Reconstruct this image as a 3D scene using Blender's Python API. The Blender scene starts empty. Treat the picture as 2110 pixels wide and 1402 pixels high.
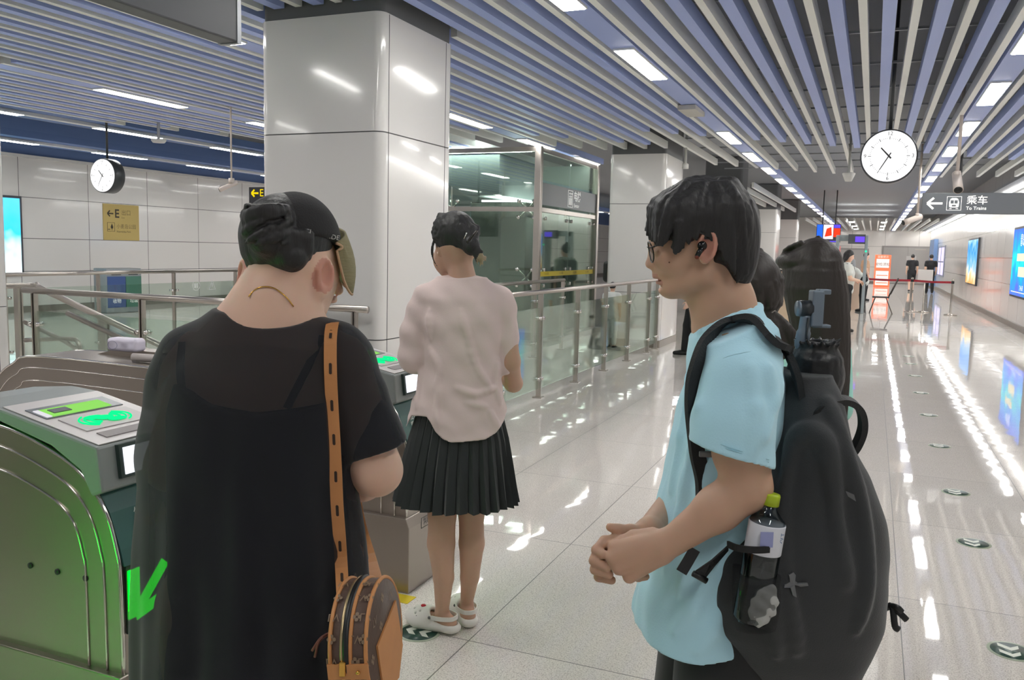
import bpy, bmesh, math, random
import numpy as np
from mathutils import Vector, Matrix, Quaternion
C = bpy.context.scene.collection
PI = math.pi
rnd = random.Random(7)

# ---------------------------------------------------------------- camera
F_PX, YAW, PITCH, ROLL = 1765.30324, -0.395313179, -0.105579814, 0.0234417002
CAM = Vector((0.0, 0.0, 1.55))
_fw = Vector((math.sin(YAW)*math.cos(PITCH), math.cos(YAW)*math.cos(PITCH), math.sin(PITCH)))
_r0 = Vector((math.cos(YAW), -math.sin(YAW), 0.0))
_u0 = _r0.cross(_fw)
_rt = _r0*math.cos(ROLL) + _u0*math.sin(ROLL)
_up = -_r0*math.sin(ROLL) + _u0*math.cos(ROLL)
cd = bpy.data.cameras.new('camera')
cd.sensor_fit = 'HORIZONTAL'; cd.sensor_width = 36.0
cd.lens = 36.0*F_PX/2110.0; cd.clip_start = 0.05; cd.clip_end = 300
cam = bpy.data.objects.new('camera', cd); C.objects.link(cam)
m = Matrix((_rt, _up, -_fw)).transposed().to_4x4(); m.translation = CAM
cam.matrix_world = m
bpy.context.scene.camera = cam

# ---------------------------------------------------------------- world, exposure
sc = bpy.context.scene
sc.view_settings.view_transform = 'Standard'; sc.view_settings.look = 'None'
sc.view_settings.gamma = 1.0; sc.view_settings.use_curve_mapping = False
sc.view_settings.exposure = 0.16
w = bpy.data.worlds.new('world'); sc.world = w; w.use_nodes = True
w.node_tree.nodes['Background'].inputs[0].default_value = (1.0, 0.97, 0.94, 1)
w.node_tree.nodes['Background'].inputs[1].default_value = 0.3
sc.cycles.max_bounces = 9; sc.cycles.diffuse_bounces = 4; sc.cycles.glossy_bounces = 4
sc.cycles.transmission_bounces = 6; sc.cycles.transparent_max_bounces = 16
sc.cycles.caustics_reflective = False; sc.cycles.caustics_refractive = False
sc.cycles.sample_clamp_indirect = 8.0
LIGHT = 29.0          # strength of the ceiling fixtures

# ---------------------------------------------------------------- placing helpers (points in the room)
def ray(x, y):
    return _rt*((x-1055)/F_PX) - _up*((y-701)/F_PX) + _fw
def on_x(x, y, v): d = ray(x, y); return CAM + d*((v-CAM.x)/d.x)
def on_y(x, y, v): d = ray(x, y); return CAM + d*((v-CAM.y)/d.y)
def on_z(x, y, v): d = ray(x, y); return CAM + d*((v-CAM.z)/d.z)
def deep(x, y, dist): return CAM + ray(x, y)*dist

# ---------------------------------------------------------------- materials
def s2l(c):
    if isinstance(c, str):
        c = [int(c[i:i+2], 16)/255 for i in (0, 2, 4)]
    return tuple((x/12.92 if x <= 0.04045 else ((x+0.055)/1.055)**2.4) for x in c)
MATS = {}
def mat(name, col, rough=0.5, metal=0.0, spec=0.5, emit=None, es=0.0, coat=0.0, bump=0.0, bscale=40.0, bstretch=None, alpha=None, trans=0.0, sheen=0.0, sss=0.0, vary=0.0):
    if name in MATS: return MATS[name]
    M = bpy.data.materials.new(name); M.use_nodes = True; nt = M.node_tree; b = nt.nodes['Principled BSDF']
    lc = s2l(col)
    b.inputs['Base Color'].default_value = (*lc, 1)
    b.inputs['Roughness'].default_value = rough; b.inputs['Metallic'].default_value = metal
    b.inputs['Specular IOR Level'].default_value = spec
    b.inputs['Coat Weight'].default_value = coat; b.inputs['Coat Roughness'].default_value = 0.05
    b.inputs['Sheen Weight'].default_value = sheen
    if sss: b.inputs['Subsurface Weight'].default_value = sss; b.inputs['Subsurface Radius'].default_value = (0.012, 0.004, 0.002); b.inputs['Subsurface Scale'].default_value = 1.0
    if trans: b.inputs['Transmission Weight'].default_value = trans
    if emit is not None:
        b.inputs['Emission Color'].default_value = (*s2l(emit), 1); b.inputs['Emission Strength'].default_value = es
    if alpha is not None: b.inputs['Alpha'].default_value = alpha
    if bump or vary:
        tc = nt.nodes.new('ShaderNodeTexCoord'); mp = nt.nodes.new('ShaderNodeMapping')
        if bstretch: mp.inputs['Scale'].default_value = bstretch
        nz = nt.nodes.new('ShaderNodeTexNoise'); nz.inputs['Scale'].default_value = bscale; nz.inputs['Detail'].default_value = 4
        nt.links.new(tc.outputs['Object'], mp.inputs['Vector']); nt.links.new(mp.outputs['Vector'], nz.inputs['Vector'])
        if bump:
            bp = nt.nodes.new('ShaderNodeBump'); bp.inputs['Strength'].default_value = bump; bp.inputs['Distance'].default_value = 0.01
            nt.links.new(nz.outputs['Fac'], bp.inputs['Height']); nt.links.new(bp.outputs['Normal'], b.inputs['Normal'])
        if vary:
            mx = nt.nodes.new('ShaderNodeMix'); mx.data_type = 'RGBA'
            mx.inputs[6].default_value = (*[x*(1-vary) for x in lc], 1); mx.inputs[7].default_value = (*[min(1, x*(1+vary)) for x in lc], 1)
            nt.links.new(nz.outputs['Fac'], mx.inputs[0]); nt.links.new(mx.outputs[2], b.inputs['Base Color'])
    MATS[name] = M
    return M
def glow(name, col, strength):
    if name in MATS: return MATS[name]
    M = bpy.data.materials.new(name); M.use_nodes = True; nt = M.node_tree; nt.nodes.remove(nt.nodes['Principled BSDF'])
    e = nt.nodes.new('ShaderNodeEmission'); e.inputs[0].default_value = (*s2l(col), 1); e.inputs[1].default_value = strength
    nt.links.new(e.outputs[0], nt.nodes['Material Output'].inputs[0]); MATS[name] = M
    return M
def pane(name, tint, gloss=0.12, clear=0.85, rough=0.02):
    """flat architectural glass: clear film with a mirror share that grows at grazing angles"""
    if name in MATS: return MATS[name]
    M = bpy.data.materials.new(name); M.use_nodes = True; nt = M.node_tree; nt.nodes.remove(nt.nodes['Principled BSDF'])
    t = nt.nodes.new('ShaderNodeBsdfTransparent'); t.inputs[0].default_value = (*[x*clear for x in s2l(tint)], 1)
    g = nt.nodes.new('ShaderNodeBsdfGlossy'); g.inputs['Roughness'].default_value = rough; g.inputs[0].default_value = (*s2l(tint), 1)
    lw = nt.nodes.new('ShaderNodeLayerWeight'); lw.inputs[0].default_value = 0.25
    ma = nt.nodes.new('ShaderNodeMath'); ma.operation = 'MULTIPLY_ADD'; ma.inputs[1].default_value = 0.5; ma.inputs[2].default_value = gloss*0.35; ma.use_clamp = True
    nt.links.new(lw.outputs['Fresnel'], ma.inputs[0])
    mx = nt.nodes.new('ShaderNodeMixShader'); nt.links.new(ma.outputs[0], mx.inputs[0]); nt.links.new(t.outputs[0], mx.inputs[1]); nt.links.new(g.outputs[0], mx.inputs[2])
    nt.links.new(mx.outputs[0], nt.nodes['Material Output'].inputs[0]); MATS[name] = M
    return M
def sheer(name, col, cover, sheen=0.3):
    if name in MATS: return MATS[name]
    M = mat(name, col, 0.85, sheen=sheen, spec=0.2); nt = M.node_tree; b = nt.nodes['Principled BSDF']
    t = nt.nodes.new('ShaderNodeBsdfTransparent'); mx = nt.nodes.new('ShaderNodeMixShader'); mx.inputs[0].default_value = cover
    nt.links.new(t.outputs[0], mx.inputs[1]); nt.links.new(b.outputs[0], mx.inputs[2]); nt.links.new(mx.outputs[0], nt.nodes['Material Output'].inputs[0])
    return M

# ---------------------------------------------------------------- object helpers
def tag(o, label=None, cat=None, group=None, kind=None):
    if label: o['label'] = label
    if cat: o['category'] = cat
    if group: o['group'] = group
    if kind: o['kind'] = kind
    return o
def thing(name, label, cat, loc=(0, 0, 0), rotz=0.0, group=None):
    o = bpy.data.objects.new(name, None); C.objects.link(o); o.empty_display_size = 0.1
    o.location = loc; o.rotation_euler = (0, 0, rotz)
    return tag(o, label, cat, group)
def link(name, me, parent=None, mats=None):
    o = bpy.data.objects.new(name, me); C.objects.link(o)
    if mats:
        for x in (mats if isinstance(mats, (list, tuple)) else [mats]): me.materials.append(x)
    if parent is not None: o.parent = parent
    return o
def copy_tree(o, parent=None):
    c = o.copy(); C.objects.link(c)
    if parent is not None: c.parent = parent; c.matrix_parent_inverse = o.matrix_parent_inverse
    for ch in list(o.children): copy_tree(ch, c)
    return c

class MB:
    """collects simple shapes into one mesh"""
    def __init__(s): s.v = []; s.f = []; s.mi = []; s.cur = 0; s.sm = []; s.smooth = False
    def add(s, vs, fs, smooth=None):
        n = len(s.v); s.v += [tuple(v) for v in vs]; s.f += [tuple(i+n for i in f) for f in fs]
        s.mi += [s.cur]*len(fs); s.sm += [s.smooth if smooth is None else smooth]*len(fs); return s
    def m(s, i): s.cur = i; return s
    def box(s, lo, hi, R=None, c=None):
        vs = [Vector((x, y, z)) for x in (lo[0], hi[0]) for y in (lo[1], hi[1]) for z in (lo[2], hi[2])]
        if R is not None:
            cc = Vector(c) if c is not None else (Vector(lo)+Vector(hi))/2
            vs = [R @ (v-cc) + cc for v in vs]
        return s.add(vs, [(0, 1, 3, 2), (4, 6, 7, 5), (0, 4, 5, 1), (2, 3, 7, 6), (0, 2, 6, 4), (1, 5, 7, 3)], False)
    def tube(s, pts, r, n=10, cap=True, flat=None):
        """round tube along points; r may be a list; flat=(dir,k) squashes the section"""
        pts = [Vector(p) for p in pts]; N = len(pts)
        rs = r if isinstance(r, (list, tuple)) else [r]*N
        vs = []; prev = None
        for i, p in enumerate(pts):
            t = (pts[min(i+1, N-1)] - pts[max(i-1, 0)]).normalized()
            if prev is None:
                a = Vector((0, 0, 1)) if abs(t.z) < 0.9 else Vector((1, 0, 0))
                u = t.cross(a).normalized()
            else:
                u = (prev - t*prev.dot(t)).normalized()
            prev = u; v = t.cross(u)
            for k in range(n):
                a = 2*PI*k/n; q = u*math.cos(a)*rs[i] + v*math.sin(a)*rs[i]
                if flat: d = Vector(flat[0]); q = q + d*(q.dot(d))*(flat[1]-1)
                vs.append(p+q)
        fs = [(i*n+k, i*n+(k+1) % n, (i+1)*n+(k+1) % n, (i+1)*n+k) for i in range(N-1) for k in range(n)]
        if cap: fs += [tuple(reversed(range(n))), tuple((N-1)*n+k for k in range(n))]
        return s.add(vs, fs, True)
    def cyl(s, a, b, r, n=20, r2=None): return s.tube([a, b], [r, r if r2 is None else r2], n)
    def ext(s, poly, axis, a, b):
        """extrude a 2-D polygon along an axis: x -> (y,z), y -> (x,z), z -> (x,y)"""
        def P(p, t): return (t, p[0], p[1]) if axis == 'x' else (p[0], t, p[1]) if axis == 'y' else (p[0], p[1], t)
        n = len(poly); vs = [P(p, a) for p in poly] + [P(p, b) for p in poly]
        return s.add(vs, [tuple(range(n)), tuple(reversed(range(n, 2*n)))] + [(i, (i+1) % n, n+(i+1) % n, n+i) for i in range(n)], False)
    def loft(s, rings, cap=True, closed=True, smooth=True):
        n = len(rings[0]); vs = [p for r in rings for p in r]
        fs = [(i*n+k, i*n+(k+1) % n, (i+1)*n+(k+1) % n, (i+1)*n+k) for i in range(len(rings)-1) for k in range(n if closed else n-1)]
        if cap: fs += [tuple(reversed(range(n))), tuple((len(rings)-1)*n+k for k in range(n))]
        return s.add(vs, fs, smooth)
    def lathe(s, prof, c=(0, 0, 0), n=24, axis=None):
        R = Vector((0, 0, 1)).rotation_difference(Vector(axis)) if axis is not None else None
        rings = []
        for r, z in prof:
            ring = [Vector((r*math.cos(2*PI*k/n), r*math.sin(2*PI*k/n), z)) for k in range(n)]
            if R is not None: ring = [R @ q for q in ring]
            rings.append([q+Vector(c) for q in ring])
        return s.loft(rings)
    def ball(s, c, r, n=12, R=None):
        r = (r, r, r) if not isinstance(r, (list, tuple)) else r
        rings = []
        for i in range(n+1):
            t = PI*i/n; rr = max(math.sin(t), 1e-3)
            ring = [Vector((r[0]*rr*math.cos(2*PI*k/(2*n)), r[1]*rr*math.sin(2*PI*k/(2*n)), -r[2]*math.cos(t))) for k in range(2*n)]
            if R is not None: ring = [R @ q for q in ring]
            rings.append([q+Vector(c) for q in ring])
        return s.loft(rings)
    def ribbon(s, pts, width, dirs, thick=0.003):
        """flat strap along pts; dirs = across directions (one or per point)"""
        pts = [Vector(p) for p in pts]; N = len(pts); rings = []
        for i, p in enumerate(pts):
            t = (pts[min(i+1, N-1)] - pts[max(i-1, 0)]).normalized()
            d = Vector(dirs[i] if isinstance(dirs, list) else dirs); d = (d - t*d.dot(t)).normalized(); n_ = t.cross(d)
            w_ = width[i] if isinstance(width, (list, tuple)) else width
            rings.append([p+d*w_/2+n_*thick/2, p-d*w_/2+n_*thick/2, p-d*w_/2-n_*thick/2, p+d*w_/2-n_*thick/2])
        return s.loft(rings, smooth=False)
    def build(s, name, mats=None, parent=None, bevel=0.0, segs=2):
        me = bpy.data.meshes.new(name); me.from_pydata(s.v, [], s.f); me.update()
        for p, i, k in zip(me.polygons, s.mi, s.sm): p.material_index = i; p.use_smooth = k
        bm = bmesh.new(); bm.from_mesh(me); bmesh.ops.recalc_face_normals(bm, faces=bm.faces); bm.to_mesh(me); bm.free()
        o = link(name, me, parent, mats)
        if bevel:
            b = o.modifiers.new('bevel', 'BEVEL'); b.width = bevel; b.segments = segs; b.limit_method = 'ANGLE'; b.angle_limit = 0.7; b.harden_normals = False
        return o
def solid(name, lo, hi, m_, parent=None, bevel=0.0): return MB().box(lo, hi).build(name, m_, parent, bevel)
def text(name, body, size, mt, o=(0, 0, 0), ux=(1, 0, 0), uy=(0, 0, 1), parent=None, thick=0.002, align='CENTER', sx=1.0, bold=0.0):
    """raised lettering: o = anchor, ux = reading direction, uy = up"""
    cu = bpy.data.curves.new(name, 'FONT'); cu.body = body; cu.size = size; cu.align_x = align; cu.align_y = 'CENTER'
    cu.extrude = 0.0; cu.offset = bold; cu.resolution_u = 3
    ob = bpy.data.objects.new(name, cu); C.objects.link(ob)
    dg = bpy.context.evaluated_depsgraph_get(); me = bpy.data.meshes.new_from_object(ob.evaluated_get(dg))
    bpy.data.objects.remove(ob); bpy.data.curves.remove(cu)
    X = Vector(ux).normalized(); Y = Vector(uy).normalized(); Z = X.cross(Y)
    M = Matrix((X*sx, Y, Z)).transposed().to_4x4(); M.translation = Vector(o) + Z*thick
    me.transform(M); me.materials.clear()
    return link(name, me, parent, mt)

# ---------------------------------------------------------------- solid modelling by distance fields (people, clothes, soft things)
import openvdb
def V3(p): return np.array(p, dtype=np.float32)
class Field:
    def __init__(s, lo, hi, vox):
        s.lo = V3(lo); s.vox = vox; s.n = [int(math.ceil((hi[i]-lo[i])/vox))+1 for i in range(3)]
        s.a = np.full(s.n, 0.25, np.float32)
        s.ax = [s.lo[i] + np.arange(s.n[i], dtype=np.float32)*vox for i in range(3)]
    def win(s, lo, hi):
        i0 = [max(0, int((lo[i]-s.lo[i])/s.vox)) for i in range(3)]; i1 = [min(s.n[i], int((hi[i]-s.lo[i])/s.vox)+2) for i in range(3)]
        if any(i1[i] <= i0[i] for i in range(3)): return None
        return tuple(slice(i0[i], i1[i]) for i in range(3))
    def xyz(s, sl): return s.ax[0][sl[0]][:, None, None], s.ax[1][sl[1]][None, :, None], s.ax[2][sl[2]][None, None, :]
    def op(s, prim, k=0.0, mode='u'):
        fn, lo, hi = prim; pad = k + 2.5*s.vox
        sl = s.win([q-pad for q in lo], [q+pad for q in hi])
        if sl is None: return s
        d = fn(*s.xyz(sl)).astype(np.float32); a = s.a[sl]
        if mode == 's': d = -d
        if mode == 'u':
            r = np.minimum(a, d)
            if k > 0: h = np.maximum(k-np.abs(a-d), 0)/k; r = r - h*h*k*0.25
        else:
            r = np.maximum(a, d)
            if k > 0: h = np.maximum(k-np.abs(a-d), 0)/k; r = r + h*h*k*0.25
        s.a[sl] = r; return s
    def sub(s, prim, k=0.0): return s.op(prim, k, 's')
    def keep(s, fn, k=0.0):
        """keep only where fn < 0 (whole field)"""
        d = fn(*s.xyz((slice(None),)*3)).astype(np.float32)
        d = np.broadcast_to(d, s.a.shape); a = s.a; r = np.maximum(a, d)
        if k > 0: h = np.maximum(k-np.abs(a-d), 0)/k; r = r + h*h*k*0.25
        s.a = np.ascontiguousarray(r, dtype=np.float32); return s
    def disp(s, fn): s.a = (s.a + fn(*s.xyz((slice(None),)*3))).astype(np.float32); return s
    def build(s, name, mats=None, parent=None, face_mat=None, relax=0):
        s.a[[0, -1]] = np.maximum(s.a[[0, -1]], 0.01); s.a[:, [0, -1]] = np.maximum(s.a[:, [0, -1]], 0.01); s.a[:, :, [0, -1]] = np.maximum(s.a[:, :, [0, -1]], 0.01)
        g = openvdb.FloatGrid(0.25); g.copyFromArray(np.ascontiguousarray(np.clip(s.a, -0.05, 0.25)))
        pts, quads = g.convertToQuads(isovalue=0.0)
        pts = pts.astype(np.float32)*s.vox + s.lo
        if relax:
            for _ in range(relax):
                acc = np.zeros_like(pts); cnt = np.zeros(len(pts), np.float32)
                for e in ((0, 1), (1, 2), (2, 3), (3, 0)):
                    i, j = quads[:, e[0]], quads[:, e[1]]
                    np.add.at(acc, i, pts[j]); np.add.at(acc, j, pts[i]); np.add.at(cnt, i, 1); np.add.at(cnt, j, 1)
                pts = pts*0.45 + 0.55*acc/np.maximum(cnt, 1)[:, None]
        me = bpy.data.meshes.new(name); nq = len(quads)
        me.vertices.add(len(pts)); me.vertices.foreach_set('co', pts.ravel())
        me.loops.add(nq*4); q = quads[:, ::-1].astype(np.int32); me.loops.foreach_set('vertex_index', q.ravel())
        me.polygons.add(nq); me.polygons.foreach_set('loop_start', np.arange(nq, dtype=np.int32)*4)
        if hasattr(me.polygons[0] if nq else None, 'loop_total'):
            try: me.polygons.foreach_set('loop_total', np.full(nq, 4, np.int32))
            except Exception: pass
        me.polygons.foreach_set('use_smooth', np.ones(nq, bool))
        if face_mat is not None:
            fc = pts[q].mean(axis=1); me.polygons.foreach_set('material_index', face_mat(fc[:, 0], fc[:, 1], fc[:, 2]).astype(np.int32))
        me.update(calc_edges=True); me.validate()
        return link(name, me, parent, mats)
def cone(a, b, ra, rb=None, flat=None):
    """rounded cone a-b; flat=(dir, k): k>1 thins the section along dir"""
    rb = ra if rb is None else rb; a = V3(a); b = V3(b); ab = b-a; L2 = float(ab @ ab)+1e-9
    R = max(ra, rb); lo = np.minimum(a, b)-R; hi = np.maximum(a, b)+R
    if flat is not None:
        fd = V3(flat[0]); fd = fd/np.linalg.norm(fd); fk = flat[1]
    def fn(x, y, z):
        px, py, pz = x-a[0], y-a[1], z-a[2]
        t = np.clip((px*ab[0]+py*ab[1]+pz*ab[2])/L2, 0, 1)
        px = px-t*ab[0]; py = py-t*ab[1]; pz = pz-t*ab[2]
        if flat is not None:
            q = (px*fd[0]+py*fd[1]+pz*fd[2])*(fk-1); px = px+q*fd[0]; py = py+q*fd[1]; pz = pz+q*fd[2]
        return (np.sqrt(px*px+py*py+pz*pz)-(ra+(rb-ra)*t))*(1.0 if flat is None or fk <= 1 else 1.0/math.sqrt(fk))
    return fn, lo, hi
def ell(c, r, R=None):
    c = V3(c); r = V3(r); m_ = None if R is None else np.array(R.to_3x3() if hasattr(R, 'to_3x3') else R, dtype=np.float32).T
    if m_ is None: ext = r
    else: ext = np.sqrt(((np.array(m_).T*r[None, :])**2).sum(axis=1))
    def fn(x, y, z):
        px, py, pz = x-c[0], y-c[1], z-c[2]
        if m_ is not None: px, py, pz = (m_[0, 0]*px+m_[0, 1]*py+m_[0, 2]*pz, m_[1, 0]*px+m_[1, 1]*py+m_[1, 2]*pz, m_[2, 0]*px+m_[2, 1]*py+m_[2, 2]*pz)
        k0 = np.sqrt((px/r[0])**2+(py/r[1])**2+(pz/r[2])**2); k1 = np.sqrt((px/r[0]**2)**2+(py/r[1]**2)**2+(pz/r[2]**2)**2)
        return k0*(k0-1)/np.maximum(k1, 1e-6)
    return fn, c-ext, c+ext
def rbox(c, h, rad=0.01, R=None):
    c = V3(c); h = V3(h); m_ = None if R is None else np.array(R.to_3x3() if hasattr(R, 'to_3x3') else R, dtype=np.float32).T
    ext = h if m_ is None else np.abs(m_.T) @ h
    def fn(x, y, z):
        px, py, pz = x-c[0], y-c[1], z-c[2]
        if m_ is not None: px, py, pz = (m_[0, 0]*px+m_[0, 1]*py+m_[0, 2]*pz, m_[1, 0]*px+m_[1, 1]*py+m_[1, 2]*pz, m_[2, 0]*px+m_[2, 1]*py+m_[2, 2]*pz)
        qx, qy, qz = np.abs(px)-h[0]+rad, np.abs(py)-h[1]+rad, np.abs(pz)-h[2]+rad
        return np.sqrt(np.maximum(qx, 0)**2+np.maximum(qy, 0)**2+np.maximum(qz, 0)**2)+np.minimum(np.maximum(qx, np.maximum(qy, qz)), 0)-rad
    return fn, c-ext, c+ext
def stack(secs, p=2.0, ease=True):
    """upright body from sections (z, cx, cy, rx, ry), low to high"""
    S = np.array(sorted(secs), dtype=np.float32); z0, z1 = S[0, 0], S[-1, 0]
    lo = np.array([(S[:, 1]-S[:, 3]).min(), (S[:, 2]-S[:, 4]).min(), z0]); hi = np.array([(S[:, 1]+S[:, 3]).max(), (S[:, 2]+S[:, 4]).max(), z1])
    zz = np.linspace(z0, z1, 240); cols = []
    for i in range(1, 5):
        c = np.interp(zz, S[:, 0], S[:, i])
        if ease:
            kern = np.hanning(15); kern /= kern.sum(); c = np.convolve(np.pad(c, 7, mode='edge'), kern, mode='valid')
        cols.append(c.astype(np.float32))
    def fn(x, y, z):
        zc = z.ravel(); cx, cy, rx, ry = [np.interp(zc, zz, c).astype(np.float32)[None, None, :] for c in cols]
        ux = np.abs(x-cx)/rx; uy = np.abs(y-cy)/ry
        k0 = (ux**p+uy**p)**(1.0/p); d = (k0-1)*np.minimum(rx, ry)*np.where(k0 > 1, 1.0, 1.0)
        dz = np.maximum(z0-z, z-z1)
        return np.maximum(d, dz)
    return fn, lo, hi
def chain(fl, pts, rs, k=0.0, flat=None, mode='u'):
    for i in range(len(pts)-1): fl.op(cone(pts[i], pts[i+1], rs[i], rs[i+1], flat), k, mode)
    return fl
def bez(pts, n=8):
    """smooth curve through points (Catmull-Rom)"""
    P = [Vector(p) for p in pts]; P = [P[0]*2-P[1]] + P + [P[-1]*2-P[-2]]; out = []
    for i in range(1, len(P)-2):
        for j in range(n):
            t = j/n
            out.append(0.5*((2*P[i]) + (P[i+1]-P[i-1])*t + (2*P[i-1]-5*P[i]+4*P[i+1]-P[i+2])*t*t + (3*P[i]-P[i-1]-3*P[i+1]+P[i+2])*t**3))
    out.append(P[-2]); return out
# ================================================================ the setting
WHITE = mat('white_panel', 'e6e4e1', 0.14, spec=0.5, coat=0.3)
DARK = mat('dark_grey', '3a3c3e', 0.5)
STEEL = mat('brushed_steel', 'b9b2ab', 0.28, 1.0)
CHROME = mat('polished_steel', 'd8d4cf', 0.12, 1.0)
BLACK = mat('black_plastic', '1a1b1c', 0.4)
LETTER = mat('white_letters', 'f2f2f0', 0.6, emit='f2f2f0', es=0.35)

def floor_mat():
    M = bpy.data.materials.new('polished_granite'); M.use_nodes = True; nt = M.node_tree; b = nt.nodes['Principled BSDF']; N = nt.nodes.new; L = nt.links.new
    tc = N('ShaderNodeTexCoord'); sp = N('ShaderNodeSeparateXYZ'); L(tc.outputs['Object'], sp.inputs[0])
    def math_(op, a, b_=None, c=None):
        q = N('ShaderNodeMath'); q.operation = op
        for i, v in enumerate((a, b_, c)):
            if v is None: continue
            if isinstance(v, (int, float)): q.inputs[i].default_value = v
            else: L(v, q.inputs[i])
        return q.outputs[0]
    def line(src, off, period, half):
        t = math_('FRACT', math_('DIVIDE', math_('SUBTRACT', src, off), period))
        return math_('GREATER_THAN', math_('ABSOLUTE', math_('SUBTRACT', t, 0.5)), 0.5-half/period)
    lx = line(sp.outputs[0], -1.387, 0.795, 0.0022); ly = line(sp.outputs[1], 5.45, 1.25, 0.0022)
    ln = math_('MAXIMUM', lx, ly)
    nz = N('ShaderNodeTexNoise'); nz.inputs['Scale'].default_value = 160; nz.inputs['Detail'].default_value = 3; L(tc.outputs['Object'], nz.inputs['Vector'])
    vo = N('ShaderNodeTexVoronoi'); vo.inputs['Scale'].default_value = 220; L(tc.outputs['Object'], vo.inputs['Vector'])
    big = N('ShaderNodeTexNoise'); big.inputs['Scale'].default_value = 1.3; L(tc.outputs['Object'], big.inputs['Vector'])
    # each slab a little different
    fx = math_('FLOOR', math_('DIVIDE', math_('SUBTRACT', sp.outputs[0], -1.387), 0.795)); fy = math_('FLOOR', math_('DIVIDE', math_('SUBTRACT', sp.outputs[1], 5.45), 1.25))
    cb = N('ShaderNodeCombineXYZ'); L(fx, cb.inputs[0]); L(fy, cb.inputs[1]); wn = N('ShaderNodeTexWhiteNoise'); wn.noise_dimensions = '2D'; L(cb.outputs[0], wn.inputs['Vector'])
    cr = N('ShaderNodeValToRGB'); L(math_('ADD', math_('MULTIPLY', nz.outputs['Fac'], 0.8), math_('MULTIPLY', vo.outputs['Distance'], 0.35)), cr.inputs[0])
    e = cr.color_ramp.elements; e[0].position = 0.36; e[0].color = (*s2l('b8afa8'), 1); e[1].position = 0.62; e[1].color = (*s2l('ece5de'), 1)
    hs = N('ShaderNodeHueSaturation'); L(cr.outputs[0], hs.inputs['Color']); L(math_('ADD', math_('MULTIPLY', wn.outputs[0], 0.07), 0.96), hs.inputs['Value'])
    mx = N('ShaderNodeMix'); mx.data_type = 'RGBA'; L(ln, mx.inputs[0]); L(hs.outputs[0], mx.inputs[6]); mx.inputs[7].default_value = (*s2l('615d58'), 1)
    L(mx.outputs[2], b.inputs['Base Color'])
    L(math_('ADD', math_('MULTIPLY', ln, 0.3), math_('ADD', math_('MULTIPLY', big.outputs['Fac'], 0.03), 0.015)), b.inputs['Roughness'])
    b.inputs['Specular IOR Level'].default_value = 0.5; b.inputs['Coat Weight'].default_value = 0.1; b.inputs['Coat Roughness'].default_value = 0.03
    wv = N('ShaderNodeTexNoise'); wv.inputs['Scale'].default_value = 3.2; wv.inputs['Detail'].default_value = 1; L(tc.outputs['Object'], wv.inputs['Vector'])
    bp = N('ShaderNodeBump'); bp.inputs['Strength'].default_value = 0.10; bp.inputs['Distance'].default_value = 0.012
    L(math_('SUBTRACT', math_('ADD', wv.outputs['Fac'], math_('MULTIPLY', wn.outputs[0], 0.25)), math_('MULTIPLY', ln, 0.3)), bp.inputs['Height'])
    L(bp.outputs[0], b.inputs['Normal']); L(bp.outputs[0], b.inputs['Coat Normal'])
    return M
FAR = 58.0
solid('floor', (-17, -6, -0.2), (4.5, FAR+1, 0), floor_mat())['kind'] = 'structure'
solid('ceiling', (-17, -6, 4.0), (4.5, FAR+1, 4.2), mat('dark_plenum', '8f9296', 0.9))['kind'] = 'structure'

def panel_wall_mat(name, axis, vs, hs, col='e2dfdc', rough=0.16):
    """glossy enamel panels: vertical seams every vs=(offset, period), level seams at hs"""
    M = mat(name, col, rough, coat=0.35, spec=0.5); nt = M.node_tree; b = nt.nodes['Principled BSDF']; N = nt.nodes.new; L = nt.links.new
    tc = N('ShaderNodeTexCoord'); sp = N('ShaderNodeSeparateXYZ'); L(tc.outputs['Object'], sp.inputs[0])
    def q(op, a, b_):
        k = N('ShaderNodeMath'); k.operation = op
        for i, v in enumerate((a, b_)):
            if isinstance(v, (int, float)): k.inputs[i].default_value = v
            else: L(v, k.inputs[i])
        return k.outputs[0]
    t = q('FRACT', q('DIVIDE', q('SUBTRACT', sp.outputs[axis], vs[0]), vs[1]), 0)
    ln = q('GREATER_THAN', q('ABSOLUTE', q('SUBTRACT', t, 0.5), 0), 0.5-0.007/vs[1])
    for h in hs: ln = q('MAXIMUM', ln, q('LESS_THAN', q('ABSOLUTE', q('SUBTRACT', sp.outputs[2], h), 0), 0.007))
    mx = N('ShaderNodeMix'); mx.data_type = 'RGBA'; L(ln, mx.inputs[0]); mx.inputs[6].default_value = (*s2l(col), 1); mx.inputs[7].default_value = (*s2l('6d6c6b'), 1)
    L(mx.outputs[2], b.inputs['Base Color'])
    nz = N('ShaderNodeTexNoise'); nz.inputs['Scale'].default_value = 1.5; L(tc.outputs['Object'], nz.inputs['Vector'])
    bp = N('ShaderNodeBump'); bp.inputs['Strength'].default_value = 0.08; bp.inputs['Distance'].default_value = 0.02; L(nz.outputs['Fac'], bp.inputs['Height']); L(bp.outputs[0], b.inputs['Normal'])
    return M
def wall(name, lo, hi, m_):
    o = solid(name, lo, hi, m_); o['kind'] = 'structure'; return o
wall('wall_right', (3.1, -6, 0), (3.4, FAR, 4.0), panel_wall_mat('enamel_wall_right', 1, (2.2, 1.45), (0.98, 1.62, 2.36)))
wall('wall_left', (-16.6, -6, 0), (-16.3, FAR, 3.22), panel_wall_mat('enamel_wall_left', 1, (12.52, 1.7), (0.85, 1.54, 2.39), 'dedcd9'))
wall('wall_left_upper', (-16.6, -6, 3.24), (-16.3, FAR, 4.0), mat('blue_fascia', '6580b4', 0.5))
wall('wall_far', (-16.6, FAR, 0), (3.4, FAR+0.3, 4.0), panel_wall_mat('enamel_wall_far', 0, (0.6, 1.9), (0.98, 2.25), 'e2deda'))
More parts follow.
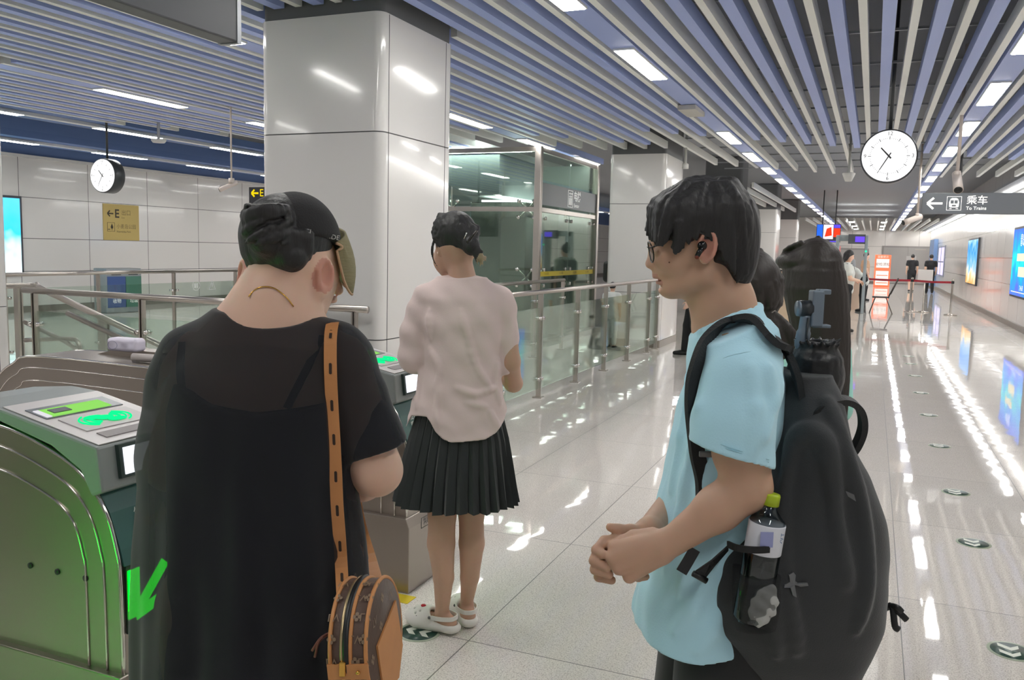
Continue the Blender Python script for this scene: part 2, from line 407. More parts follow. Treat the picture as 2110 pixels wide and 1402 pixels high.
BASE = mat('baseboard_stone', '77716b', 0.3)
for n, lo, hi in (('baseboard_right', (3.06, -6, 0), (3.1, FAR, 0.13)), ('baseboard_left', (-16.3, -6, 0), (-16.26, FAR, 0.13)), ('baseboard_far', (-16.3, FAR-0.04, 0), (3.1, FAR, 0.1))):
    solid(n, lo, hi, BASE)['kind'] = 'structure'
solid('trim_1', (-16.3, -6, 3.2), (-16.24, FAR, 3.26), mat('white_trim', 'e4e3e1', 0.4))['kind'] = 'structure'

def rrect(x0, x1, y0, y1, r, n=8):
    out = []
    for cx_, cy_, a0 in ((x1-r, y1-r, 0), (x0+r, y1-r, PI/2), (x0+r, y0+r, PI), (x1-r, y0+r, 1.5*PI)):
        out += [(cx_+r*math.cos(a0+PI/2*k/n), cy_+r*math.sin(a0+PI/2*k/n)) for k in range(n+1)]
    return out
def rprism(mb, x0, x1, y0, y1, z0, z1, r):
    ring = rrect(x0, x1, y0, y1, r)
    n = len(ring); vs = [(x, y, z0) for x, y in ring] + [(x, y, z1) for x, y in ring]
    mb.add(vs, [(i, (i+1) % n, n+(i+1) % n, n+i) for i in range(n)], True)
    mb.add(vs, [tuple(range(n)), tuple(reversed(range(n, 2*n)))], False)
def pillar(x0, x1, y0, y1, label, base=False, seams=True, x_seam=()):
    t = thing('pillar', label, 'pillar', ((x0+x1)/2, (y0+y1)/2, 0)); t['kind'] = 'structure'
    ox, oy = (x0+x1)/2, (y0+y1)/2; a0, a1, b0, b1 = x0-ox, x1-ox, y0-oy, y1-oy
    zs = [0.0, 0.893, 2.33, 3.13]; r = 0.07
    mb = MB(); rprism(mb, a0+0.012, a1-0.012, b0+0.012, b1-0.012, 0, 3.98, r-0.012); mb.build('core', mat('pillar_core', '6a6c6e', 0.6), t)
    for i in range(3):
        mb = MB(); rprism(mb, a0, a1, b0, b1, zs[i]+(0.004 if i else (0.12 if base else 0.0)), zs[i+1]-0.004, r); mb.build('cladding_panel', WHITE, t)
    if base:
        mb = MB(); rprism(mb, a0-0.006, a1+0.006, b0-0.006, b1+0.006, 0, 0.115, r); mb.build('plinth', mat('pillar_plinth', '8b8378', 0.3), t)
    if seams:
        mb = MB()
        for yy in (b0+0.095, b1-0.13): mb.box((a1-0.002, yy-0.003, 0.1), (a1+0.0012, yy+0.003, 3.12))
        for xx in x_seam: mb.box((a0+xx-0.003, b0-0.0012, 0.1), (a0+xx+0.003, b0+0.002, 3.12))
        mb.build('panel_seam', DARK, t)
    return t
pillar(-4.16, -3.14, 5.13, 6.2, 'big white panelled pillar in the foreground behind the woman in black')
pillar(-4.065, -3.14, 13.73, 15.1, 'white panelled pillar at the end of the glass railing, beside the lift', base=True)
pillar(-4.1, -3.14, 22.3, 23.35, 'white pillar hidden behind the head of the man with glasses', base=True)
pillar(-4.1, -3.14, 30.9, 32.2, 'white pillar seen over the ponytailed girl', base=True)
pillar(-4.1, -3.14, 39.5, 40.6, 'small white pillar left of the red and blue screens', base=True)
pillar(-8.7, -7.62, 4.65, 5.72, 'white pillar cut off by the left edge of the photo')

# ---------------------------------------------------------------- ceiling baffles
WB = mat('white_baffle', 'eceeea', 0.45); BB = mat('blue_baffle', 'a3b4ea', 0.45)
def baffle(x, y0, y1, w_, m_, z0=3.2, h=0.11, label='', group='', name='ceiling_baffle'):
    mb = MB().box((-w_/2, 0, 0), (w_/2, y1-y0, h)); o = mb.build(name, m_)
    o.location = (x, y0, z0); return tag(o, label, 'ceiling slat', group)
LROWS = (0.99, -1.989, -4.97, -7.947, -11.0, -14.0)
pitch = 0.331
for i in range(-31, 9):
    x = 0.163 + pitch*i
    if x > 2.95: continue
    if x > -3.05: ye = 16.7 + (x+2.56)*1.03
    elif x > -6: ye = 14.35 + (x+3.49)*0.95
    else: ye = 11.35 + (x+9.2)*2.1
    if x > 0: ye = min(ye, 19.6)
    if -4.22 < x < -3.1: # around the pillar
        ye = min(ye, 13.71)
        baffle(x, -3, 5.12, 0.055, WB, label='narrow white ceiling slat stopping at the foreground pillar', group='white slats in front of the big pillar')
        baffle(x, 6.21, ye, 0.055, WB, label='narrow white ceiling slat between the foreground pillar and the lift', group='white slats behind the big pillar'); continue
    far = x > -3.1
    baffle(x, 5.85 if -8.8 < x < -7.5 else -3, ye, 0.055, WB, label='narrow white ceiling slat over the corridor right of the foreground pillar' if far else 'narrow white ceiling slat over the ticket gates left of the foreground pillar', group='white slats over the corridor' if far else 'white slats over the gates')
for i in range(-30, 9):
    x = -0.003 + pitch*i
    if x > 2.95 or any(abs(x-l) < 0.12 for l in LROWS): continue
    ye = 13.0 + (x+1.656)*0.92 if x > -3.05 else (13.2+(x+3.3)*1.0 if x > -6 else 10.6+(x+9.2)*2.0)
    if -4.22 < x < -3.1:
        ye = min(ye, 13.71)
        baffle(x, -3, 5.12, 0.088, BB, label='pale blue ceiling slat stopping at the foreground pillar', group='blue slats in front of the big pillar')
        baffle(x, 6.21, ye, 0.088, BB, label='pale blue ceiling slat between the foreground pillar and the lift', group='blue slats behind the big pillar'); continue
    far = x > -3.1
    baffle(x, 5.85 if -8.8 < x < -7.5 else -3, ye, 0.088, BB, label='pale blue ceiling slat over the corridor right of the foreground pillar' if far else 'pale blue ceiling slat over the ticket gates left of the foreground pillar', group='blue slats over the corridor' if far else 'blue slats over the gates')
for l in LROWS[:4]:
    baffle(l, -3 if l > -7 else 5.85, FAR-0.2 if l > -3 else (16 if l > -6 else 12.9), 0.21, BB, 3.205, 0.1, name='light_channel', label={0.99: 'wide blue light channel right of the round clock', -1.989: 'wide blue light channel left of the round clock', -4.97: 'wide blue light channel ending above the lift', -7.947: 'wide blue light channel over the ticket gates'}[l], group='wide blue light channels')
# far field and the short field behind the man's head
for i in range(18):
    x = -3.0 + i*0.345
    if any(abs(x-l) < 0.15 for l in LROWS): continue
    baffle(x, 42.0, FAR-0.1, 0.06, WB, 3.2, 0.13, label='short white ceiling slat at the far end of the corridor', group='white slats at the far end')
for i in range(6):
    x = -4.6 + i*0.35
    baffle(x, 20.5+0.3*i, 30.5+0.8*i, 0.06, WB, 3.2, 0.13, label='white ceiling slat just above the head of the man with glasses', group='white slats past the lift')
# blue bands over the left side hall
for x, w_, lab in ((-14.15, 1.0, 'deep blue ceiling band along the left wall'), (-11.05, 0.85, 'deep blue ceiling band beside the dark strip of ceiling')):
    baffle(x, -3, 40, w_, mat('blue_band', '5f7ab0', 0.5), 3.28, 0.12, label=lab, name='ceiling_band', group='blue ceiling bands')
    baffle(x+0.12, -3, 40, 0.12, mat('white_trim', 'e4e3e1', 0.4), 3.235, 0.05, label='thin white light rail under the band along the left wall' if x < -12 else 'thin white light rail under the inner blue band', name='light_rail', group='light rails')
ROD = mat('ceiling_rod', 'a9adb0', 0.4, 0.6)
for k in range(11):
    y = 6.35 + 1.22*k
    o = MB().box((-3.0, -0.012, 0), (2.95, 0.012, 0.02)).build('ceiling_rail', ROD); o.location = (0, y, 3.33)
    tag(o, 'thin metal cross rail above the ceiling slats over the corridor', 'ceiling rail', 'cross rails above the slats')

# ---------------------------------------------------------------- ceiling lights
LAMP = glow('lamp_diffuser', 'fffdf8', LIGHT); LAMP_DIM = glow('lamp_diffuser_left', 'fffdf8', LIGHT*0.75)
def fixture_proto(mt):
    t = thing('ceiling_light', None, 'ceiling light')
    mb = MB().box((-0.088, 0, -0.012), (0.088, 1.27, 0.02)); mb.build('housing', WB, t)
    MB().box((-0.076, 0.012, -0.016), (0.076, 1.258, -0.0125)).build('diffuser', mt, t); return t
fx = None
def fixture(x, y, label, group, z=3.2):
    global fx
    o = fx if fx is not None and not fx.get('label') else None
    if fx is None: fx = o = fixture_proto(LAMP)
    elif o is None: o = copy_tree(fx)
    o.location = (x, y, z); return tag(o, label, 'ceiling light', group)
for k in range(-3, 20):
    fixture(0.99, 6.75+2.5*k, 'bright rectangular ceiling light in the row right of the round clock', 'ceiling lights right of the clock')
    if k != 1: fixture(-1.989, 6.98+2.5*k, 'bright rectangular ceiling light in the row left of the round clock', 'ceiling lights left of the clock')
for k in range(-3, 4):
    fixture(-4.97, 7.1+2.5*k, 'bright ceiling light in the row running from the pillar to the lift', 'ceiling lights by the lift')
for k in range(-3, 2):
    fixture(-7.947, 7.1+2.5*k, 'bright ceiling light among the white slats left of the pillar', 'ceiling lights over the gates')
for k in range(-3, 13):
    fixture(-10.93, 7.2+2.5*k, 'slim bright ceiling light under the inner blue band at left', 'ceiling lights on the inner blue band', 3.235)
    fixture(-14.03, 7.4+2.5*k, 'slim bright ceiling light under the blue band along the left wall', 'ceiling lights along the left wall', 3.235)
o = MB().box((2.84, 13, 3.16), (2.92, FAR-0.3, 3.2)).build('cove_light', glow('cove_diffuser', 'fffdf8', LIGHT*0.95))
tag(o, 'long continuous light strip running along the top of the right wall', 'ceiling light')
for i, (x, y) in enumerate(((-1.05, 43.5), (0.33, 43.5), (-1.05, 49.0), (0.33, 49.0), (-1.05, 54.0), (0.33, 54.0))):  # beyond the nearest pair, panels are added to brighten the far end
    o = MB().box((-0.11, -0.3, 0), (0.11, 0.3, 0.02)).build('square_ceiling_light', LAMP); o.location = (x, y, 3.17); tag(o, 'square light panel between the white slats, brightening the far end', 'ceiling light', 'square lights at the far end')
for k in range(5):  # lights added past the pillars to lift the dim far hall
    fixture(-5.6, 19.5+7*k, 'added ceiling light beyond the row of pillars, brightening the far hall', 'added ceiling lights beyond the pillars')
o = MB().box((2.6, 13, 3.2), (3.09, FAR-0.3, 3.26)).build('ceiling_trough', mat('trough_grey', '6b6e72', 0.5)); tag(o, 'grey metal trough carrying the light strip along the right wall', 'ceiling trough')
# ================================================================ clocks, signs, cameras, lightboxes
CLOCKFACE = glow('clock_face_lit', 'ffffff', 1.15); INK = mat('clock_ink', '4a4a4c', 0.6)
def clock_proto():
    t = thing('clock', None, 'clock'); r = 0.25
    MB().lathe([(0.001, 0), (r-0.006, 0), (r, 0.006), (r, 0.18), (r-0.006, 0.186), (0.001, 0.186)], (0, 0.093, 0), 48, (0, -1, 0)).build('case', mat('clock_case', '45474a', 0.35, 0.3), t)
    for sgn in (-1, 1):
        MB().lathe([(0.001, 0), (r-0.014, 0), (r-0.014, 0.004), (0.001, 0.004)], (0, sgn*0.093, 0), 48, (0, sgn, 0)).build('dial', CLOCKFACE, t)
        y = sgn*0.0985; mb = MB()
        for k in range(60):
            a = 2*PI*k/60; big = k % 5 == 0; r0, r1 = (0.153, 0.182) if big else (0.158, 0.168); w2 = 0.0028 if big else 0.0015
            d = Vector((math.sin(a), 0, math.cos(a))); p = Vector((math.cos(a), 0, -math.sin(a)))
            q = [d*r0-p*w2, d*r0+p*w2, d*r1+p*w2, d*r1-p*w2]
            mb.add([(v.x*-sgn, y, v.z) for v in q], [(0, 1, 2, 3)])
        mb.build('minute_marks', INK, t)
        for n, a in (('12', 0), ('3', PI/2), ('6', PI), ('9', 1.5*PI)):
            text('numeral', n, 0.05, INK, (math.sin(a)*0.207*-sgn, y, math.cos(a)*0.207), (-sgn, 0, 0), parent=t, thick=0.001)
        for nm, a, l0, l1, w2 in (('hour_hand', 2*PI*(10.58/12), -0.03, 0.105, 0.008), ('minute_hand', 2*PI*(35/60), -0.035, 0.15, 0.0055)):
            d = Vector((math.sin(a), 0, math.cos(a))); p = Vector((math.cos(a), 0, -math.sin(a))); mb = MB()
            q = [d*l0-p*w2, d*l0+p*w2, d*l1+p*w2*0.7, d*l1-p*w2*0.7]
            mb.add([(v.x*-sgn, y+sgn*0.002, v.z) for v in q], [(0, 1, 2, 3)]); mb.build(nm, mat('clock_hand', '3c3c3e', 0.5), t)
    MB().cyl((0, 0, r-0.005), (0, 0, 1.475), 0.017, 12).build('hanging_pole', mat('clock_case', '45474a'), t)
    return t
ck = clock_proto(); p = on_y(1831, 324, 9.0); ck.location = (p.x, 9.0, p.z); tag(ck, 'large round white clock hanging over the corridor, facing us', 'clock', 'station clocks')
c2 = copy_tree(ck); c2.location = deep(222, 363, 12.6); tag(c2, 'round white clock with a thick dark case over the gate hall at left', 'clock', 'station clocks')

SIGN = mat('sign_grey', '62666b', 0.45); SIGND = mat('sign_dark', '4b4c51', 0.4)
# "to trains" sign
t = thing('hanging_sign', 'grey hanging direction sign reading 乘车 To Trains with an arrow and train symbol', 'sign', (0, 16.0, 0))
a = on_y(1898, 441, 16.0); zt = 2.645; zb = 2.30
MB().box((a.x, 0, zb), (3.0, 0.14, zt)).build('board', SIGN, t, bevel=0.01)
for xx in (a.x+0.55, 2.5): MB().cyl((xx, 0.07, zt-0.01), (xx, 0.07, 3.99), 0.022, 10).build('hanging_rod', DARK, t)
zc = (zb+zt)/2
def arrow_left(mb, x, y, z, L_, th, ux=Vector((1, 0, 0)), uz=Vector((0, 0, 1))):
    """left-pointing arrow: shaft plus two head strokes; (x,y,z) = tip"""
    o = Vector((x, y, z))
    def quad(p0, p1, w_):
        d = (p1-p0).normalized(); n_ = Vector((-d.y, d.x)); q = [p0+n_*w_, p1+n_*w_, p1-n_*w_, p0-n_*w_]
        mb.add([o + ux*v.x + uz*v.y for v in q], [(0, 1, 2, 3)])
    quad(Vector((th*0.6, 0)), Vector((L_, 0)), th/2); h = L_*0.42
    quad(Vector((0, 0)), Vector((h, h*0.95)), th*0.5); quad(Vector((0, 0)), Vector((h, -h*0.95)), th*0.5)
mb = MB(); arrow_left(mb, a.x+0.08, -0.003, zc, 0.23, 0.035); mb.build('arrow', LETTER, t)
mb = MB(); fxc = a.x+0.48
def frame2(mb, x0, x1, z0, z1, th, y):
    for b in ((x0, x1, z0, z0+th), (x0, x1, z1-th, z1), (x0, x0+th, z0, z1), (x1-th, x1, z0, z1)): mb.box((b[0], y, b[2]), (b[1], y+0.003, b[3]))
frame2(mb, fxc-0.11, fxc+0.11, zc-0.115, zc+0.115, 0.008, -0.004)
mb.ext([(fxc-0.07, zc-0.055), (fxc-0.075, zc+0.02), (fxc-0.055, zc+0.075), (fxc-0.03, zc+0.088), (fxc+0.03, zc+0.088), (fxc+0.055, zc+0.075), (fxc+0.075, zc+0.02), (fxc+0.07, zc-0.055), (fxc+0.05, zc-0.068), (fxc-0.05, zc-0.068)], 'y', -0.005, -0.001)
mb.box((fxc-0.065, -0.004, zc-0.092), (fxc-0.03, -0.001, zc-0.08)); mb.box((fxc+0.03, -0.004, zc-0.092), (fxc+0.065, -0.001, zc-0.08))
mb.m(1); mb.box((fxc-0.052, -0.0075, zc-0.002), (fxc-0.006, -0.006, zc+0.05)); mb.box((fxc+0.006, -0.0075, zc-0.002), (fxc+0.052, -0.006, zc+0.05)); mb.box((fxc-0.03, -0.0075, zc-0.05), (fxc+0.03, -0.006, zc-0.025))
mb.build('train_symbol', [LETTER, SIGN], t)
text('sign_text', '乘车', 0.155, LETTER, (a.x+0.66, -0.004, zc+0.045), parent=t, align='LEFT', bold=0.002)
text('sign_text', 'To Trains', 0.075, LETTER, (a.x+0.66, -0.004, zc-0.08), parent=t, align='LEFT', bold=0.0015)
# dark sign at the top left, seen edge-on
t = thing('hanging_sign', 'big dark grey hanging sign cut off by the top edge of the photo', 'sign', (-3.15, 2.9, 0))
MB().box((-0.06, -2.2, 2.578), (0.06, 0.755, 3.08)).build('board', SIGND, t, bevel=0.008)
MB().box((-0.064, 0.735, 2.573), (0.064, 0.765, 3.085)).build('end_cap', mat('sign_end', '8e9094', 0.35, 0.6), t)
for yy in (-1.6, 0.1): MB().cyl((0, yy, 3.07), (0, yy, 3.99), 0.022, 10).build('hanging_rod', DARK, t)
# yellow exit sign on the left wall
YEL = mat('sign_yellow', 'c2ab66', 0.5); BRN = mat('sign_ink', '40392a', 0.6)
t = thing('exit_sign', 'square yellow sign with an arrow, E 出口 and a park name on the left wall', 'sign', (-16.3, 15.12, 0))
X = 0.012; MB().box((0.0, -0.52, 1.545), (X, 0.52, 2.375)).build('board', YEL, t)
mb = MB(); arrow_left(mb, X+0.002, -0.40, 2.155, 0.17, 0.032, Vector((0, 1, 0))); mb.build('arrow', BRN, t)
text('sign_text', 'E', 0.27, BRN, (X, -0.13, 2.15), (0, 1, 0), parent=t, bold=0.006)
text('sign_text', '出口', 0.14, mat('sign_ink_soft', '7d6e44', 0.6), (X, 0.0, 2.18), (0, 1, 0), parent=t, align='LEFT')
text('sign_text', 'Exit', 0.06, mat('sign_ink_soft', '7d6e44', 0.6), (X, 0.0, 2.07), (0, 1, 0), parent=t, align='LEFT')
text('sign_text', '小麦岛公园', 0.115, mat('sign_ink_soft', '7d6e44', 0.6), (X, -0.15, 1.86), (0, 1, 0), parent=t, align='LEFT')
text('sign_text', 'Xiaomaidao Park', 0.06, BRN, (X, -0.15, 1.745), (0, 1, 0), parent=t, align='LEFT')
mb = MB(); 
for b in ((-0.41, -0.20, 1.745, 1.752), (-0.41, -0.20, 1.943, 1.95), (-0.41, -0.403, 1.745, 1.95), (-0.207, -0.20, 1.745, 1.95)): mb.box((X, b[0], b[2]), (X+0.003, b[1], b[3]))
mb.ext([(-0.28, 1.835+0.09), (-0.315, 1.85), (-0.305, 1.81), (-0.255, 1.81), (-0.245, 1.85)], 'x', X, X+0.003); mb.box((X, -0.286, 1.77), (X+0.003, -0.274, 1.812)); mb.box((X, -0.395, 1.785), (X+0.003, -0.33, 1.8))
mb.build('park_symbol', BRN, t)
# black sign with yellow arrows, mostly behind the big pillar
t = thing('exit_sign', 'black hanging sign with yellow arrows half hidden by the big pillar', 'sign', (0, 0, 0)); dsg = 13.0
p0 = deep(513, 386, dsg); p1 = deep(505, 436, dsg)
t.location = (p0.x, p0.y, 0); MB().box((0, 0, p1.z-0.25), (2.2, 0.12, p0.z)).build('board', mat('sign_black', '26272b', 0.5), t)
AM = glow('amber_letters', 'f4d514', 1.0); zz = p0.z-0.09
for k, (s_, txt) in enumerate(((0.13, 'E 出口'), (0.11, '出口 Exit'))):
    mb = MB(); arrow_left(mb, 0.05, -0.004, zz-0.2*k, s_, 0.028); mb.build('arrow', AM, t)
    text('sign_text', txt, s_*1.2, AM, (0.20, -0.004, zz-0.2*k), parent=t, align='LEFT')
for xx in (0.4, 1.8): MB().cyl((xx, 0.06, p0.z-0.02), (xx, 0.06, 3.99), 0.02, 8).build('hanging_rod', DARK, t)

# wall lightboxes
def poster_mat(name, stops, es, axis=2, lo=0.7, hi=2.3, seed=0.0):
    M = bpy.data.materials.new(name); M.use_nodes = True; nt = M.node_tree; nt.nodes.remove(nt.nodes['Principled BSDF']); N = nt.nodes.new; L = nt.links.new
    tc = N('ShaderNodeTexCoord'); sp = N('ShaderNodeSeparateXYZ'); L(tc.outputs['Object'], sp.inputs[0])
    nz = N('ShaderNodeTexNoise'); nz.inputs['Scale'].default_value = 2.2; nz.inputs['Detail'].default_value = 2; mp = N('ShaderNodeMapping'); mp.inputs['Location'].default_value = (seed, seed, seed); L(tc.outputs['Object'], mp.inputs[0]); L(mp.outputs[0], nz.inputs['Vector'])
    mr = N('ShaderNodeMapRange'); mr.inputs[1].default_value = lo; mr.inputs[2].default_value = hi; L(sp.outputs[axis], mr.inputs[0])
    ad = N('ShaderNodeMath'); ad.operation = 'MULTIPLY_ADD'; ad.inputs[1].default_value = 0.75; L(nz.outputs['Fac'], ad.inputs[0]); 
    sb = N('ShaderNodeMath'); sb.operation = 'SUBTRACT'; sb.inputs[1].default_value = 0.375; L(mr.outputs[0], sb.inputs[0]); L(sb.outputs[0], ad.inputs[2])
    cr = N('ShaderNodeValToRGB'); L(ad.outputs[0], cr.inputs[0]); el = cr.color_ramp.elements
    while len(el) < len(stops): el.new(0.5)
    for e_, (ps, c) in zip(el, stops): e_.position = ps; e_.color = (*s2l(c), 1)
    e = N('ShaderNodeEmission'); L(cr.outputs[0], e.inputs[0]); e.inputs[1].default_value = es; L(e.outputs[0], nt.nodes['Material Output'].inputs[0])
    return M
FRAME = mat('lightbox_frame', '3e4148', 0.4)
def lightbox(x, y0, y1, z0, z1, side, m_, label, extra=None, cat='lightbox'):
    t = thing('lightbox', label, cat, (x, (y0+y1)/2, 0)); h = (y1-y0)/2; s = side
    MB().box((min(0, s*0.06), -h, z0), (max(0, s*0.06), h, z1)).build('frame', FRAME, t)
    X0 = s*0.062; mb = MB().box((min(X0, X0+s*0.006), -h+0.05, z0+0.05), (max(X0, X0+s*0.006), h-0.05, z1-0.05)); mb.build('poster', m_, t)
    if extra: extra(t, X0+s*0.008, h)
    return t
def ad_text(t, X0, h):
    WL = glow('poster_letters', 'ffffff', 1.6)
    text('poster_text', '青岛', 0.3, WL, (X0, 0.1, 2.0), (0, -1, 0), parent=t); text('poster_text', '2 4 6 8', 0.16, WL, (X0, -0.2, 0.95), (0, -1, 0), parent=t)
    mb = MB(); mb.box((X0-0.004, -h+0.2, 0.84), (X0, h-0.3, 0.86)); mb.box((X0-0.004, -0.5, 1.2), (X0, 0.4, 1.42)); mb.box((X0-0.004, -0.3, 1.55), (X0, 0.7, 1.72)); mb.build('poster_graphic', glow('poster_panel', 'f3e9c8', 1.2), t)
lightbox(3.1, 20.4, 23.45, 0.72, 2.33, -1, poster_mat('blue_poster', ((0.0, '5a6cf0'), (0.3, '2f9be8'), (0.5, '35d0d8'), (0.7, '3ba2f2'), (1.0, '4f76ee')), 1.5, seed=3), 'bright blue advertising lightbox cut off by the right edge of the photo', ad_text)
lightbox(3.1, 31.0, 34.1, 0.72, 2.27, -1, poster_mat('travel_poster', ((0.0, 'd99a50'), (0.25, 'e8d9b8'), (0.5, '7ab2e8'), (0.75, '3f8fe6'), (1.0, 'bfe6fa')), 1.5, seed=9), 'blue and orange travel poster lightbox halfway down the right wall')
t = thing('window_1', 'bright lilac lit window far down the right wall', 'window', (3.1, 47, 0)); t['kind'] = 'structure'
MB().box((-0.05, -1.9, 0.72), (0, 1.9, 2.2)).build('window_frame', mat('window_frame', '8b8fa0', 0.4), t); MB().box((-0.056, -1.75, 0.8), (-0.051, 1.75, 2.12)).build('window_pane', glow('lilac_glow', 'd8d0ff', 1.3), t)
solid('bar', (-0.07, -0.05, 0.75), (-0.052, 0.05, 2.16), mat('window_frame', '8b8fa0', 0.4), t); solid('bar', (-0.07, -1.7, 1.4), (-0.052, 1.7, 1.46), mat('window_frame', '8b8fa0', 0.4), t)
solid('trim_2', (2.9, 50.5, 0.1), (3.09, 54, 2.6), mat('blue_panel', '6f8fbe', 0.4))['kind'] = 'structure'
lightbox(-16.3, 9.6, 12.53, 0.78, 2.40, 1, poster_mat('cyan_poster', ((0.0, 'e6ffff'), (0.35, 'c9f4ff'), (0.6, '39c4ee'), (1.0, '59c6f4')), 1.5, seed=1), 'tall cyan lightbox beside the pillar at the left edge')
lightbox(-16.3, 19.34, 22.4, 0.78, 2.38, 1, poster_mat('lilac_poster', ((0.0, 'ffffff'), (0.4, 'e8e4ff'), (0.7, '4a4270'), (0.85, 'e6e58a'), (1.0, 'cfd0f4')), 1.5, seed=5), 'white and lilac lightbox on the left wall behind the woman\'s hair bun')
lightbox(-16.3, 43, 46, 0.72, 2.3, 1, poster_mat('blue_poster_far', ((0.0, '8fd8ff'), (0.5, '2aa6e6'), (1.0, '2aa6e6')), 1.5), 'far blue lightbox seen through the glass of the lift')

# cctv, speakers, small ceiling things
CREAM = mat('camera_body', 'cfc3bb', 0.4)
def cctv(loc, rz, label, ln=0.32, k=1.0, tilt=-0.25):
    t = thing('security_camera', label, 'camera', loc, rz); top = 3.99-loc[2]
    MB().cyl((0, 0, 0.06), (0, 0, top), 0.02*k, 10).build('ceiling_stem', CREAM, t)
    d = Vector((0, -math.cos(tilt), math.sin(tilt)))
    MB().cyl((0, 0, 0.02), (0, 0, 0.08), 0.035, 12).build('swivel', CREAM, t)
    mb = MB(); mb.tube([d*-0.08, d*ln*0.55, d*ln*0.72], [0.05*k, 0.052*k, 0.056*k], 18); mb.build('housing', CREAM, t)
    mb = MB(); mb.cyl(d*(ln*0.72), d*(ln*0.72+0.006), 0.045*k, 18); mb.build('lens', BLACK, t)
    return t
p = deep(1972, 367, 9.9); cctv(p, 0.05, 'cream security camera hanging right of the round clock', tilt=-0.7)
p = deep(1890, 449, 15.5); cctv(p, -1.0, 'cream security camera under the left end of the train sign', ln=0.4, tilt=-0.35)
p = deep(477, 381, 10.6); cctv(p, -0.9, 'grey security camera near the left wall, left of the big pillar', ln=0.22, k=0.55, tilt=-0.45)
def small(name, label, cat, loc, prof, m_=None, n=20):
    o = MB().lathe(prof, (0, 0, 0), n).build(name, m_ or mat('smoke_white', 'cfcfcb', 0.5)); o.location = loc; return tag(o, label, cat)
p = deep(1748, 374, 13.5)
o = MB().lathe([(0.001, 0), (0.05, 0), (0.1, 0.12), (0.09, 0.13), (0.02, 0.14), (0.015, 3.99-p.z), (0.001, 3.99-p.z)]).build('ceiling_speaker', mat('smoke_white', 'cfcfcb', 0.5)); o.location = p; tag(o, 'small funnel-shaped ceiling speaker left of the round clock', 'speaker')
p = deep(1412, 348, 13.5); o = MB().lathe([(0.001, 0), (0.05, 0), (0.05, 0.07), (0.02, 0.09), (0.015, 3.99-p.z), (0.001, 3.99-p.z)]).build('smoke_detector', mat('smoke_white', 'cfcfcb', 0.5)); o.location = p; tag(o, 'small smoke detector hanging just right of the second pillar', 'smoke detector')
p = deep(327, 295, 12); o = MB().lathe([(0.001, 0), (0.08, 0.005), (0.1, 0.03), (0.1, 0.05), (0.02, 0.06), (0.015, 3.99-p.z), (0.001, 3.99-p.z)]).build('smoke_detector', mat('smoke_white', 'cfcfcb', 0.5)); o.location = p; tag(o, 'flat white smoke detector above the clock at left', 'smoke detector')
o = MB().box((-0.1, -0.28, 0), (0.1, 0.28, 0.05)).build('ceiling_speaker_panel', mat('speaker_panel', 'c6c4bd', 0.6)); o.location = (-2.03, 10.05, 3.15); tag(o, 'flat grille panel set in the light channel left of the clock', 'ceiling panel')

# floor arrow stickers
SG = mat('sticker_green', '2c4a40', 0.3); SW = mat('sticker_white', 'dfe3d6', 0.35); SGL = mat('sticker_pale', 'b9c3ae', 0.35)
def sticker(x, y, rz, label, group=None):
    t = thing('floor_sticker', label, 'floor sticker', (x, y, 0.0), rz, group)
    MB().lathe([(0.001, 0), (0.088, 0), (0.088, 0.0016), (0.001, 0.0016)], (0, 0, 0.0004), 40).build('rim', SGL, t)
    MB().lathe([(0.001, 0), (0.076, 0), (0.076, 0.0008), (0.001, 0.0008)], (0, 0, 0.0016), 40).build('disc', SG, t)
    mb = MB(); mb.add([(-0.06, 0.03, 0.0028), (-0.03, 0.03, 0.0028), (0.0, 0.0, 0.0028), (-0.03, -0.045, 0.0028), (-0.06, -0.045, 0.0028), (-0.03, 0, 0.0028)], [(0, 5, 2, 1), (5, 4, 3, 2)])
    mb.add([(0.0, 0.03, 0.0028), (0.03, 0.03, 0.0028), (0.06, 0.0, 0.0028), (0.03, -0.045, 0.0028), (0.0, -0.045, 0.0028), (0.03, 0, 0.0028)], [(0, 5, 2, 1), (5, 4, 3, 2)])
    mb.build('arrow', SW, t); return t
for i, y in enumerate((3.8, 5.21, 6.32, 7.86, 9.39, 10.92, 12.49, 13.9, 14.95)):
    sticker(0.605, y, -PI/2, ['nearest green arrow sticker on the floor, at the bottom right corner', 'second green arrow sticker from the bottom right corner', 'third green arrow sticker from the bottom right corner', 'fourth green arrow sticker from the bottom right corner', 'fifth green arrow sticker from the bottom right corner', 'sixth green arrow sticker from the bottom right corner', 'seventh green arrow sticker from the bottom right corner', 'eighth green arrow sticker from the bottom right corner', 'farthest green arrow sticker of the row down the corridor'][i], 'green arrow stickers down the corridor')
sticker(-1.6, 2.93, PI, 'green arrow sticker under the white clog of the girl in pink')
o = MB().box((-2.3, 3.62, 0.0005), (-1.72, 3.70, 0.0025)).build('floor_tape', mat('yellow_tape', 'd8c02c', 0.5)); o.location = (0, -0.47, 0); o.location.x = -0.06
tag(o, 'yellow floor tape along the foot of the ticket gate by the girl', 'floor tape')

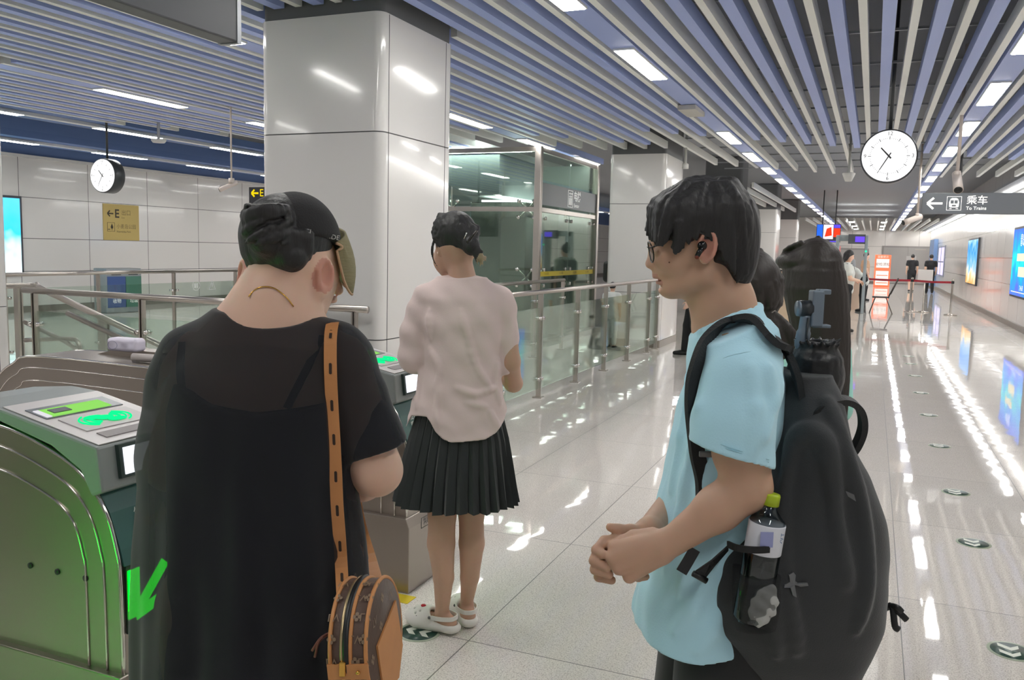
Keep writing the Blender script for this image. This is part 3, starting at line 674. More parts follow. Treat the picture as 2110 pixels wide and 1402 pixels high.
# ================================================================ railings
GLASS = pane('railing_glass', 'f3f9f5', 0.13, 0.995)
def railing(name, label, pts, zt=1.14, posts=(), group=None, glass=True, r=0.025, end_posts=True, bar=None):
    """straight glass railing between two floor points; posts = distances along it"""
    a, b = Vector(pts[0]), Vector(pts[1]); d = (b-a); L_ = d.length; d.normalize(); ang = math.atan2(d.y, d.x)
    t = thing(name, label, 'railing', (a.x, a.y, 0), ang, group)
    mb = MB(); mb.tube([(-0.03, 0, zt-r), (L_+0.03, 0, zt-r)], r, 14); mb.build('handrail', STEEL, t)
    for s_ in posts:
        q = thing_part('post', t, (s_, 0, 0))
        mb = MB(); mb.box((-0.006, -0.028, 0.0), (0.006, 0.028, zt-2*r+0.004)).box((-0.05, -0.05, 0), (0.05, 0.05, 0.012)); mb.box((0.012, -0.02, 0.0), (0.022, 0.02, zt-2*r+0.004)); mb.build('bar', STEEL, q)
        for zz in (0.2, zt-0.3):
            for xx in (-0.035, 0.05): MB().cyl((xx, -0.03, zz), (xx, 0.03, zz), 0.02, 12).build('glass_clamp', CHROME, q)
    P_ = sorted(posts); 
    if glass:
        for u, v in zip(P_[:-1], P_[1:]):
            MB().box((u+0.03, -0.005, 0.1), (v-0.03, 0.005, zt-0.19)).build('glass_panel', GLASS, t)
    return t
def thing_part(name, parent, loc):
    o = bpy.data.objects.new(name, None); C.objects.link(o); o.parent = parent; o.location = loc; return o
railing('railing', 'long glass and steel railing running from the big pillar to the second pillar', [(-3.165, 6.3, 0), (-3.165, 13.68, 0)], posts=[0.1, 1.0, 2.04, 3.26, 4.41, 5.55, 6.75, 7.3])
railing('railing', 'inner glass railing in front of the lift, behind the girl in pink', [(-4.45, 7.3, 0), (-4.45, 12.7, 0)], 1.115, posts=[0.1, 1.3, 2.6, 4.17, 5.38])
o = MB().box((-0.06, 0, 0), (0.06, 3.0, 0.1)).build('kerb', STEEL); o.location = (-4.93, 12.9, 0.12) ; 
o.location = (-4.82, 12.85, 0.0); tag(o, 'low steel kerb along the foot of the lift', 'kerb')
t = railing('railing', 'glass railing in front of the foreground pillar, passing behind the woman', [(-6.5, 5.02, 0), (-3.2, 5.02, 0)], posts=[0.1, 1.28, 2.3, 3.22])
mb = MB(); mb.tube([(0.5, -0.02, 0.95), (3.2, -0.02, 0.16)], 0.02, 12); mb.build('sloping_handrail', STEEL, t)
t = railing('railing', 'glass railing along the far side of the gate hall, left of the woman', [(-9.35, 6.0, 0), (-9.35, 11.4, 0)], posts=[0.1, 0.95, 2.27, 3.59, 4.9])
RINGM = mat('glass_print', 'd9dcdc', 0.5)
mb = MB(); mb.tube([(4.03+0.075*math.cos(k*PI/16), -0.012, 0.9+0.075*math.sin(k*PI/16)) for k in range(33)], 0.004, 6, False)
for s_ in (-0.025, 0.02): mb.box((4.03+s_-0.012, -0.012, 0.86), (4.03+s_+0.012, -0.008, 0.93))
mb.build('no_leaning_mark', RINGM, t)
mb = MB(); mb.tube([(4.30, -0.012, 0.83), (4.37, -0.012, 0.97), (4.44, -0.012, 0.83), (4.30, -0.012, 0.83)], 0.004, 6, False); mb.box((4.364, -0.012, 0.87), (4.376, -0.008, 0.925)); mb.build('warning_mark', RINGM, t)
# stair rail at the left edge
t = thing('stair_handrail', 'sloping steel handrail with posts at the left edge, going down to the right', 'railing', (0, 0, 0))
yb = 5.9; q0 = on_y(-90, 592, yb); q1 = on_y(78, 590, yb); q2 = on_y(335, 714, yb); q3 = q1 + (q2-q1)*1.25
t.location = (q1.x, yb, 0); o_ = Vector((q1.x, yb, 0))
mb = MB(); mb.tube(bez([q0-o_, q1-o_-Vector((0.08, 0, 0)), q1-o_+Vector((0.1, 0, -0.04)), q2-o_, q3-o_], 6), 0.03, 14); mb.build('handrail', STEEL, t)
dz = 0.36; mb = MB(); mb.tube([q1-o_+Vector((-0.2, 0, -dz)), q1-o_+Vector((0.35, 0, -dz-0.16)), q1-o_+Vector((0.62, 0, -dz-0.28))], 0.022, 12)
mb.tube(bez([q1-o_+Vector((-0.2, 0, -dz-0.18)), q1-o_+Vector((0.4, 0, -dz-0.13)), q1-o_+Vector((0.52, 0, -dz-0.17)), q1-o_+Vector((0.56, 0, -dz-0.30))], 5), 0.022, 12); mb.build('lower_rail', STEEL, t)
for xx in (-0.3, 0.85):
    zz = q1.z-0.02 if xx < 0 else (q1.z + (q2.z-q1.z)*(xx/(q2.x-q1.x)))
    mb = MB(); mb.box((xx-0.03, -0.012, 0), (xx+0.03, 0.012, zz)).box((xx-0.03, 0.03, 0), (xx+0.03, 0.045, zz)); mb.build('post', STEEL, t)

# ================================================================ lift
LG = pane('lift_glass', 'e9f1ec', 0.2, 0.97)
t = thing('lift_shaft', 'glass and steel lift shaft with a grey band reading 电梯 Elevator', 'lift', (-4.95, 12.8, 0))
W_, D_ = 3.1, 3.05
for nm, x, y in (('corner_post', 0, 0), ('corner_post', 0, D_), ('corner_post', -W_, 0), ('corner_post', -W_, D_)):
    MB().box((x-0.055, y-0.055, 0), (x+0.055, y+0.055, 3.18)).build(nm, STEEL, t, bevel=0.012)
for zz in (0.05, 2.19, 3.13):
    mb = MB(); mb.box((-0.03, 0.05, zz-0.035), (0.03, D_-0.05, zz+0.035)).box((-W_+0.05, -0.03, zz-0.035), (-0.05, 0.03, zz+0.035)).box((-W_-0.03, 0.05, zz-0.035), (-W_+0.03, D_-0.05, zz+0.035)); mb.build('transom', STEEL, t)
for k in range(2):
    y0, y1 = 0.06+k*1.5, 1.53+k*1.47
    for z0, z1 in ((0.1, 2.15), (2.24, 3.09)):
        MB().box((-0.012, y0, z0), (0.0, y1, z1)).build('glass_pane', LG, t)
        MB().box((-0.06-(k+1)*1.49, -0.0, z0), (-0.07-k*1.49, 0.012, z1)).build('glass_pane', LG, t)
GB = mat('lift_band', '6f7478', 0.35)
MB().box((0.002, 0.05, 2.27), (0.02, D_-0.05, 2.62)).build('sign_band', GB, t)
mb = MB(); frame2(MB(), 0, 0, 0, 0, 0, 0)
for b in ((1.38, 1.63, 2.30, 2.31), (1.38, 1.63, 2.58, 2.59), (1.38, 1.39, 2.30, 2.59), (1.62, 1.63, 2.30, 2.59)): mb.box((0.02, b[0], b[2]), (0.024, b[1], b[3]))
for k in range(3): mb.box((0.02, 1.43+k*0.06, 2.34), (0.024, 1.465+k*0.06, 2.46)); mb.lathe([(0.001, 0), (0.018, 0), (0.018, 0.004), (0.001, 0.004)], (0.02, 1.447+k*0.06, 2.485), 10, (1, 0, 0))
for k in range(2): mb.box((0.02, 1.44+k*0.1, 2.52), (0.024, 1.50+k*0.1, 2.55))
mb.build('lift_symbol', LETTER, t)
text('sign_text', '电梯', 0.19, LETTER, (0.022, 1.68, 2.49), (0, 1, 0), parent=t, align='LEFT', bold=0.003)
text('sign_text', 'Elevator', 0.09, LETTER, (0.022, 1.68, 2.34), (0, 1, 0), parent=t, align='LEFT', bold=0.002)
mb = MB().box((0.003, 0.06, 1.12), (0.008, D_-0.06, 1.2)); mb.build('yellow_strip', mat('yellow_strip', 'd9c32a', 0.45), t)
for k in range(4): text('strip_text', '小心玻璃', 0.05, mat('strip_ink', '8a6a10', 0.5), (0.009, 0.45+k*0.72, 1.16), (0, 1, 0), parent=t, thick=0.001)
def spider(o, ux, nrm, z):
    mb = MB(); c = Vector(o)+Vector((0, 0, z)); u = Vector(ux); n_ = Vector(nrm)
    for sx in (-1, 1):
        for sz in (-1, 1):
            e = c+u*sx*0.13+Vector((0, 0, sz*0.13)); mb.tube([c-n_*0.07, e-n_*0.03], [0.016, 0.012], 8); mb.cyl(e-n_*0.03, e+n_*0.015, 0.03, 14)
    mb.build('glass_bracket', CHROME, t)
for z in (2.19, 1.1): 
    for y in (0.22, 1.53, 2.85): spider((0, y, 0), (0, 1, 0), (1, 0, 0), z)
    for x in (-0.2, -1.55, -2.9): spider((x, 0, 0), (1, 0, 0), (0, -1, 0), z)
SH = mat('shaft_grey', 'a4aca9', 0.5)
MB().box((-1.4, 0.9, 2.36), (-0.6, 2.2, 2.39)).build('car_fill_light', glow('car_fill_light', 'f2fff6', 14.0), t)  # glowing slab added on the car to brighten the lift interior
MB().box((-2.9, 0.3, 3.14), (-0.3, 0.45, 3.16)).build('shaft_fill_light', glow('shaft_fill_light', 'f2fff6', 30.0), t)  # strip added under the shaft top as fill light for the lift

MB().box((-W_+0.1, D_-0.12, 0.05), (-0.1, D_-0.08, 3.15)).build('back_wall', SH, t)
MB().box((-1.55, 0.75, 0.12), (-0.5, 2.4, 2.35)).build('lift_car', mat('lift_car_steel', 'a7aaa5', 0.25, 0.85), t, bevel=0.02)
MB().box((-0.5, 1.55, 0.15), (-0.48, 1.57, 2.2)).build('door_seam', DARK, t)
MB().ext([(-2.1, 2.75), (-1.5, 2.45), (-0.9, 2.45), (-0.9, 3.12), (-2.1, 3.12)], 'y', 0.5, 2.2).build('machine_housing', mat('machine_dark', '5d6365', 0.6), t)
for x in (-2.85, -2.2): MB().box((x, 0.9, 0.1), (x+0.12, 1.05, 3.15)).build('guide_rail', mat('guide_rail', '7f8684', 0.4, 0.5), t)
MB().box((-2.85, 0.75, 2.25), (-2.35, 0.8, 3.1)).build('shaft_panel', mat('shaft_panel', 'a8aa93', 0.4), t)
MB().box((-0.06, D_+0.02, 0), (0.0, D_+0.025, 0.02)).build('threshold', STEEL, t)

# litter bin beyond the far railing
q = on_x(243, 640, -15.0)
t = thing('recycling_bin', 'grey recycling bin with a blue front beyond the railing at left', 'bin', (-15.0, q.y, 0), PI/2-0.15)
MB().box((-0.42, -0.25, 0), (0.42, 0.2, 0.95)).build('cabinet', mat('bin_grey', '9aa0a2', 0.4, 0.4), t, bevel=0.02)
MB().box((-0.4, -0.262, 0.12), (0.02, -0.251, 0.78)).build('front_panel', mat('bin_blue', '3b568f', 0.4), t); MB().box((0.03, -0.262, 0.12), (0.4, -0.251, 0.78)).build('front_panel', mat('bin_green', '4c7d6c', 0.4), t)
for k, (s1, s2) in enumerate((('可回收物', '其他垃圾'), ('其他垃圾', '可回收物'))):
    text('bin_text', s1[:2]+'\n'+s1[2:], 0.1, LETTER, (-0.19+0.4*k, -0.264, 0.3), parent=t)
for k in range(2): MB().box((-0.3+0.4*k, -0.258, 0.81), (-0.08+0.4*k, -0.252, 0.88)).build('slot', BLACK, t)

# ================================================================ ticket gates
BRUSH = mat('gate_steel', 'a39a92', 0.33, 0.92, bump=0.02, bscale=60, bstretch=(1, 1, 12)); GREYTOP = mat('gate_top', 'c9c4c3', 0.35); GREYCASE = mat('gate_case', '8a8f8e', 0.4)
GREENP = mat('gate_green_panel', '35605a', 0.35); GLED = glow('green_led', '00ff12', 11.0); GICON = glow('green_icon', '12e884', 1.3); SCREEN = glow('white_screen', 'f4f6ff', 1.3)
PROFILE = [(0, 0.34), (-0.004, 0.62), (-0.015, 0.70), (-0.05, 0.80), (-0.12, 0.888), (-0.24, 0.952), (-0.46, 1.008), (-0.72, 1.0), (-1.05, 0.915), (-2.27, 0.915), (-2.5, 0.86), (-2.64, 0.76), (-2.71, 0.62), (-2.72, 0.34)]
def offset_poly(poly, d):
    out = []
    for i, p in enumerate(poly):
        a = Vector(poly[max(i-1, 0)]); b = Vector(poly[min(i+1, len(poly)-1)]); tg = (b-a).normalized(); n_ = Vector((-tg.y, tg.x)); out.append(Vector(p)+n_*d)
    return out
def gate_proto():
    t = thing('ticket_gate', None, 'ticket gate'); W = 0.34
    poly = bez([(p[0], 0, p[1]) for p in PROFILE], 4); poly = [(p.x, p.z) for p in poly]
    MB().ext(poly, 'y', 0.012, W-0.012).build('body', BRUSH, t)
    MB().ext([(0.022, 0), (0.022, 0.30), (0.004, 0.345), (-2.724, 0.345), (-2.742, 0.30), (-2.742, 0)], 'y', -0.012, W+0.012).build('plinth', BRUSH, t, bevel=0.004)
    for side in (0, 1):
        for off, rad in ((0.003, 0.006), (0.065, 0.0035), (0.135, 0.0035)):
            pl = offset_poly(PROFILE, off)
            pts = bez([(p.x, (0.010 if side == 0 else W-0.010), p.y) for p in pl], 5)
            mb = MB(); mb.tube(pts, rad, 8); mb.build('chrome_trim', CHROME, t)
        for k in range(3): MB().lathe([(0.001, 0), (0.009, 0), (0.009, 0.004), (0.001, 0.004)], (-0.14-0.11*k, 0.012 if side == 0 else W-0.012, 0.60), 12, (0, -1 if side == 0 else 1, 0)).build('sensor', BLACK, t)
        for k in range(2): MB().lathe([(0.001, 0), (0.009, 0), (0.009, 0.004), (0.001, 0.004)], (-1.2-0.5*k, 0.012 if side == 0 else W-0.012, 0.60), 12, (0, -1 if side == 0 else 1, 0)).build('sensor', BLACK, t)
    # reader head
    low = [(p[0], p[1]+0.02) for p in PROFILE[3:8]]
    case = [(-0.066, 0.988), (-0.05, 0.862)] + [(-0.09, 0.845), (-0.13, 0.915), (-0.24, 0.972), (-0.46, 1.024), (-0.74, 1.015)] + [(-0.84, 0.985), (-0.74, 1.05), (-0.56, 1.068), (-0.46, 1.062)]
    MB().ext(case, 'y', -0.006, W+0.006).build('reader_head', GREYCASE, t, bevel=0.008)
    sl = Vector((-0.394, 0, 0.074)).normalized(); up = Vector((0.074, 0, 0.394)).normalized(); Yv = Vector((0, 1, 0))
    top0 = Vector((-0.066, 0, 0.988))
    def slab(name, s0, s1, y0, y1, m_, h=0.0025, lift=0.001):
        vs = [top0+sl*s+Yv*y+up*hh for hh in (lift, lift+h) for s, y in ((s0, y0), (s1, y0), (s1, y1), (s0, y1))]
        mb = MB().add(vs, [(0, 1, 2, 3), (7, 6, 5, 4), (0, 4, 5, 1), (1, 5, 6, 2), (2, 6, 7, 3), (3, 7, 4, 0)]); return mb.build(name, m_, t)
    slab('top_plate', 0.005, 0.385, 0.006, W-0.006, GREYTOP)
    slab('label_plate', 0.035, 0.075, 0.06, 0.24, mat('label_grey', '8e8888', 0.5), lift=0.004)
    slab('display_recess', 0.235, 0.325, 0.03, 0.30, mat('display_dark', '6e7378', 0.3), lift=0.004)
    slab('display', 0.24, 0.30, 0.05, 0.26, glow('display_green', '8fd864', 1.0), lift=0.007); slab('display_figure', 0.255, 0.285, 0.07, 0.13, mat('display_figure', '5c6064', 0.5), lift=0.010)
    slab('display_strip', 0.24, 0.30, 0.035, 0.052, glow('display_white', 'e6e4ea', 0.9), lift=0.0075)
    slab('reader_plate', 0.10, 0.215, 0.05, 0.29, mat('reader_plate', 'b8b3b2', 0.4), lift=0.004)
    rc = top0+sl*0.158+Yv*0.165+up*0.0075; mb = MB()
    for rr, w2 in ((0.028, 0.004), (0.04, 0.003), (0.05, 0.003)):
        for a0 in (-0.9, PI-0.9):
            pts = [rc+sl*rr*0.95*math.sin(a0+1.8*k/10)+Yv*rr*1.7*math.cos(a0+1.8*k/10) for k in range(11)]; mb.tube(pts, w2, 6)
    for sx, sy, rx, ry in ((0.018, -0.028, 0.016, 0.034), (-0.02, 0.024, 0.015, 0.03), (0.004, 0.0, 0.018, 0.03)):
        ring = [rc+sl*(sx+rx*math.cos(2*PI*k/20))+Yv*(sy+ry*math.sin(2*PI*k/20))+up*0.002 for k in range(20)]; mb.add(ring, [tuple(range(20))])
    mb.build('card_symbol', GICON, t)
    # front: screen, green notice, arrow panel
    MB().box((-0.06, 0.055, 0.888), (-0.046, 0.285, 0.983), Matrix.Rotation(-0.12, 3, 'Y')).build('screen_bezel', mat('bezel', '2d3b38', 0.3), t)
    MB().box((-0.05, 0.068, 0.898), (-0.043, 0.272, 0.974), Matrix.Rotation(-0.12, 3, 'Y')).build('screen', SCREEN, t)
    MB().ext([(0.003, 0.655), (-0.010, 0.70), (-0.046, 0.80), (-0.085, 0.855), (-0.10, 0.84), (-0.06, 0.78), (-0.03, 0.66)], 'y', 0.016, W-0.016).build('notice_panel', GREENP, t)
    uu = Vector((-0.036, 0, 0.10)).normalized(); n0 = Vector((-0.026, 0.0, 0.75))
    WH = mat('notice_white', 'e4e8e2', 0.5); YE = mat('notice_yellow', 'e2b13a', 0.5)
    nn = Vector((0, 1, 0)).cross(uu)
    def ntext(s, size, m_, y, dz, al='LEFT'): return text('notice_text', s, size, m_, n0+Yv*y+uu*dz+nn*0.004, (0, 1, 0), uu, t, 0.0015, al)
    ntext('坐地铁', 0.030, WH, 0.085, 0.035); ntext('用', 0.032, WH, 0.075, -0.002); ntext('青岛地铁', 0.032, YE, 0.108, -0.002); ntext('轻松出行', 0.010, WH, 0.14, -0.028); ntext('下载看', 0.011, WH, 0.14, -0.048); ntext('二 代', 0.011, WH, 0.14, -0.068)
    mb = MB(); mb.add([n0+Yv*0.155+uu*0.062+nn*0.006, n0+Yv*0.177+uu*0.062+nn*0.006, n0+Yv*0.162+uu*0.082+nn*0.006], [(0, 1, 2)]); mb.build('notice_mark', WH, t)
    MB().box((-0.004, 0.02, 0.46), (0.004, 0.30, 0.655)).build('arrow_panel', mat('panel_black_green', '0d2a1c', 0.3), t)
    mb = MB()
    def bar(p, q, w_):
        p, q = Vector(p), Vector(q); d = (q-p).normalized(); n_ = Vector((-d.y, d.x))*w_
        c = [p+n_, q+n_, q-n_, p-n_]; mb.add([(0.0062, v.x, v.y) for v in c]+[(0.0042, v.x, v.y) for v in c], [(0, 1, 2, 3), (0, 4, 5, 1), (1, 5, 6, 2), (2, 6, 7, 3), (3, 7, 4, 0)])
    bar((0.045, 0.50), (0.045, 0.64), 0.020); bar((0.05, 0.51), (0.16, 0.625), 0.017); bar((0.05, 0.505), (0.155, 0.525), 0.017)
    mb.build('green_arrow', GLED, t)
    mb = MB(); 
    for b in ((0.10, 0.24, 0.27, 0.272), (0.10, 0.24, 0.318, 0.32), (0.10, 0.102, 0.27, 0.32), (0.238, 0.24, 0.27, 0.32)): mb.box((0.022, b[0], b[2]), (0.0235, b[1], b[3]))
    mb.build('number_frame', DARK, t); text('gate_number', 'AGM', 0.045, DARK, (0.0222, 0.17, 0.295), (0, 1, 0), parent=t, thick=0.001)
    # swing flap housing in the middle
    MB().ext([(-1.2, 0.916), (-1.35, 0.955), (-1.95, 0.955), (-2.1, 0.916)], 'y', 0.22, W-0.015).build('flap_housing', BRUSH, t)
    return t
g = gate_proto(); gx = -1.85
g.location = (gx, 1.68, 0); tag(g, 'ticket gate at the left edge with a lit white screen, beside the woman in black', 'ticket gate', 'ticket gates')
for x, y, lab in ((gx, 3.255, 'ticket gate in front of the girl in pink, next to the big pillar'), (gx, 0.22, 'ticket gate just left of the camera, outside the photo')):
    o = copy_tree(g); o.location = (x, y, 0); tag(o, lab, 'ticket gate', 'ticket gates')
# green passage light on the facing side of the near gate
o = MB().box((0, 0, 0), (0.24, 0.012, 0.22)).build('passage_light', glow('passage_green', '10f020', 30.0)); o.location = (-2.52, 0.575, 0.33); tag(o, 'green passage light on the near ticket gate, outside the photo', 'passage light')
t = thing('tissue_pack', 'white paper packet lying on the flat top of the second ticket gate', 'paper packet', (-3.67, 3.42, 0.957), 0.1)
f = Field((-0.12, -0.06, -0.005), (0.12, 0.06, 0.09), 0.004); f.op(rbox((0, 0, 0.036), (0.095, 0.045, 0.036), 0.02)); f.disp(lambda x, y, z: 0.003*np.sin(x*70)*np.sin(z*90)+0*y); f.build('packet', mat('packet_white', 'e9e2f2', 0.4), t)
MB().tube([(-0.05+0.03*math.cos(k*PI/10), -0.047, 0.035+0.022*math.sin(k*PI/10)) for k in range(21)], 0.0012, 5, False).build('printed_ring', mat('packet_ink', '8d86a6', 0.5), t)
o = MB().cyl((0, 0, 0.022), (0.26, 0.03, 0.022), 0.022, 16).build('paper_roll', mat('paper_roll', 'c9bfba', 0.5)); o.location = (-3.56, 3.36, 0.916); tag(o, 'rolled grey paper tube lying on the second ticket gate beside the packet', 'paper roll')
# ================================================================ people: shared tools
SKIN = mat('skin', 'dfbaa4', 0.5, spec=0.35, sss=0.25, vary=0.05, bscale=30)
SKIN2 = mat('skin_tan', 'c9a48c', 0.5, spec=0.35, sss=0.25, vary=0.05, bscale=30)
SKIN3 = mat('skin_legs', 'c7a28c', 0.5, spec=0.35, sss=0.2, vary=0.05, bscale=20)
LIP = mat('lips', 'bd8d7c', 0.45, spec=0.4); FLUSH = mat('ear_flush', 'cf9886', 0.5, sss=0.3)
HAIR = mat('hair_black', '2c2b2c', 0.5, spec=0.4, bump=0.5, bscale=60, bstretch=(1, 1, 0.2)); HAIRB = mat('hair_brown', '332d2a', 0.5, spec=0.4, bump=0.4, bscale=60, bstretch=(1, 1, 0.2))
HAIRL = mat('hair_blond_ends', '9c8a72', 0.5)
VIEWROT = -YAW
class Fig:
    """figure frame: x to the right in the view, y away from the camera, z up; origin on the floor"""
    def __init__(s, x, y, name='person', label=None, cat='person', rot=VIEWROT, z=0.0):
        s.o = Vector((x, y, z)); s.rot = rot; s.M = Matrix.Rotation(rot, 3, 'Z'); s.Mi = s.M.transposed()
        s.t = thing(name, label, cat, s.o, rot)
        s.c = s.Mi @ (CAM - s.o)
    def lp(s, px, py, dy=0.0):
        d = s.Mi @ ray(px, py); t = (dy-s.c.y)/d.y; return s.c + d*t
    def loc(s, w): return s.Mi @ (Vector(w)-s.o)
    def hit(s, fl, px, py, off=0.0, t0=0.4, t1=6.0):
        """where the sight line first meets the solid"""
        d = (s.Mi @ ray(px, py)); d.normalize(); t = np.arange(t0, t1, fl.vox*0.5); P = np.array(s.c)[None, :]+np.array(d)[None, :]*t[:, None]
        I = np.floor((P-fl.lo)/fl.vox+0.5).astype(int); ok = ((I >= 0) & (I < np.array(fl.n))).all(axis=1)
        val = np.full(len(t), 1.0); J = I[ok]; val[ok] = fl.a[J[:, 0], J[:, 1], J[:, 2]]
        k = np.where(val < 0)[0]
        if len(k) == 0: return None
        return Vector(P[k[0]]) - d*off
    def hits(s, fl, pts, off=0.0):
        out = []; last = None
        for p in pts:
            h = s.hit(fl, p[0], p[1], off)
            if h is None and last is not None: h = s.lp(p[0], p[1], last.y)
            if h is not None: out.append(h); last = h
        return out
    def zz(s, py, px=None, dy=0.0): return s.lp(1055 if px is None else px, py, dy).z
    def secs(s, rows, dy=0.0):
        """(py, xl, xr, ry[, dy]) in picture rows -> sections for stack()"""
        out = []
        for r in rows:
            q = dy if len(r) < 5 else r[4]; a = s.lp(r[1], r[0], q); b = s.lp(r[2], r[0], q)
            out.append(((a.z+b.z)/2, (a.x+b.x)/2, q, abs(b.x-a.x)/2, r[3]))
        return out
def merge(A, B, k=0.0):
    r = np.minimum(A.a, B.a)
    if k > 0: h = np.maximum(k-np.abs(A.a-B.a), 0)/k; r = r-h*h*k*0.25
    A.a = r.astype(np.float32); return A
def ear(fl, c, out, up, size=1.0):
    """outer ear: shell, rim, hollow and lobe"""
    c = Vector(c); o = Vector(out).normalized(); u = Vector(up); u = (u-o*u.dot(o)).normalized(); f = u.cross(o)
    R = Matrix((f, u, o)).transposed(); s = size
    fl.op(ell(c, (0.0165*s, 0.030*s, 0.009*s), R), 0.006)
    ring = [c+o*0.007*s+f*0.0145*s*math.cos(a)+u*0.027*s*math.sin(a) for a in np.linspace(-0.9, 3.9, 14)]
    chain(fl, ring, [0.0042*s]*14, 0.003); fl.op(ell(c-u*0.024*s+o*0.003, (0.009*s, 0.010*s, 0.006*s), R), 0.006)
    fl.sub(ell(c+o*0.008*s+u*0.002*s, (0.010*s, 0.017*s, 0.0065*s), R), 0.004)
def hand(fl, w, f, n, s, curl=(0.7, 0.8, 0.85, 0.9), sc=1.0, thumb=0.5, k=0.006):
    """wrist w, pointing f, palm facing n, thumb side s; curl = bend per joint"""
    w = Vector(w); f = Vector(f).normalized(); n = Vector(n); n = (n-f*n.dot(f)).normalized(); s_ = f.cross(n); s_ = s_ if s_.dot(Vector(s)) > 0 else -s_
    offs = (0.030, 0.010, -0.010, -0.028); lens = ((0.040, 0.025, 0.020), (0.044, 0.028, 0.021), (0.041, 0.026, 0.020), (0.032, 0.020, 0.018)); reach = (0.084, 0.088, 0.084, 0.076)
    for o_, L_, r_, cu in zip(offs, lens, reach, curl):
        b = w+f*r_*sc+s_*o_*sc
        fl.op(cone(w+s_*o_*0.55*sc, b, 0.0155*sc, 0.0112*sc), 0.014)
        p = b; d = f.copy(); ra = 0.0098*sc
        for i, l in enumerate(L_):
            d = (d*math.cos(cu)+n*math.sin(cu)).normalized(); n2 = (n-d*n.dot(d)); q = p+d*l*sc
            fl.op(cone(p, q, ra, ra*0.9), k*0.6); p = q; ra *= 0.9
            n = n2.normalized() if n2.length > 1e-3 else n
        n = Vector(s_).cross(f); n = n if n.dot(Vector((0, 0, 0))+n) > 0 else n
    return fl
def hand2(fl, w, f, n, s, curl=(0.7, 0.8, 0.85, 0.9), sc=1.0, thumb=0.5):
    w = Vector(w); f = Vector(f).normalized(); n0 = Vector(n); n0 = (n0-f*n0.dot(f)).normalized(); sd = Vector(s); sd = (sd-f*sd.dot(f)-n0*sd.dot(n0)).normalized()
    offs = (0.030, 0.010, -0.010, -0.028); lens = ((0.040, 0.025, 0.020), (0.044, 0.028, 0.021), (0.041, 0.026, 0.020), (0.032, 0.020, 0.018)); reach = (0.084, 0.088, 0.084, 0.076)
    for o_, L_, r_, cu in zip(offs, lens, reach, curl):
        b = w+f*r_*sc+sd*o_*sc
        fl.op(cone(w+sd*o_*0.55*sc, b, 0.0155*sc, 0.0112*sc), 0.014)
        p = b; a = 0.0; ra = 0.0098*sc
        for l in L_:
            a += cu; d = f*math.cos(a)+n0*math.sin(a); q = p+d*l*sc; fl.op(cone(p, q, ra, ra*0.92), 0.003); p = q; ra *= 0.92
    b = w+f*0.022*sc+sd*0.026*sc+n0*0.006; p = b; dirs = ((0.62, 0.72, 0.25), (0.85, 0.35, 0.35+thumb*0.5), (0.9, 0.05, 0.4+thumb*0.7))
    for (x, y, z), l, ra in zip(dirs, (0.040, 0.032, 0.024), (0.0135, 0.0108, 0.0095)):
        d = (f*x+sd*y+n0*z).normalized(); q = p+d*l*sc; fl.op(cone(p, q, ra*sc, ra*0.9*sc), 0.008); p = q
def locks(fl, c, r, crown, n, th0, th1, rad=0.010, k=0.006, seed=1, seg=4, wild=0.15, lift=1.0, phis=None, tip=0.35):
    """clumps of hair combed over an ellipsoid from the crown down; th1(phi) = where each ends"""
    R_ = random.Random(seed); c = Vector(c); cr = Vector(crown).normalized(); a = Vector((1, 0, 0)) if abs(cr.x) < 0.9 else Vector((0, 1, 0)); u = (a-cr*a.dot(cr)).normalized(); v = cr.cross(u)
    for i in range(n):
        ph = R_.uniform(0, 2*PI) if phis is None else R_.uniform(*phis); t0 = th0*R_.uniform(0.2, 1.0); t1 = th1(ph)*R_.uniform(0.88, 1.06)
        if t1 <= t0+0.1: continue
        tw = R_.uniform(-wild, wild); pts = []; ll = lift*R_.uniform(0.98, 1.035)
        for j in range(seg+1):
            t = t0+(t1-t0)*j/seg; p_ = ph+tw*j/seg; d = cr*math.cos(t)+(u*math.cos(p_)+v*math.sin(p_))*math.sin(t)
            pts.append(c+Vector((d.x*r[0], d.y*r[1], d.z*r[2]))*ll)
        chain(fl, pts, [rad*(1.0-(1-tip)*(j/seg)**2) for j in range(seg+1)], k)
def phone(parent, c, up, n, name='phone'):
    up = Vector(up).normalized(); n = Vector(n).normalized(); s = up.cross(n); M = Matrix((s, n, up)).transposed(); c = Vector(c)
    o = MB().box((-0.036, -0.004, -0.078), (0.036, 0.004, 0.078)).build(name, BLACK, parent, bevel=0.003)
    o.matrix_local = Matrix.Translation(c) @ M.to_4x4(); return o

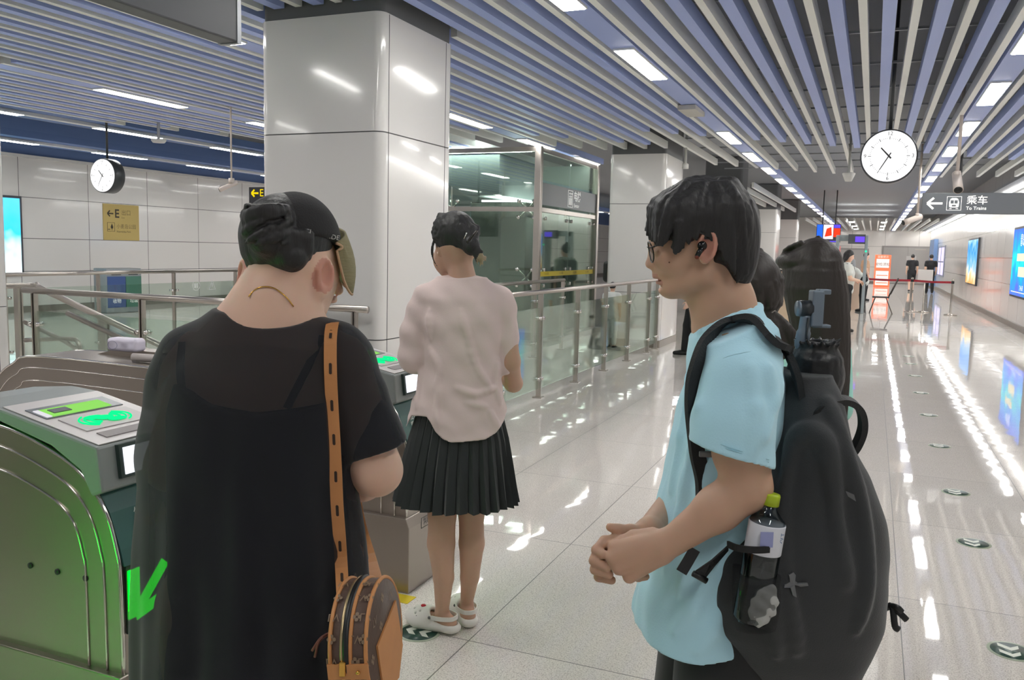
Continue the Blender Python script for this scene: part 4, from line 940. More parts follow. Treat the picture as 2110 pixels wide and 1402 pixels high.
def generic(name, label, x, y, face, H, top, bottom, skin=None, vox=0.011, hair='short', hairm=None, topm=None, botm=None, shoem=None, stride=0.0, bend=0.0, armr=None, arml=None, shorts=False, sleeve=0.55, hat=None, z=0.0, k=1.0, extra=None, look=0.0):
    """a figure seen from some way off, in its own frame (x to its right, y the way it faces)"""
    F = Fig(x, y, name, label, 'person', face, z); t = F.t; u = H/1.70; V = Vector
    skin = skin or SKIN
    hip = 0.90*u; bx = lambda zz: V((0, math.sin(bend)*(zz-hip), hip+math.cos(bend)*(zz-hip))) if zz > hip else V((0, 0, zz))
    def B(x_, y_, z_):  # torso point, bent forward about the hips
        zz = z_*u; r = zz-hip
        if r <= 0: return V((x_*u, y_*u, zz))
        return V((x_*u, y_*u*math.cos(bend)+math.sin(bend)*r, hip+math.cos(bend)*r-math.sin(bend)*y_*u))
    lo = (-0.5*u, -0.55*u, -0.01); hi = (0.5*u, 0.9*u, H+0.06)
    f = Field(lo, hi, vox)
    # torso, neck, head
    chain(f, [B(0, 0, 0.92), B(0, 0.01, 1.08), B(0, 0.0, 1.25), B(0, -0.01, 1.36)], [0.12*u, 0.105*u, 0.125*u, 0.10*u], 0.04)
    f.op(cone(B(-0.15, -0.01, 1.37), B(0.15, -0.01, 1.37), 0.055*u, 0.055*u), 0.05)
    f.op(cone(B(0, -0.005, 1.38), B(0, 0.015, 1.50), 0.052*u, 0.05*u), 0.03)
    hc = B(0, 0.02, 1.60); hl = Matrix.Rotation(-bend-look, 3, 'X')
    f.op(ell(hc, (0.072*u, 0.092*u, 0.10*u), hl), 0.02); f.op(ell(hc+hl @ V((0, 0.035, -0.055))*u, (0.055*u, 0.055*u, 0.062*u), hl), 0.02)
    f.op(ell(hc+hl @ V((0, 0.098, -0.03))*u, (0.012*u, 0.016*u, 0.018*u), hl), 0.012)
    for s_ in (-1, 1): f.op(ell(hc+hl @ V((s_*0.073, -0.005, -0.02))*u, (0.009*u, 0.018*u, 0.028*u), hl), 0.006)
    # legs and feet
    feet = {}
    for s_ in (-1, 1):
        st = stride*s_; h_ = V((s_*0.085*u, 0, 0.90*u)); kn = V((s_*0.09*u, st*0.5+0.02, 0.48*u)); an = V((s_*0.09*u, st-(0.03 if st < 0 else 0), 0.075*u+max(0, -st)*0.12))
        chain(f, [h_, kn, an], [0.085*u, 0.056*u, 0.038*u], 0.03); chain(f, [an+V((0, -0.02, -0.035)), an+V((0, 0.13, -0.042))], [0.032*u, 0.026*u], 0.02); feet[s_] = (h_, kn, an)
    # arms
    arms = {}
    for s_, spec in ((1, armr), (-1, arml)):
        sh = B(s_*0.185, -0.01, 1.37)
        el_, wr = (B(s_*0.22, -0.03, 1.10), B(s_*0.22, 0.05, 0.86)) if spec is None else (B(*spec[0]), B(*spec[1]))
        if spec is None and stride: wr = wr+V((0, -stride*s_*0.3, 0.02)); el_ = el_+V((0, -stride*s_*0.12, 0))
        chain(f, [sh, el_, wr], [0.052*u, 0.042*u, 0.03*u], 0.02)
        d = (wr-el_).normalized(); hand2(f, wr, d, V((-s_, 0, 0)) if abs(d.z) > 0.6 else V((0, 0, -1)), V((0, 1, 0)) if abs(d.z) > 0.6 else V((-s_, 0, 0)), (0.35, 0.4, 0.45, 0.5), u*1.0)
        arms[s_] = (sh, el_, wr)
    f.build('body', [skin], t)
    # upper clothing
    c = Field(lo, hi, vox)
    chain(c, [B(0, 0, 0.90), B(0, 0.01, 1.08), B(0, 0.0, 1.25), B(0, -0.01, 1.36)], [0.145*u, 0.135*u, 0.145*u, 0.115*u], 0.04)
    c.op(cone(B(-0.155, -0.01, 1.375), B(0.155, -0.01, 1.375), 0.066*u, 0.066*u), 0.05); c.op(cone(B(-0.06, 0, 0.84), B(0.06, 0, 0.84), 0.11*u), 0.05)
    for s_ in (-1, 1):
        sh, el_, wr = arms[s_]
        if sleeve <= 1: c.op(cone(sh, sh+(el_-sh)*sleeve, 0.068*u, 0.07*u), 0.03)
        else: chain(c, [sh, el_, el_+(wr-el_)*(sleeve-1)], [0.066*u, 0.058*u, 0.045*u], 0.02)
    c.sub(ell(B(0, 0.01, 1.50), (0.07*u, 0.075*u, 0.075*u)), 0.01)
    c.disp(lambda x_, y_, z_: 0.004*np.sin(z_*38+x_*14)*np.sin(x_*30+y_*22))
    c.build(top, [topm], t)
    # lower clothing
    b = Field(lo, hi, vox)
    b.op(cone(V((-0.05*u, 0, 0.93*u)), V((0.05*u, 0, 0.93*u)), 0.125*u), 0.03)
    for s_ in (-1, 1):
        h_, kn, an = feet[s_]
        if shorts: chain(b, [h_, h_+(kn-h_)*0.9], [0.105*u, 0.092*u], 0.03)
        else: chain(b, [h_, kn, an+V((0, 0, 0.02))], [0.10*u, 0.078*u, 0.062*u], 0.02)
    b.build(bottom, [botm], t)
    s = Field((-0.3, -0.6, -0.02), (0.3, 0.6, 0.35), min(vox, 0.008))
    for s_ in (-1, 1):
        an = feet[s_][2]; chain(s, [an+V((0, -0.035, -0.04)), an+V((0, 0.06, -0.04)), an+V((0, 0.15, -0.047))], [0.042*u, 0.042*u, 0.034*u], 0.02)
    s.keep(lambda x_, y_, z_: -z_+0*x_+0*y_); s.build('shoes', [shoem or BLACK], t)
    # hair
    h = Field([hc[i]-0.22*u for i in range(3)], [hc[i]+0.22*u for i in range(3)], min(vox, 0.008))
    h.op(ell(hc+hl @ V((0, -0.012, 0.018))*u, (0.084*u, 0.100*u, 0.105*u), hl))
    A = np.array(hl.transposed())
    def face_cut(x_, y_, z_):
        px, py, pz = x_-hc.x, y_-hc.y, z_-hc.z; ly = A[1, 0]*px+A[1, 1]*py+A[1, 2]*pz; lz = A[2, 0]*px+A[2, 1]*py+A[2, 2]*pz
        low = -0.05 if hair == 'short' else -0.075
        return np.maximum(np.maximum((ly*0.75-lz)-0.018*u, low*u-lz-0*ly), -1)
    h.keep(face_cut, 0.008)
    if hair == 'bun': h.op(ell(hc+hl @ V((0, -0.06, 0.115))*u, (0.042*u,)*3), 0.02)
    if hair == 'bob': 
        for s_ in (-1, 1): h.op(cone(hc+hl @ V((s_*0.06, -0.03, 0))*u, hc+hl @ V((s_*0.055, -0.05, -0.09))*u, 0.042*u, 0.035*u), 0.02)
        h.op(cone(hc+hl @ V((0, -0.06, 0))*u, hc+hl @ V((0, -0.06, -0.09))*u, 0.06*u, 0.05*u), 0.02)
    h.build('hair', [hairm or HAIR], t)
    if extra: extra(F, t, B, arms, hc, u)
    return F
# ================================================================ the woman in black, seen from behind
W = Fig(-1.051, 1.284, 'person', 'woman in a black sheer dress and cap, seen from behind, with a tan shoulder strap')
def woman():
    t = W.t; lp = W.lp; V = Vector
    f = Field((-0.34, -0.22, -0.01), (0.36, 0.42, 1.70), 0.0045)
    # skull, face, jaw: bowed and turned to the right
    f.op(ell(lp(603, 515, 0.045), (0.074, 0.09, 0.098), Matrix.Rotation(-0.35, 3, 'X')))
    f.op(ell(lp(632, 575, 0.085), (0.052, 0.062, 0.078), Matrix.Rotation(0.25, 3, 'Y')), 0.03)
    f.op(cone(lp(662, 560, 0.09), lp(652, 640, 0.115), 0.026, 0.014), 0.035)
    f.op(cone(lp(640, 590, 0.06), lp(640, 640, 0.09), 0.03, 0.02), 0.03)
    f.op(cone(lp(692, 575, 0.16), lp(697, 598, 0.172), 0.008, 0.011), 0.01)      # nose
    f.op(ell(lp(685, 618, 0.155), (0.010, 0.018, 0.008)), 0.008)                  # lips
    ear(f, lp(664, 570, 0.012), (0.82, -0.55, 0.1), (-0.15, 0.3, 1), 1.15)
    ear(f, lp(509, 572, 0.05), (-0.8, -0.6, 0.1), (0.1, 0.3, 1), 1.15)
    chain(f, [lp(588, 545, 0.04), lp(566, 625, 0.005), lp(552, 700, 0.0)], [0.056, 0.06, 0.085], 0.03)
    f.op(cone(lp(520, 660, 0.01), lp(425, 722, 0.01), 0.052, 0.045), 0.06); f.op(cone(lp(590, 670, 0.01), lp(690, 735, 0.01), 0.05, 0.045), 0.06)
    f.op(stack(W.secs([(720, 415, 690, 0.07), (780, 400, 700, 0.09), (880, 392, 695, 0.1), (1000, 395, 690, 0.1), (1130, 370, 710, 0.115), (1250, 372, 715, 0.12)]), 2.2), 0.05)
    for a, b in ((415, 430), (655, 640)): chain(f, [lp(a, 1250, 0), V((lp(b, 1300, 0).x, 0.0, 0.46)), V((lp(b, 1300, 0).x, -0.02, 0.075))], [0.085, 0.06, 0.042], 0.04); chain(f, [V((lp(b, 1300, 0).x, -0.03, 0.04)), V((lp(b, 1300, 0).x, 0.13, 0.03))], [0.035, 0.028], 0.02)
    # right arm: elbow out of the sleeve, forearm forward holding a phone
    chain(f, [lp(712, 765, 0.0), lp(776, 968, -0.01)], [0.05, 0.047], 0.03); el_ = lp(776, 972, -0.01)
    f.op(cone(el_, lp(745, 985, 0.06), 0.043, 0.042), 0.02); wr = lp(640, 905, 0.26); f.op(cone(lp(745, 985, 0.06), wr, 0.043, 0.028), 0.02)
    hand2(f, wr, (-0.55, 0.55, 0.35), (-0.5, -0.5, 0.5), (0.3, -0.3, 0.9), (0.5, 0.55, 0.6, 0.65))
    chain(f, [lp(385, 770, 0.0), lp(352, 960, 0.02), lp(470, 930, 0.25)], [0.048, 0.043, 0.028], 0.03); hand2(f, lp(470, 930, 0.25), (0.7, 0.5, 0.3), (0.3, -0.4, 0.8), (-0.3, 0.6, 0.3), (0.5, 0.5, 0.5, 0.5))
    ec = [lp(664, 570, 0.012), lp(509, 572, 0.05)]
    def fm(x, y, z):
        m_ = np.zeros(len(x), int)
        for e in ec: m_ |= (((x-e.x)/0.022)**2+((y-e.y)/0.03)**2+((z-e.z)/0.036)**2 < 1).astype(int)
        return m_
    f.build('body', [SKIN, FLUSH], t, fm)
    # hair: nape, sides and the bun pushed through the back of the cap
    h = Field((-0.1, -0.16, 1.36), (0.24, 0.26, 1.71), 0.003)
    h.op(ell(lp(590, 492, 0.038), (0.086, 0.100, 0.082), Matrix.Rotation(-0.35, 3, 'X')))
    h.sub(ell(lp(668, 585, 0.06), (0.05, 0.09, 0.055)), 0.012); h.sub(ell(lp(575, 590, -0.045), (0.05, 0.05, 0.048)), 0.02)
    for px, py, dy, r in ((556, 520, -0.02, 0.03), (600, 528, -0.035, 0.03), (530, 520, 0.0, 0.026), (525, 545, 0.02, 0.014), (600, 545, -0.025, 0.016), (575, 536, -0.035, 0.014)): h.op(ell(lp(px, py, dy), (r, r, r*0.9)), 0.015)
    b0 = lp(551, 476, -0.055)
    h.op(ell(b0, (0.040, 0.037, 0.046)), 0.012)
    R_ = random.Random(5)
    for i in range(46):
        a = R_.uniform(0, 2*PI); tl = R_.uniform(-0.7, 0.7); r = 0.04
        pts = [b0+V((r*math.cos(a+s_)*math.cos(tl*math.sin(s_*1.3)), r*0.95*math.sin(a+s_), r*1.1*math.sin(tl+s_*0.5))) for s_ in np.linspace(0, 1.6, 6)]
        chain(h, pts, [0.003, 0.006, 0.007, 0.007, 0.006, 0.002], 0.003)
    for i in range(70):
        px = R_.uniform(516, 640); py = R_.uniform(500, 530); p0 = lp(px, py, 0); dyv = -0.062+0.0009*abs(px-585)*0.6
        chain(h, [lp(px, py-22, dyv+0.0), lp(px+R_.uniform(-4, 4), py, dyv+0.004), lp(px+R_.uniform(-8, 8), py+R_.uniform(10, 32), dyv+0.022)], [0.007, 0.006, 0.0015], 0.005)
    for i in range(16):
        px = R_.uniform(545, 620); chain(h, [lp(px, 425, -0.01), lp(px+R_.uniform(-10, 10), 412+R_.uniform(-4, 4), -0.005)], [0.002, 0.0007], 0.001)
    h.build('hair', [HAIR], t)
    # cap with its brim
    capm = mat('cap_black', '2b2a2b', 0.85, bump=0.25, bscale=300)
    c = Field((-0.1, -0.16, 1.4), (0.26, 0.3, 1.71), 0.004)
    c.op(ell(lp(611, 500, 0.05), (0.083, 0.107, 0.092), Matrix.Rotation(-0.45, 3, 'X')))
    cc = lp(611, 500, 0.05)
    c.keep(lambda x, y, z: -(z-cc.z+0.005)-0.35*(x-cc.x)*0+0.22*(-(y-cc.y))-0.012+0.25*(x-cc.x), 0.006)
    c.sub(ell(b0+V((0, -0.01, 0.0)), (0.046, 0.06, 0.05)), 0.008)
    cap = c.build('cap', [capm], t)
    n = 17; A = [V(lp(690, 500, 0.035)), V(lp(706, 478, 0.115)), V(lp(652, 462, 0.19))]
    rows = []; e0 = V((0.008, 0.035, -0.118))
    for j in range(8):
        v = j/7; row = []
        for i in range(n):
            q = i/(n-1); u_ = 2*q-1; p = A[0]*(1-q)**2+V((A[1]*2-A[0]*0.5-A[2]*0.5))*2*q*(1-q)+A[2]*q*q
            L_ = (1-abs(u_)**3.0)**0.5 if abs(u_) < 1 else 0.0; row.append(p+e0*v*(0.12+0.88*L_)+V((0.012, 0.01, 0))*math.sin(v*PI)*0.8)
        rows.append(row)
    mb = MB(); vs = [p for r in rows for p in r]+[p+V((0.004, 0.002, 0.002)) for r in rows for p in r]; N = n*8
    fs = []
    for j in range(7):
        for i in range(n-1): a = j*n+i; fs += [(a, a+1, a+n+1, a+n), (N+a, N+a+n, N+a+n+1, N+a+1)]
    for i in range(n-1): a = 7*n+i; fs += [(a, a+1, N+a+1, N+a)]; a = i; fs += [(a, N+a, N+a+1, a+1)]
    for j in range(7): a = j*n; fs += [(a, a+n, N+a+n, N+a)]; a = j*n+n-1; fs += [(a, N+a, N+a+n, a+n)]
    mb.add(vs, fs, True); mb.build('brim', mat('brim_olive', '8d8463', 0.85, bump=0.3, bscale=30, bstretch=(1, 1, 12)), cap)
    mb = MB(); mb.tube([r+V((0.002, 0.0, -0.001)) for r in [rows[j][0] for j in range(8)]]+[rows[7][i]+V((0.002, 0, -0.001)) for i in range(1, n)], 0.0026, 6); mb.build('brim_edge', mat('brim_edge', 'c9a684', 0.6), cap)
    for s_, sz, px, py in (('CI', 0.011, 635, 477), ('HIDE', 0.013, 684, 489)):
        q = W.hit(c, px, py, 0.002) or lp(px, py, -0.03); text('cap_lettering', s_, sz, mat('cap_thread', 'c9c9c4', 0.7), q, (0.95, 0.25, -0.15), (0.1, 0.3, 1), cap, 0.001)
    # necklace
    pts = W.hits(f, [(512, 612), (522, 600), (537, 592), (558, 592), (575, 600), (592, 615), (605, 632)], 0.002)
    mb = MB(); mb.tube(bez(pts, 4), 0.0011, 6); mb.build('necklace', mat('gold', 'e0b25a', 0.2, 1.0), t)
    # slip under the dress
    blk = mat('slip_black', '17191b', 0.8, sheen=0.15); s = Field((-0.36, -0.25, 0.42), (0.38, 0.3, 1.32), 0.006)
    s.op(stack(W.secs([(760, 372, 705, 0.108), (850, 350, 706, 0.112), (1000, 352, 708, 0.115), (1130, 356, 722, 0.13), (1250, 356, 738, 0.14), (1402, 350, 760, 0.155)])+[(0.45, lp(550, 1402).x, 0, 0.20, 0.165)], 2.2))
    xs = [lp(px, py).x for px, py in ((340, 770), (375, 796), (470, 838), (560, 852), (670, 842), (720, 832))]; zs = [lp(px, py, -0.1).z for px, py in ((340, 770), (375, 796), (470, 838), (560, 852), (670, 842), (720, 832))]
    s.keep(lambda x, y, z: z-np.interp(x.ravel(), xs, zs).astype(np.float32)[:, None, None]+0*y, 0.004)
    slip = s.build('slip', [blk], t)
    for pts in ([(591, 842), (612, 800), (640, 745), (664, 692)], [(376, 806), (371, 760), (376, 705)]):
        q = W.hits(f, pts, 0.004); MB().ribbon(bez(q, 5), 0.014, (1, 0, 0.3), 0.003).build('slip_strap', blk, slip)
    q = W.hit(s, 593, 836, 0.006) or lp(593, 836, -0.1)
    mb = MB()
    for a, b in (((-0.011, -0.007), (0.011, -0.007)), ((0.011, -0.007), (0.011, 0.007)), ((0.011, 0.007), (-0.011, 0.007)), ((-0.011, 0.007), (-0.011, -0.007))): mb.cyl(q+V((a[0], 0, a[1])), q+V((b[0], 0, b[1])), 0.0013, 6)
    mb.build('strap_slider', mat('slider_grey', '6d6f72', 0.3, 0.5), slip)
    # outer dress with sleeves
    dm = sheer('dress_sheer_black', '23252a', 0.83, 0.25)
    d = Field((-0.38, -0.28, 0.30), (0.42, 0.33, 1.44), 0.005)
    d.op(stack(W.secs([(640, 450, 640, 0.07), (665, 425, 668, 0.082), (690, 400, 695, 0.092), (715, 378, 708, 0.102), (760, 345, 715, 0.118), (800, 324, 716, 0.126), (900, 304, 726, 0.136), (1000, 298, 736, 0.142), (1130, 291, 756, 0.152), (1250, 289, 772, 0.162), (1402, 289, 793, 0.178)])+[(0.32, lp(545, 1402).x, 0.0, 0.245, 0.195)], 2.15), 0.02)
    chain(d, [lp(455, 706, 0.0), lp(394, 733, 0.0), lp(370, 790, 0.0), lp(353, 935, 0.0)], [0.053, 0.05, 0.052, 0.056], 0.03)
    chain(d, [lp(640, 712, 0.0), lp(694, 722, 0.0), lp(716, 748, 0.0)], [0.05, 0.048, 0.052], 0.03)
    sl = Field((-0.38, -0.28, 0.30), (0.42, 0.33, 1.44), 0.005)
    chain(sl, [lp(704, 735, 0.0), lp(733, 815, -0.003), lp(762, 900, -0.006), lp(778, 940, -0.01)], [0.052, 0.058, 0.061, 0.066], 0.01)
    a0, a1 = lp(740, 800, 0), lp(780, 935, 0); ax = (a1-a0).normalized(); hm = lp(765, 930, 0.0); nx = V((ax.x+0.1, 0, ax.z)).normalized()
    sl.keep(lambda x, y, z: (x-hm.x)*nx.x+(z-hm.z)*nx.z+0*y, 0.004); sl.sub(cone(lp(755, 860, -0.004), lp(790, 985, -0.01), 0.046, 0.061))
    merge(d, sl, 0.02)
    d.sub(ell(lp(543, 574, -0.1), (0.125, 0.26, 0.090)), 0.003)
    zt = lp(540, 760, 0).z; zb = 0.4
    def folds(x, y, z):
        th = np.arctan2(y+0.0, x-0.01); a = np.clip((zt-z)/(zt-zb), 0, 1)
        return (0.011*a*np.sin(th*9+1.2*np.sin(z*3.0))+0.004*a*np.sin(th*17+2+z*4)+0.0015*np.sin(z*26+x*31)*np.sin(x*24+y*19)).astype(np.float32)
    d.disp(folds)
    d.build('dress', [dm], t)
    ph = lp(610, 870, 0.33); phone(t, ph, (0.1, 0.35, 0.9), (0.25, -0.85, 0.4), 'phone')
    s_ = Field((-0.3, -0.2, -0.01), (0.35, 0.3, 0.2), 0.007)
    for b in (430, 640): x = lp(b, 1300, 0).x; chain(s_, [V((x, -0.04, 0.04)), V((x, 0.13, 0.035))], [0.045, 0.038], 0.02)
    s_.keep(lambda x, y, z: -z+0*x+0*y); s_.build('shoes', [BLACK], t)
    return f, d
WF, WD = woman()
# ---------------------------------------------------------------- her shoulder bag
def bag():
    V = Vector; c0 = W.lp(757, 1316, -0.225); wc = W.M @ c0 + W.o
    t = thing('shoulder_bag', 'round brown monogram shoulder bag with tan trim, on the woman\'s right hip', 'bag', wc, VIEWROT)
    L = lambda v: V(v)-c0
    nrm = V((0.985, -0.13, 0.10)).normalized(); up = V((-0.09, 0.0, 1.0)); up = (up-nrm*up.dot(nrm)).normalized(); sd = up.cross(nrm); R = 0.097; T = 0.029
    CAN = mat('canvas_brown', '5d4a40', 0.5, vary=0.12, bscale=120, bump=0.1); TAN = mat('vachetta_tan', 'c98b55', 0.5, vary=0.08, bscale=25); GOLD = mat('gold', 'e0b25a', 0.2, 1.0); MONO = mat('monogram', '86705a', 0.5)
    def disc(mb, off0, off1, r0, r1, cen=V((0, 0, 0))):
        n = 56; ra = [cen+nrm*off0+(sd*math.cos(2*PI*k/n)+up*math.sin(2*PI*k/n))*r0 for k in range(n)]; rb = [cen+nrm*off1+(sd*math.cos(2*PI*k/n)+up*math.sin(2*PI*k/n))*r1 for k in range(n)]
        return mb.loft([ra, rb])
    mb = MB(); n = 56
    prof = [(R*0.97, -T-0.003), (R, -T), (R*1.004, 0), (R, T), (R*0.97, T+0.003)]
    mb.loft([[nrm*o+(sd*math.cos(2*PI*k/n)+up*math.sin(2*PI*k/n))*r for k in range(n)] for r, o in prof]); body = mb.build('body', CAN, t)
    for o in (-T, T, 0.004):
        if o == 0.004: rng = range(8, 45)
        else: rng = range(57)
        mb = MB(); mb.tube([nrm*o+(sd*math.cos(2*PI*k/56)+up*math.sin(2*PI*k/56))*(R+0.001) for k in rng], 0.0034, 8); mb.build('piping', TAN, t)
    mb = MB(); mb.tube([nrm*-0.010+(sd*math.cos(a)+up*math.sin(a))*(R+0.002) for a in np.linspace(0.9, 4.4, 30)], 0.003, 6); mb.build('zip', mat('zip_brass', 'c9b48a', 0.3, 0.9), t)
    mb = MB(); mb.tube([nrm*-0.003+(sd*math.cos(a)+up*math.sin(a))*(R+0.0005) for a in np.linspace(1.2, 3.4, 24)], 0.006, 8); mb.build('zip_opening', BLACK, t)
    q = nrm*-0.008+(sd*math.cos(PI*1.0)+up*math.sin(PI*1.0))*(R+0.006); mb = MB(); mb.box(q+V((-0.005, -0.004, -0.012)), q+V((0.005, 0.004, 0.012))); mb.build('zip_pull', GOLD, t, bevel=0.002)
    # tan pocket on the outer disc
    mb = MB(); pk = [(-0.045, -0.078), (-0.055, 0.012), (0.064, 0.038), (0.078, -0.05), (0.04, -0.09)]
    vs = [nrm*(T+0.0035)+sd*a+up*b for a, b in pk]+[nrm*(T+0.0065)+sd*a+up*b for a, b in pk]; mb.add(vs, [(0, 1, 2, 3, 4), (9, 8, 7, 6, 5)]+[(i, (i+1) % 5, 5+(i+1) % 5, 5+i) for i in range(5)]); mb.build('pocket', TAN, t)
    # monogram: letters and four-petal flowers on gusset and disc
    k = 0
    for a in np.linspace(1.7, 4.4, 9):
        e = sd*math.cos(a)+up*math.sin(a); tg = -sd*math.sin(a)+up*math.cos(a)
        for o in (-0.026, 0.012, 0.026):
            k += 1; p = nrm*(o-0.0)+e*(R+0.0035)
            if k % 2: text('monogram', 'LV', 0.018, MONO, p, nrm, tg, body, 0.0004)
            else:
                mb = MB()
                for j in range(4):
                    q = p+(nrm*math.cos(j*PI/2)+tg*math.sin(j*PI/2))*0.0045; ring = [q+(nrm*math.cos(2*PI*i/8)+tg*math.sin(2*PI*i/8))*0.0032 for i in range(8)]; mb.add(ring, [tuple(range(8))])
                mb.build('monogram', MONO, body)
    for i, (a, b) in enumerate(((-0.05, 0.05), (0.0, 0.07), (0.045, 0.055), (-0.075, 0.0), (0.02, 0.03), (-0.02, 0.03), (-0.065, -0.045))):
        p = nrm*(T+0.0034)+sd*a+up*b
        if i % 2 == 0: text('monogram', 'LV', 0.02, MONO, p, sd, up, body, 0.0004)
        else:
            mb = MB()
            for j in range(4):
                q = p+(sd*math.cos(j*PI/2)+up*math.sin(j*PI/2))*0.005; mb.add([q+(sd*math.cos(2*PI*i2/8)+up*math.sin(2*PI*i2/8))*0.0036 for i2 in range(8)], [tuple(range(8))])
            mb.build('monogram', MONO, body)
    # side tab with stud, strap, buckle
    e = -sd; p = e*(R+0.004)+up*(-0.004)
    mb = MB(); mb.ribbon([nrm*o+e*(R+0.004)+up*-0.006 for o in np.linspace(-T-0.004, T+0.004, 6)], 0.024, up, 0.004); mb.build('side_tab', TAN, t)
    MB().ball(nrm*(T-0.012)+e*(R+0.008)+up*-0.006, 0.0035, 8).build('stud', GOLD, t)
    pts = [(684, 672), (681, 700), (681, 760), (684, 830), (688, 900), (692, 970), (696, 1040), (699, 1100), (703, 1160)]
    hp = W.hits(WD, pts, 0.006)
    h0 = [q.y for q in hp]
    for _ in range(3): hp = [hp[0]]+[V((q.x, (hp[i].y+q.y+hp[i+2].y)/3-0.0004, q.z)) for i, q in enumerate(hp[1:-1])]+[hp[-1]]
    hp = [V((q.x, min(q.y, y_), q.z)) for q, y_ in zip(hp, h0)]
    end = [W.lp(706, 1215, hp[-1].y-0.045), W.lp(710, 1275, hp[-1].y-0.085), W.lp(713, 1340, hp[-1].y-0.10), W.lp(714, 1402, hp[-1].y-0.10)]
    front = [W.lp(688, 666, hp[0].y+0.035), W.lp(694, 684, hp[0].y+0.13), W.lp(706, 760, 0.12), W.lp(716, 900, 0.145), W.lp(738, 1060, 0.13), W.lp(766, 1160, 0.05), W.lp(786, 1235, -0.10), W.lp(794, 1300, -0.17)]
    path = bez([L(v) for v in front[::-1]+hp+end], 5)
    MB().ribbon(path, 0.0225, (1, 0.1, 0), 0.0035).build('strap', TAN, t)
    mb = MB(); al = [L(v) for v in bez(hp+end, 12)]
    dist = 0.0; nxt = 0.022
    for i in range(1, len(al)):
        dist += (al[i]-al[i-1]).length
        if dist > nxt:
            nxt += 0.064; tg = (al[i]-al[i-1]).normalized(); x_ = V((1, 0.1, 0)).normalized(); n_ = x_.cross(tg); n_ = n_ if n_.y < 0 else -n_
            q = al[i]+n_*0.0024; ring = []
            for k2 in range(16):
                a = 2*PI*k2/16; ring.append(q+x_*0.0027*math.cos(a)+tg*(0.0075*(1 if math.sin(a) > 0 else -1)+0.0027*math.sin(a)))
            MB().add(ring, [tuple(range(16))]).build('strap_slot', mat('slot_dark', '35241a', 0.7), t)
    b = L(W.lp(712, 1345, hp[-1].y-0.108)); mb = MB(); w2, h2 = 0.0165, 0.019
    mb.tube([b+V((x, 0, z)) for x, z in ((-w2, h2), (w2, h2), (w2, -h2), (-w2, -h2), (-w2, h2))], 0.0022, 8); mb.cyl(b+V((0, -0.001, h2)), b+V((0, -0.002, h2-0.012)), 0.0016, 8); mb.build('buckle', GOLD, t)
    mb = MB(); tl = L(W.lp(690, 1300, -0.235)); mb.tube(bez([tl, tl+V((-0.02, -0.01, -0.008)), tl+V((-0.035, -0.012, -0.03))], 5), 0.0022, 6).tube(bez([tl, tl+V((-0.022, -0.012, -0.012)), tl+V((-0.03, -0.014, -0.04))], 5), 0.0022, 6); mb.build('leather_cord', mat('cord_brown', '7d4a3c', 0.5), t)
bag()
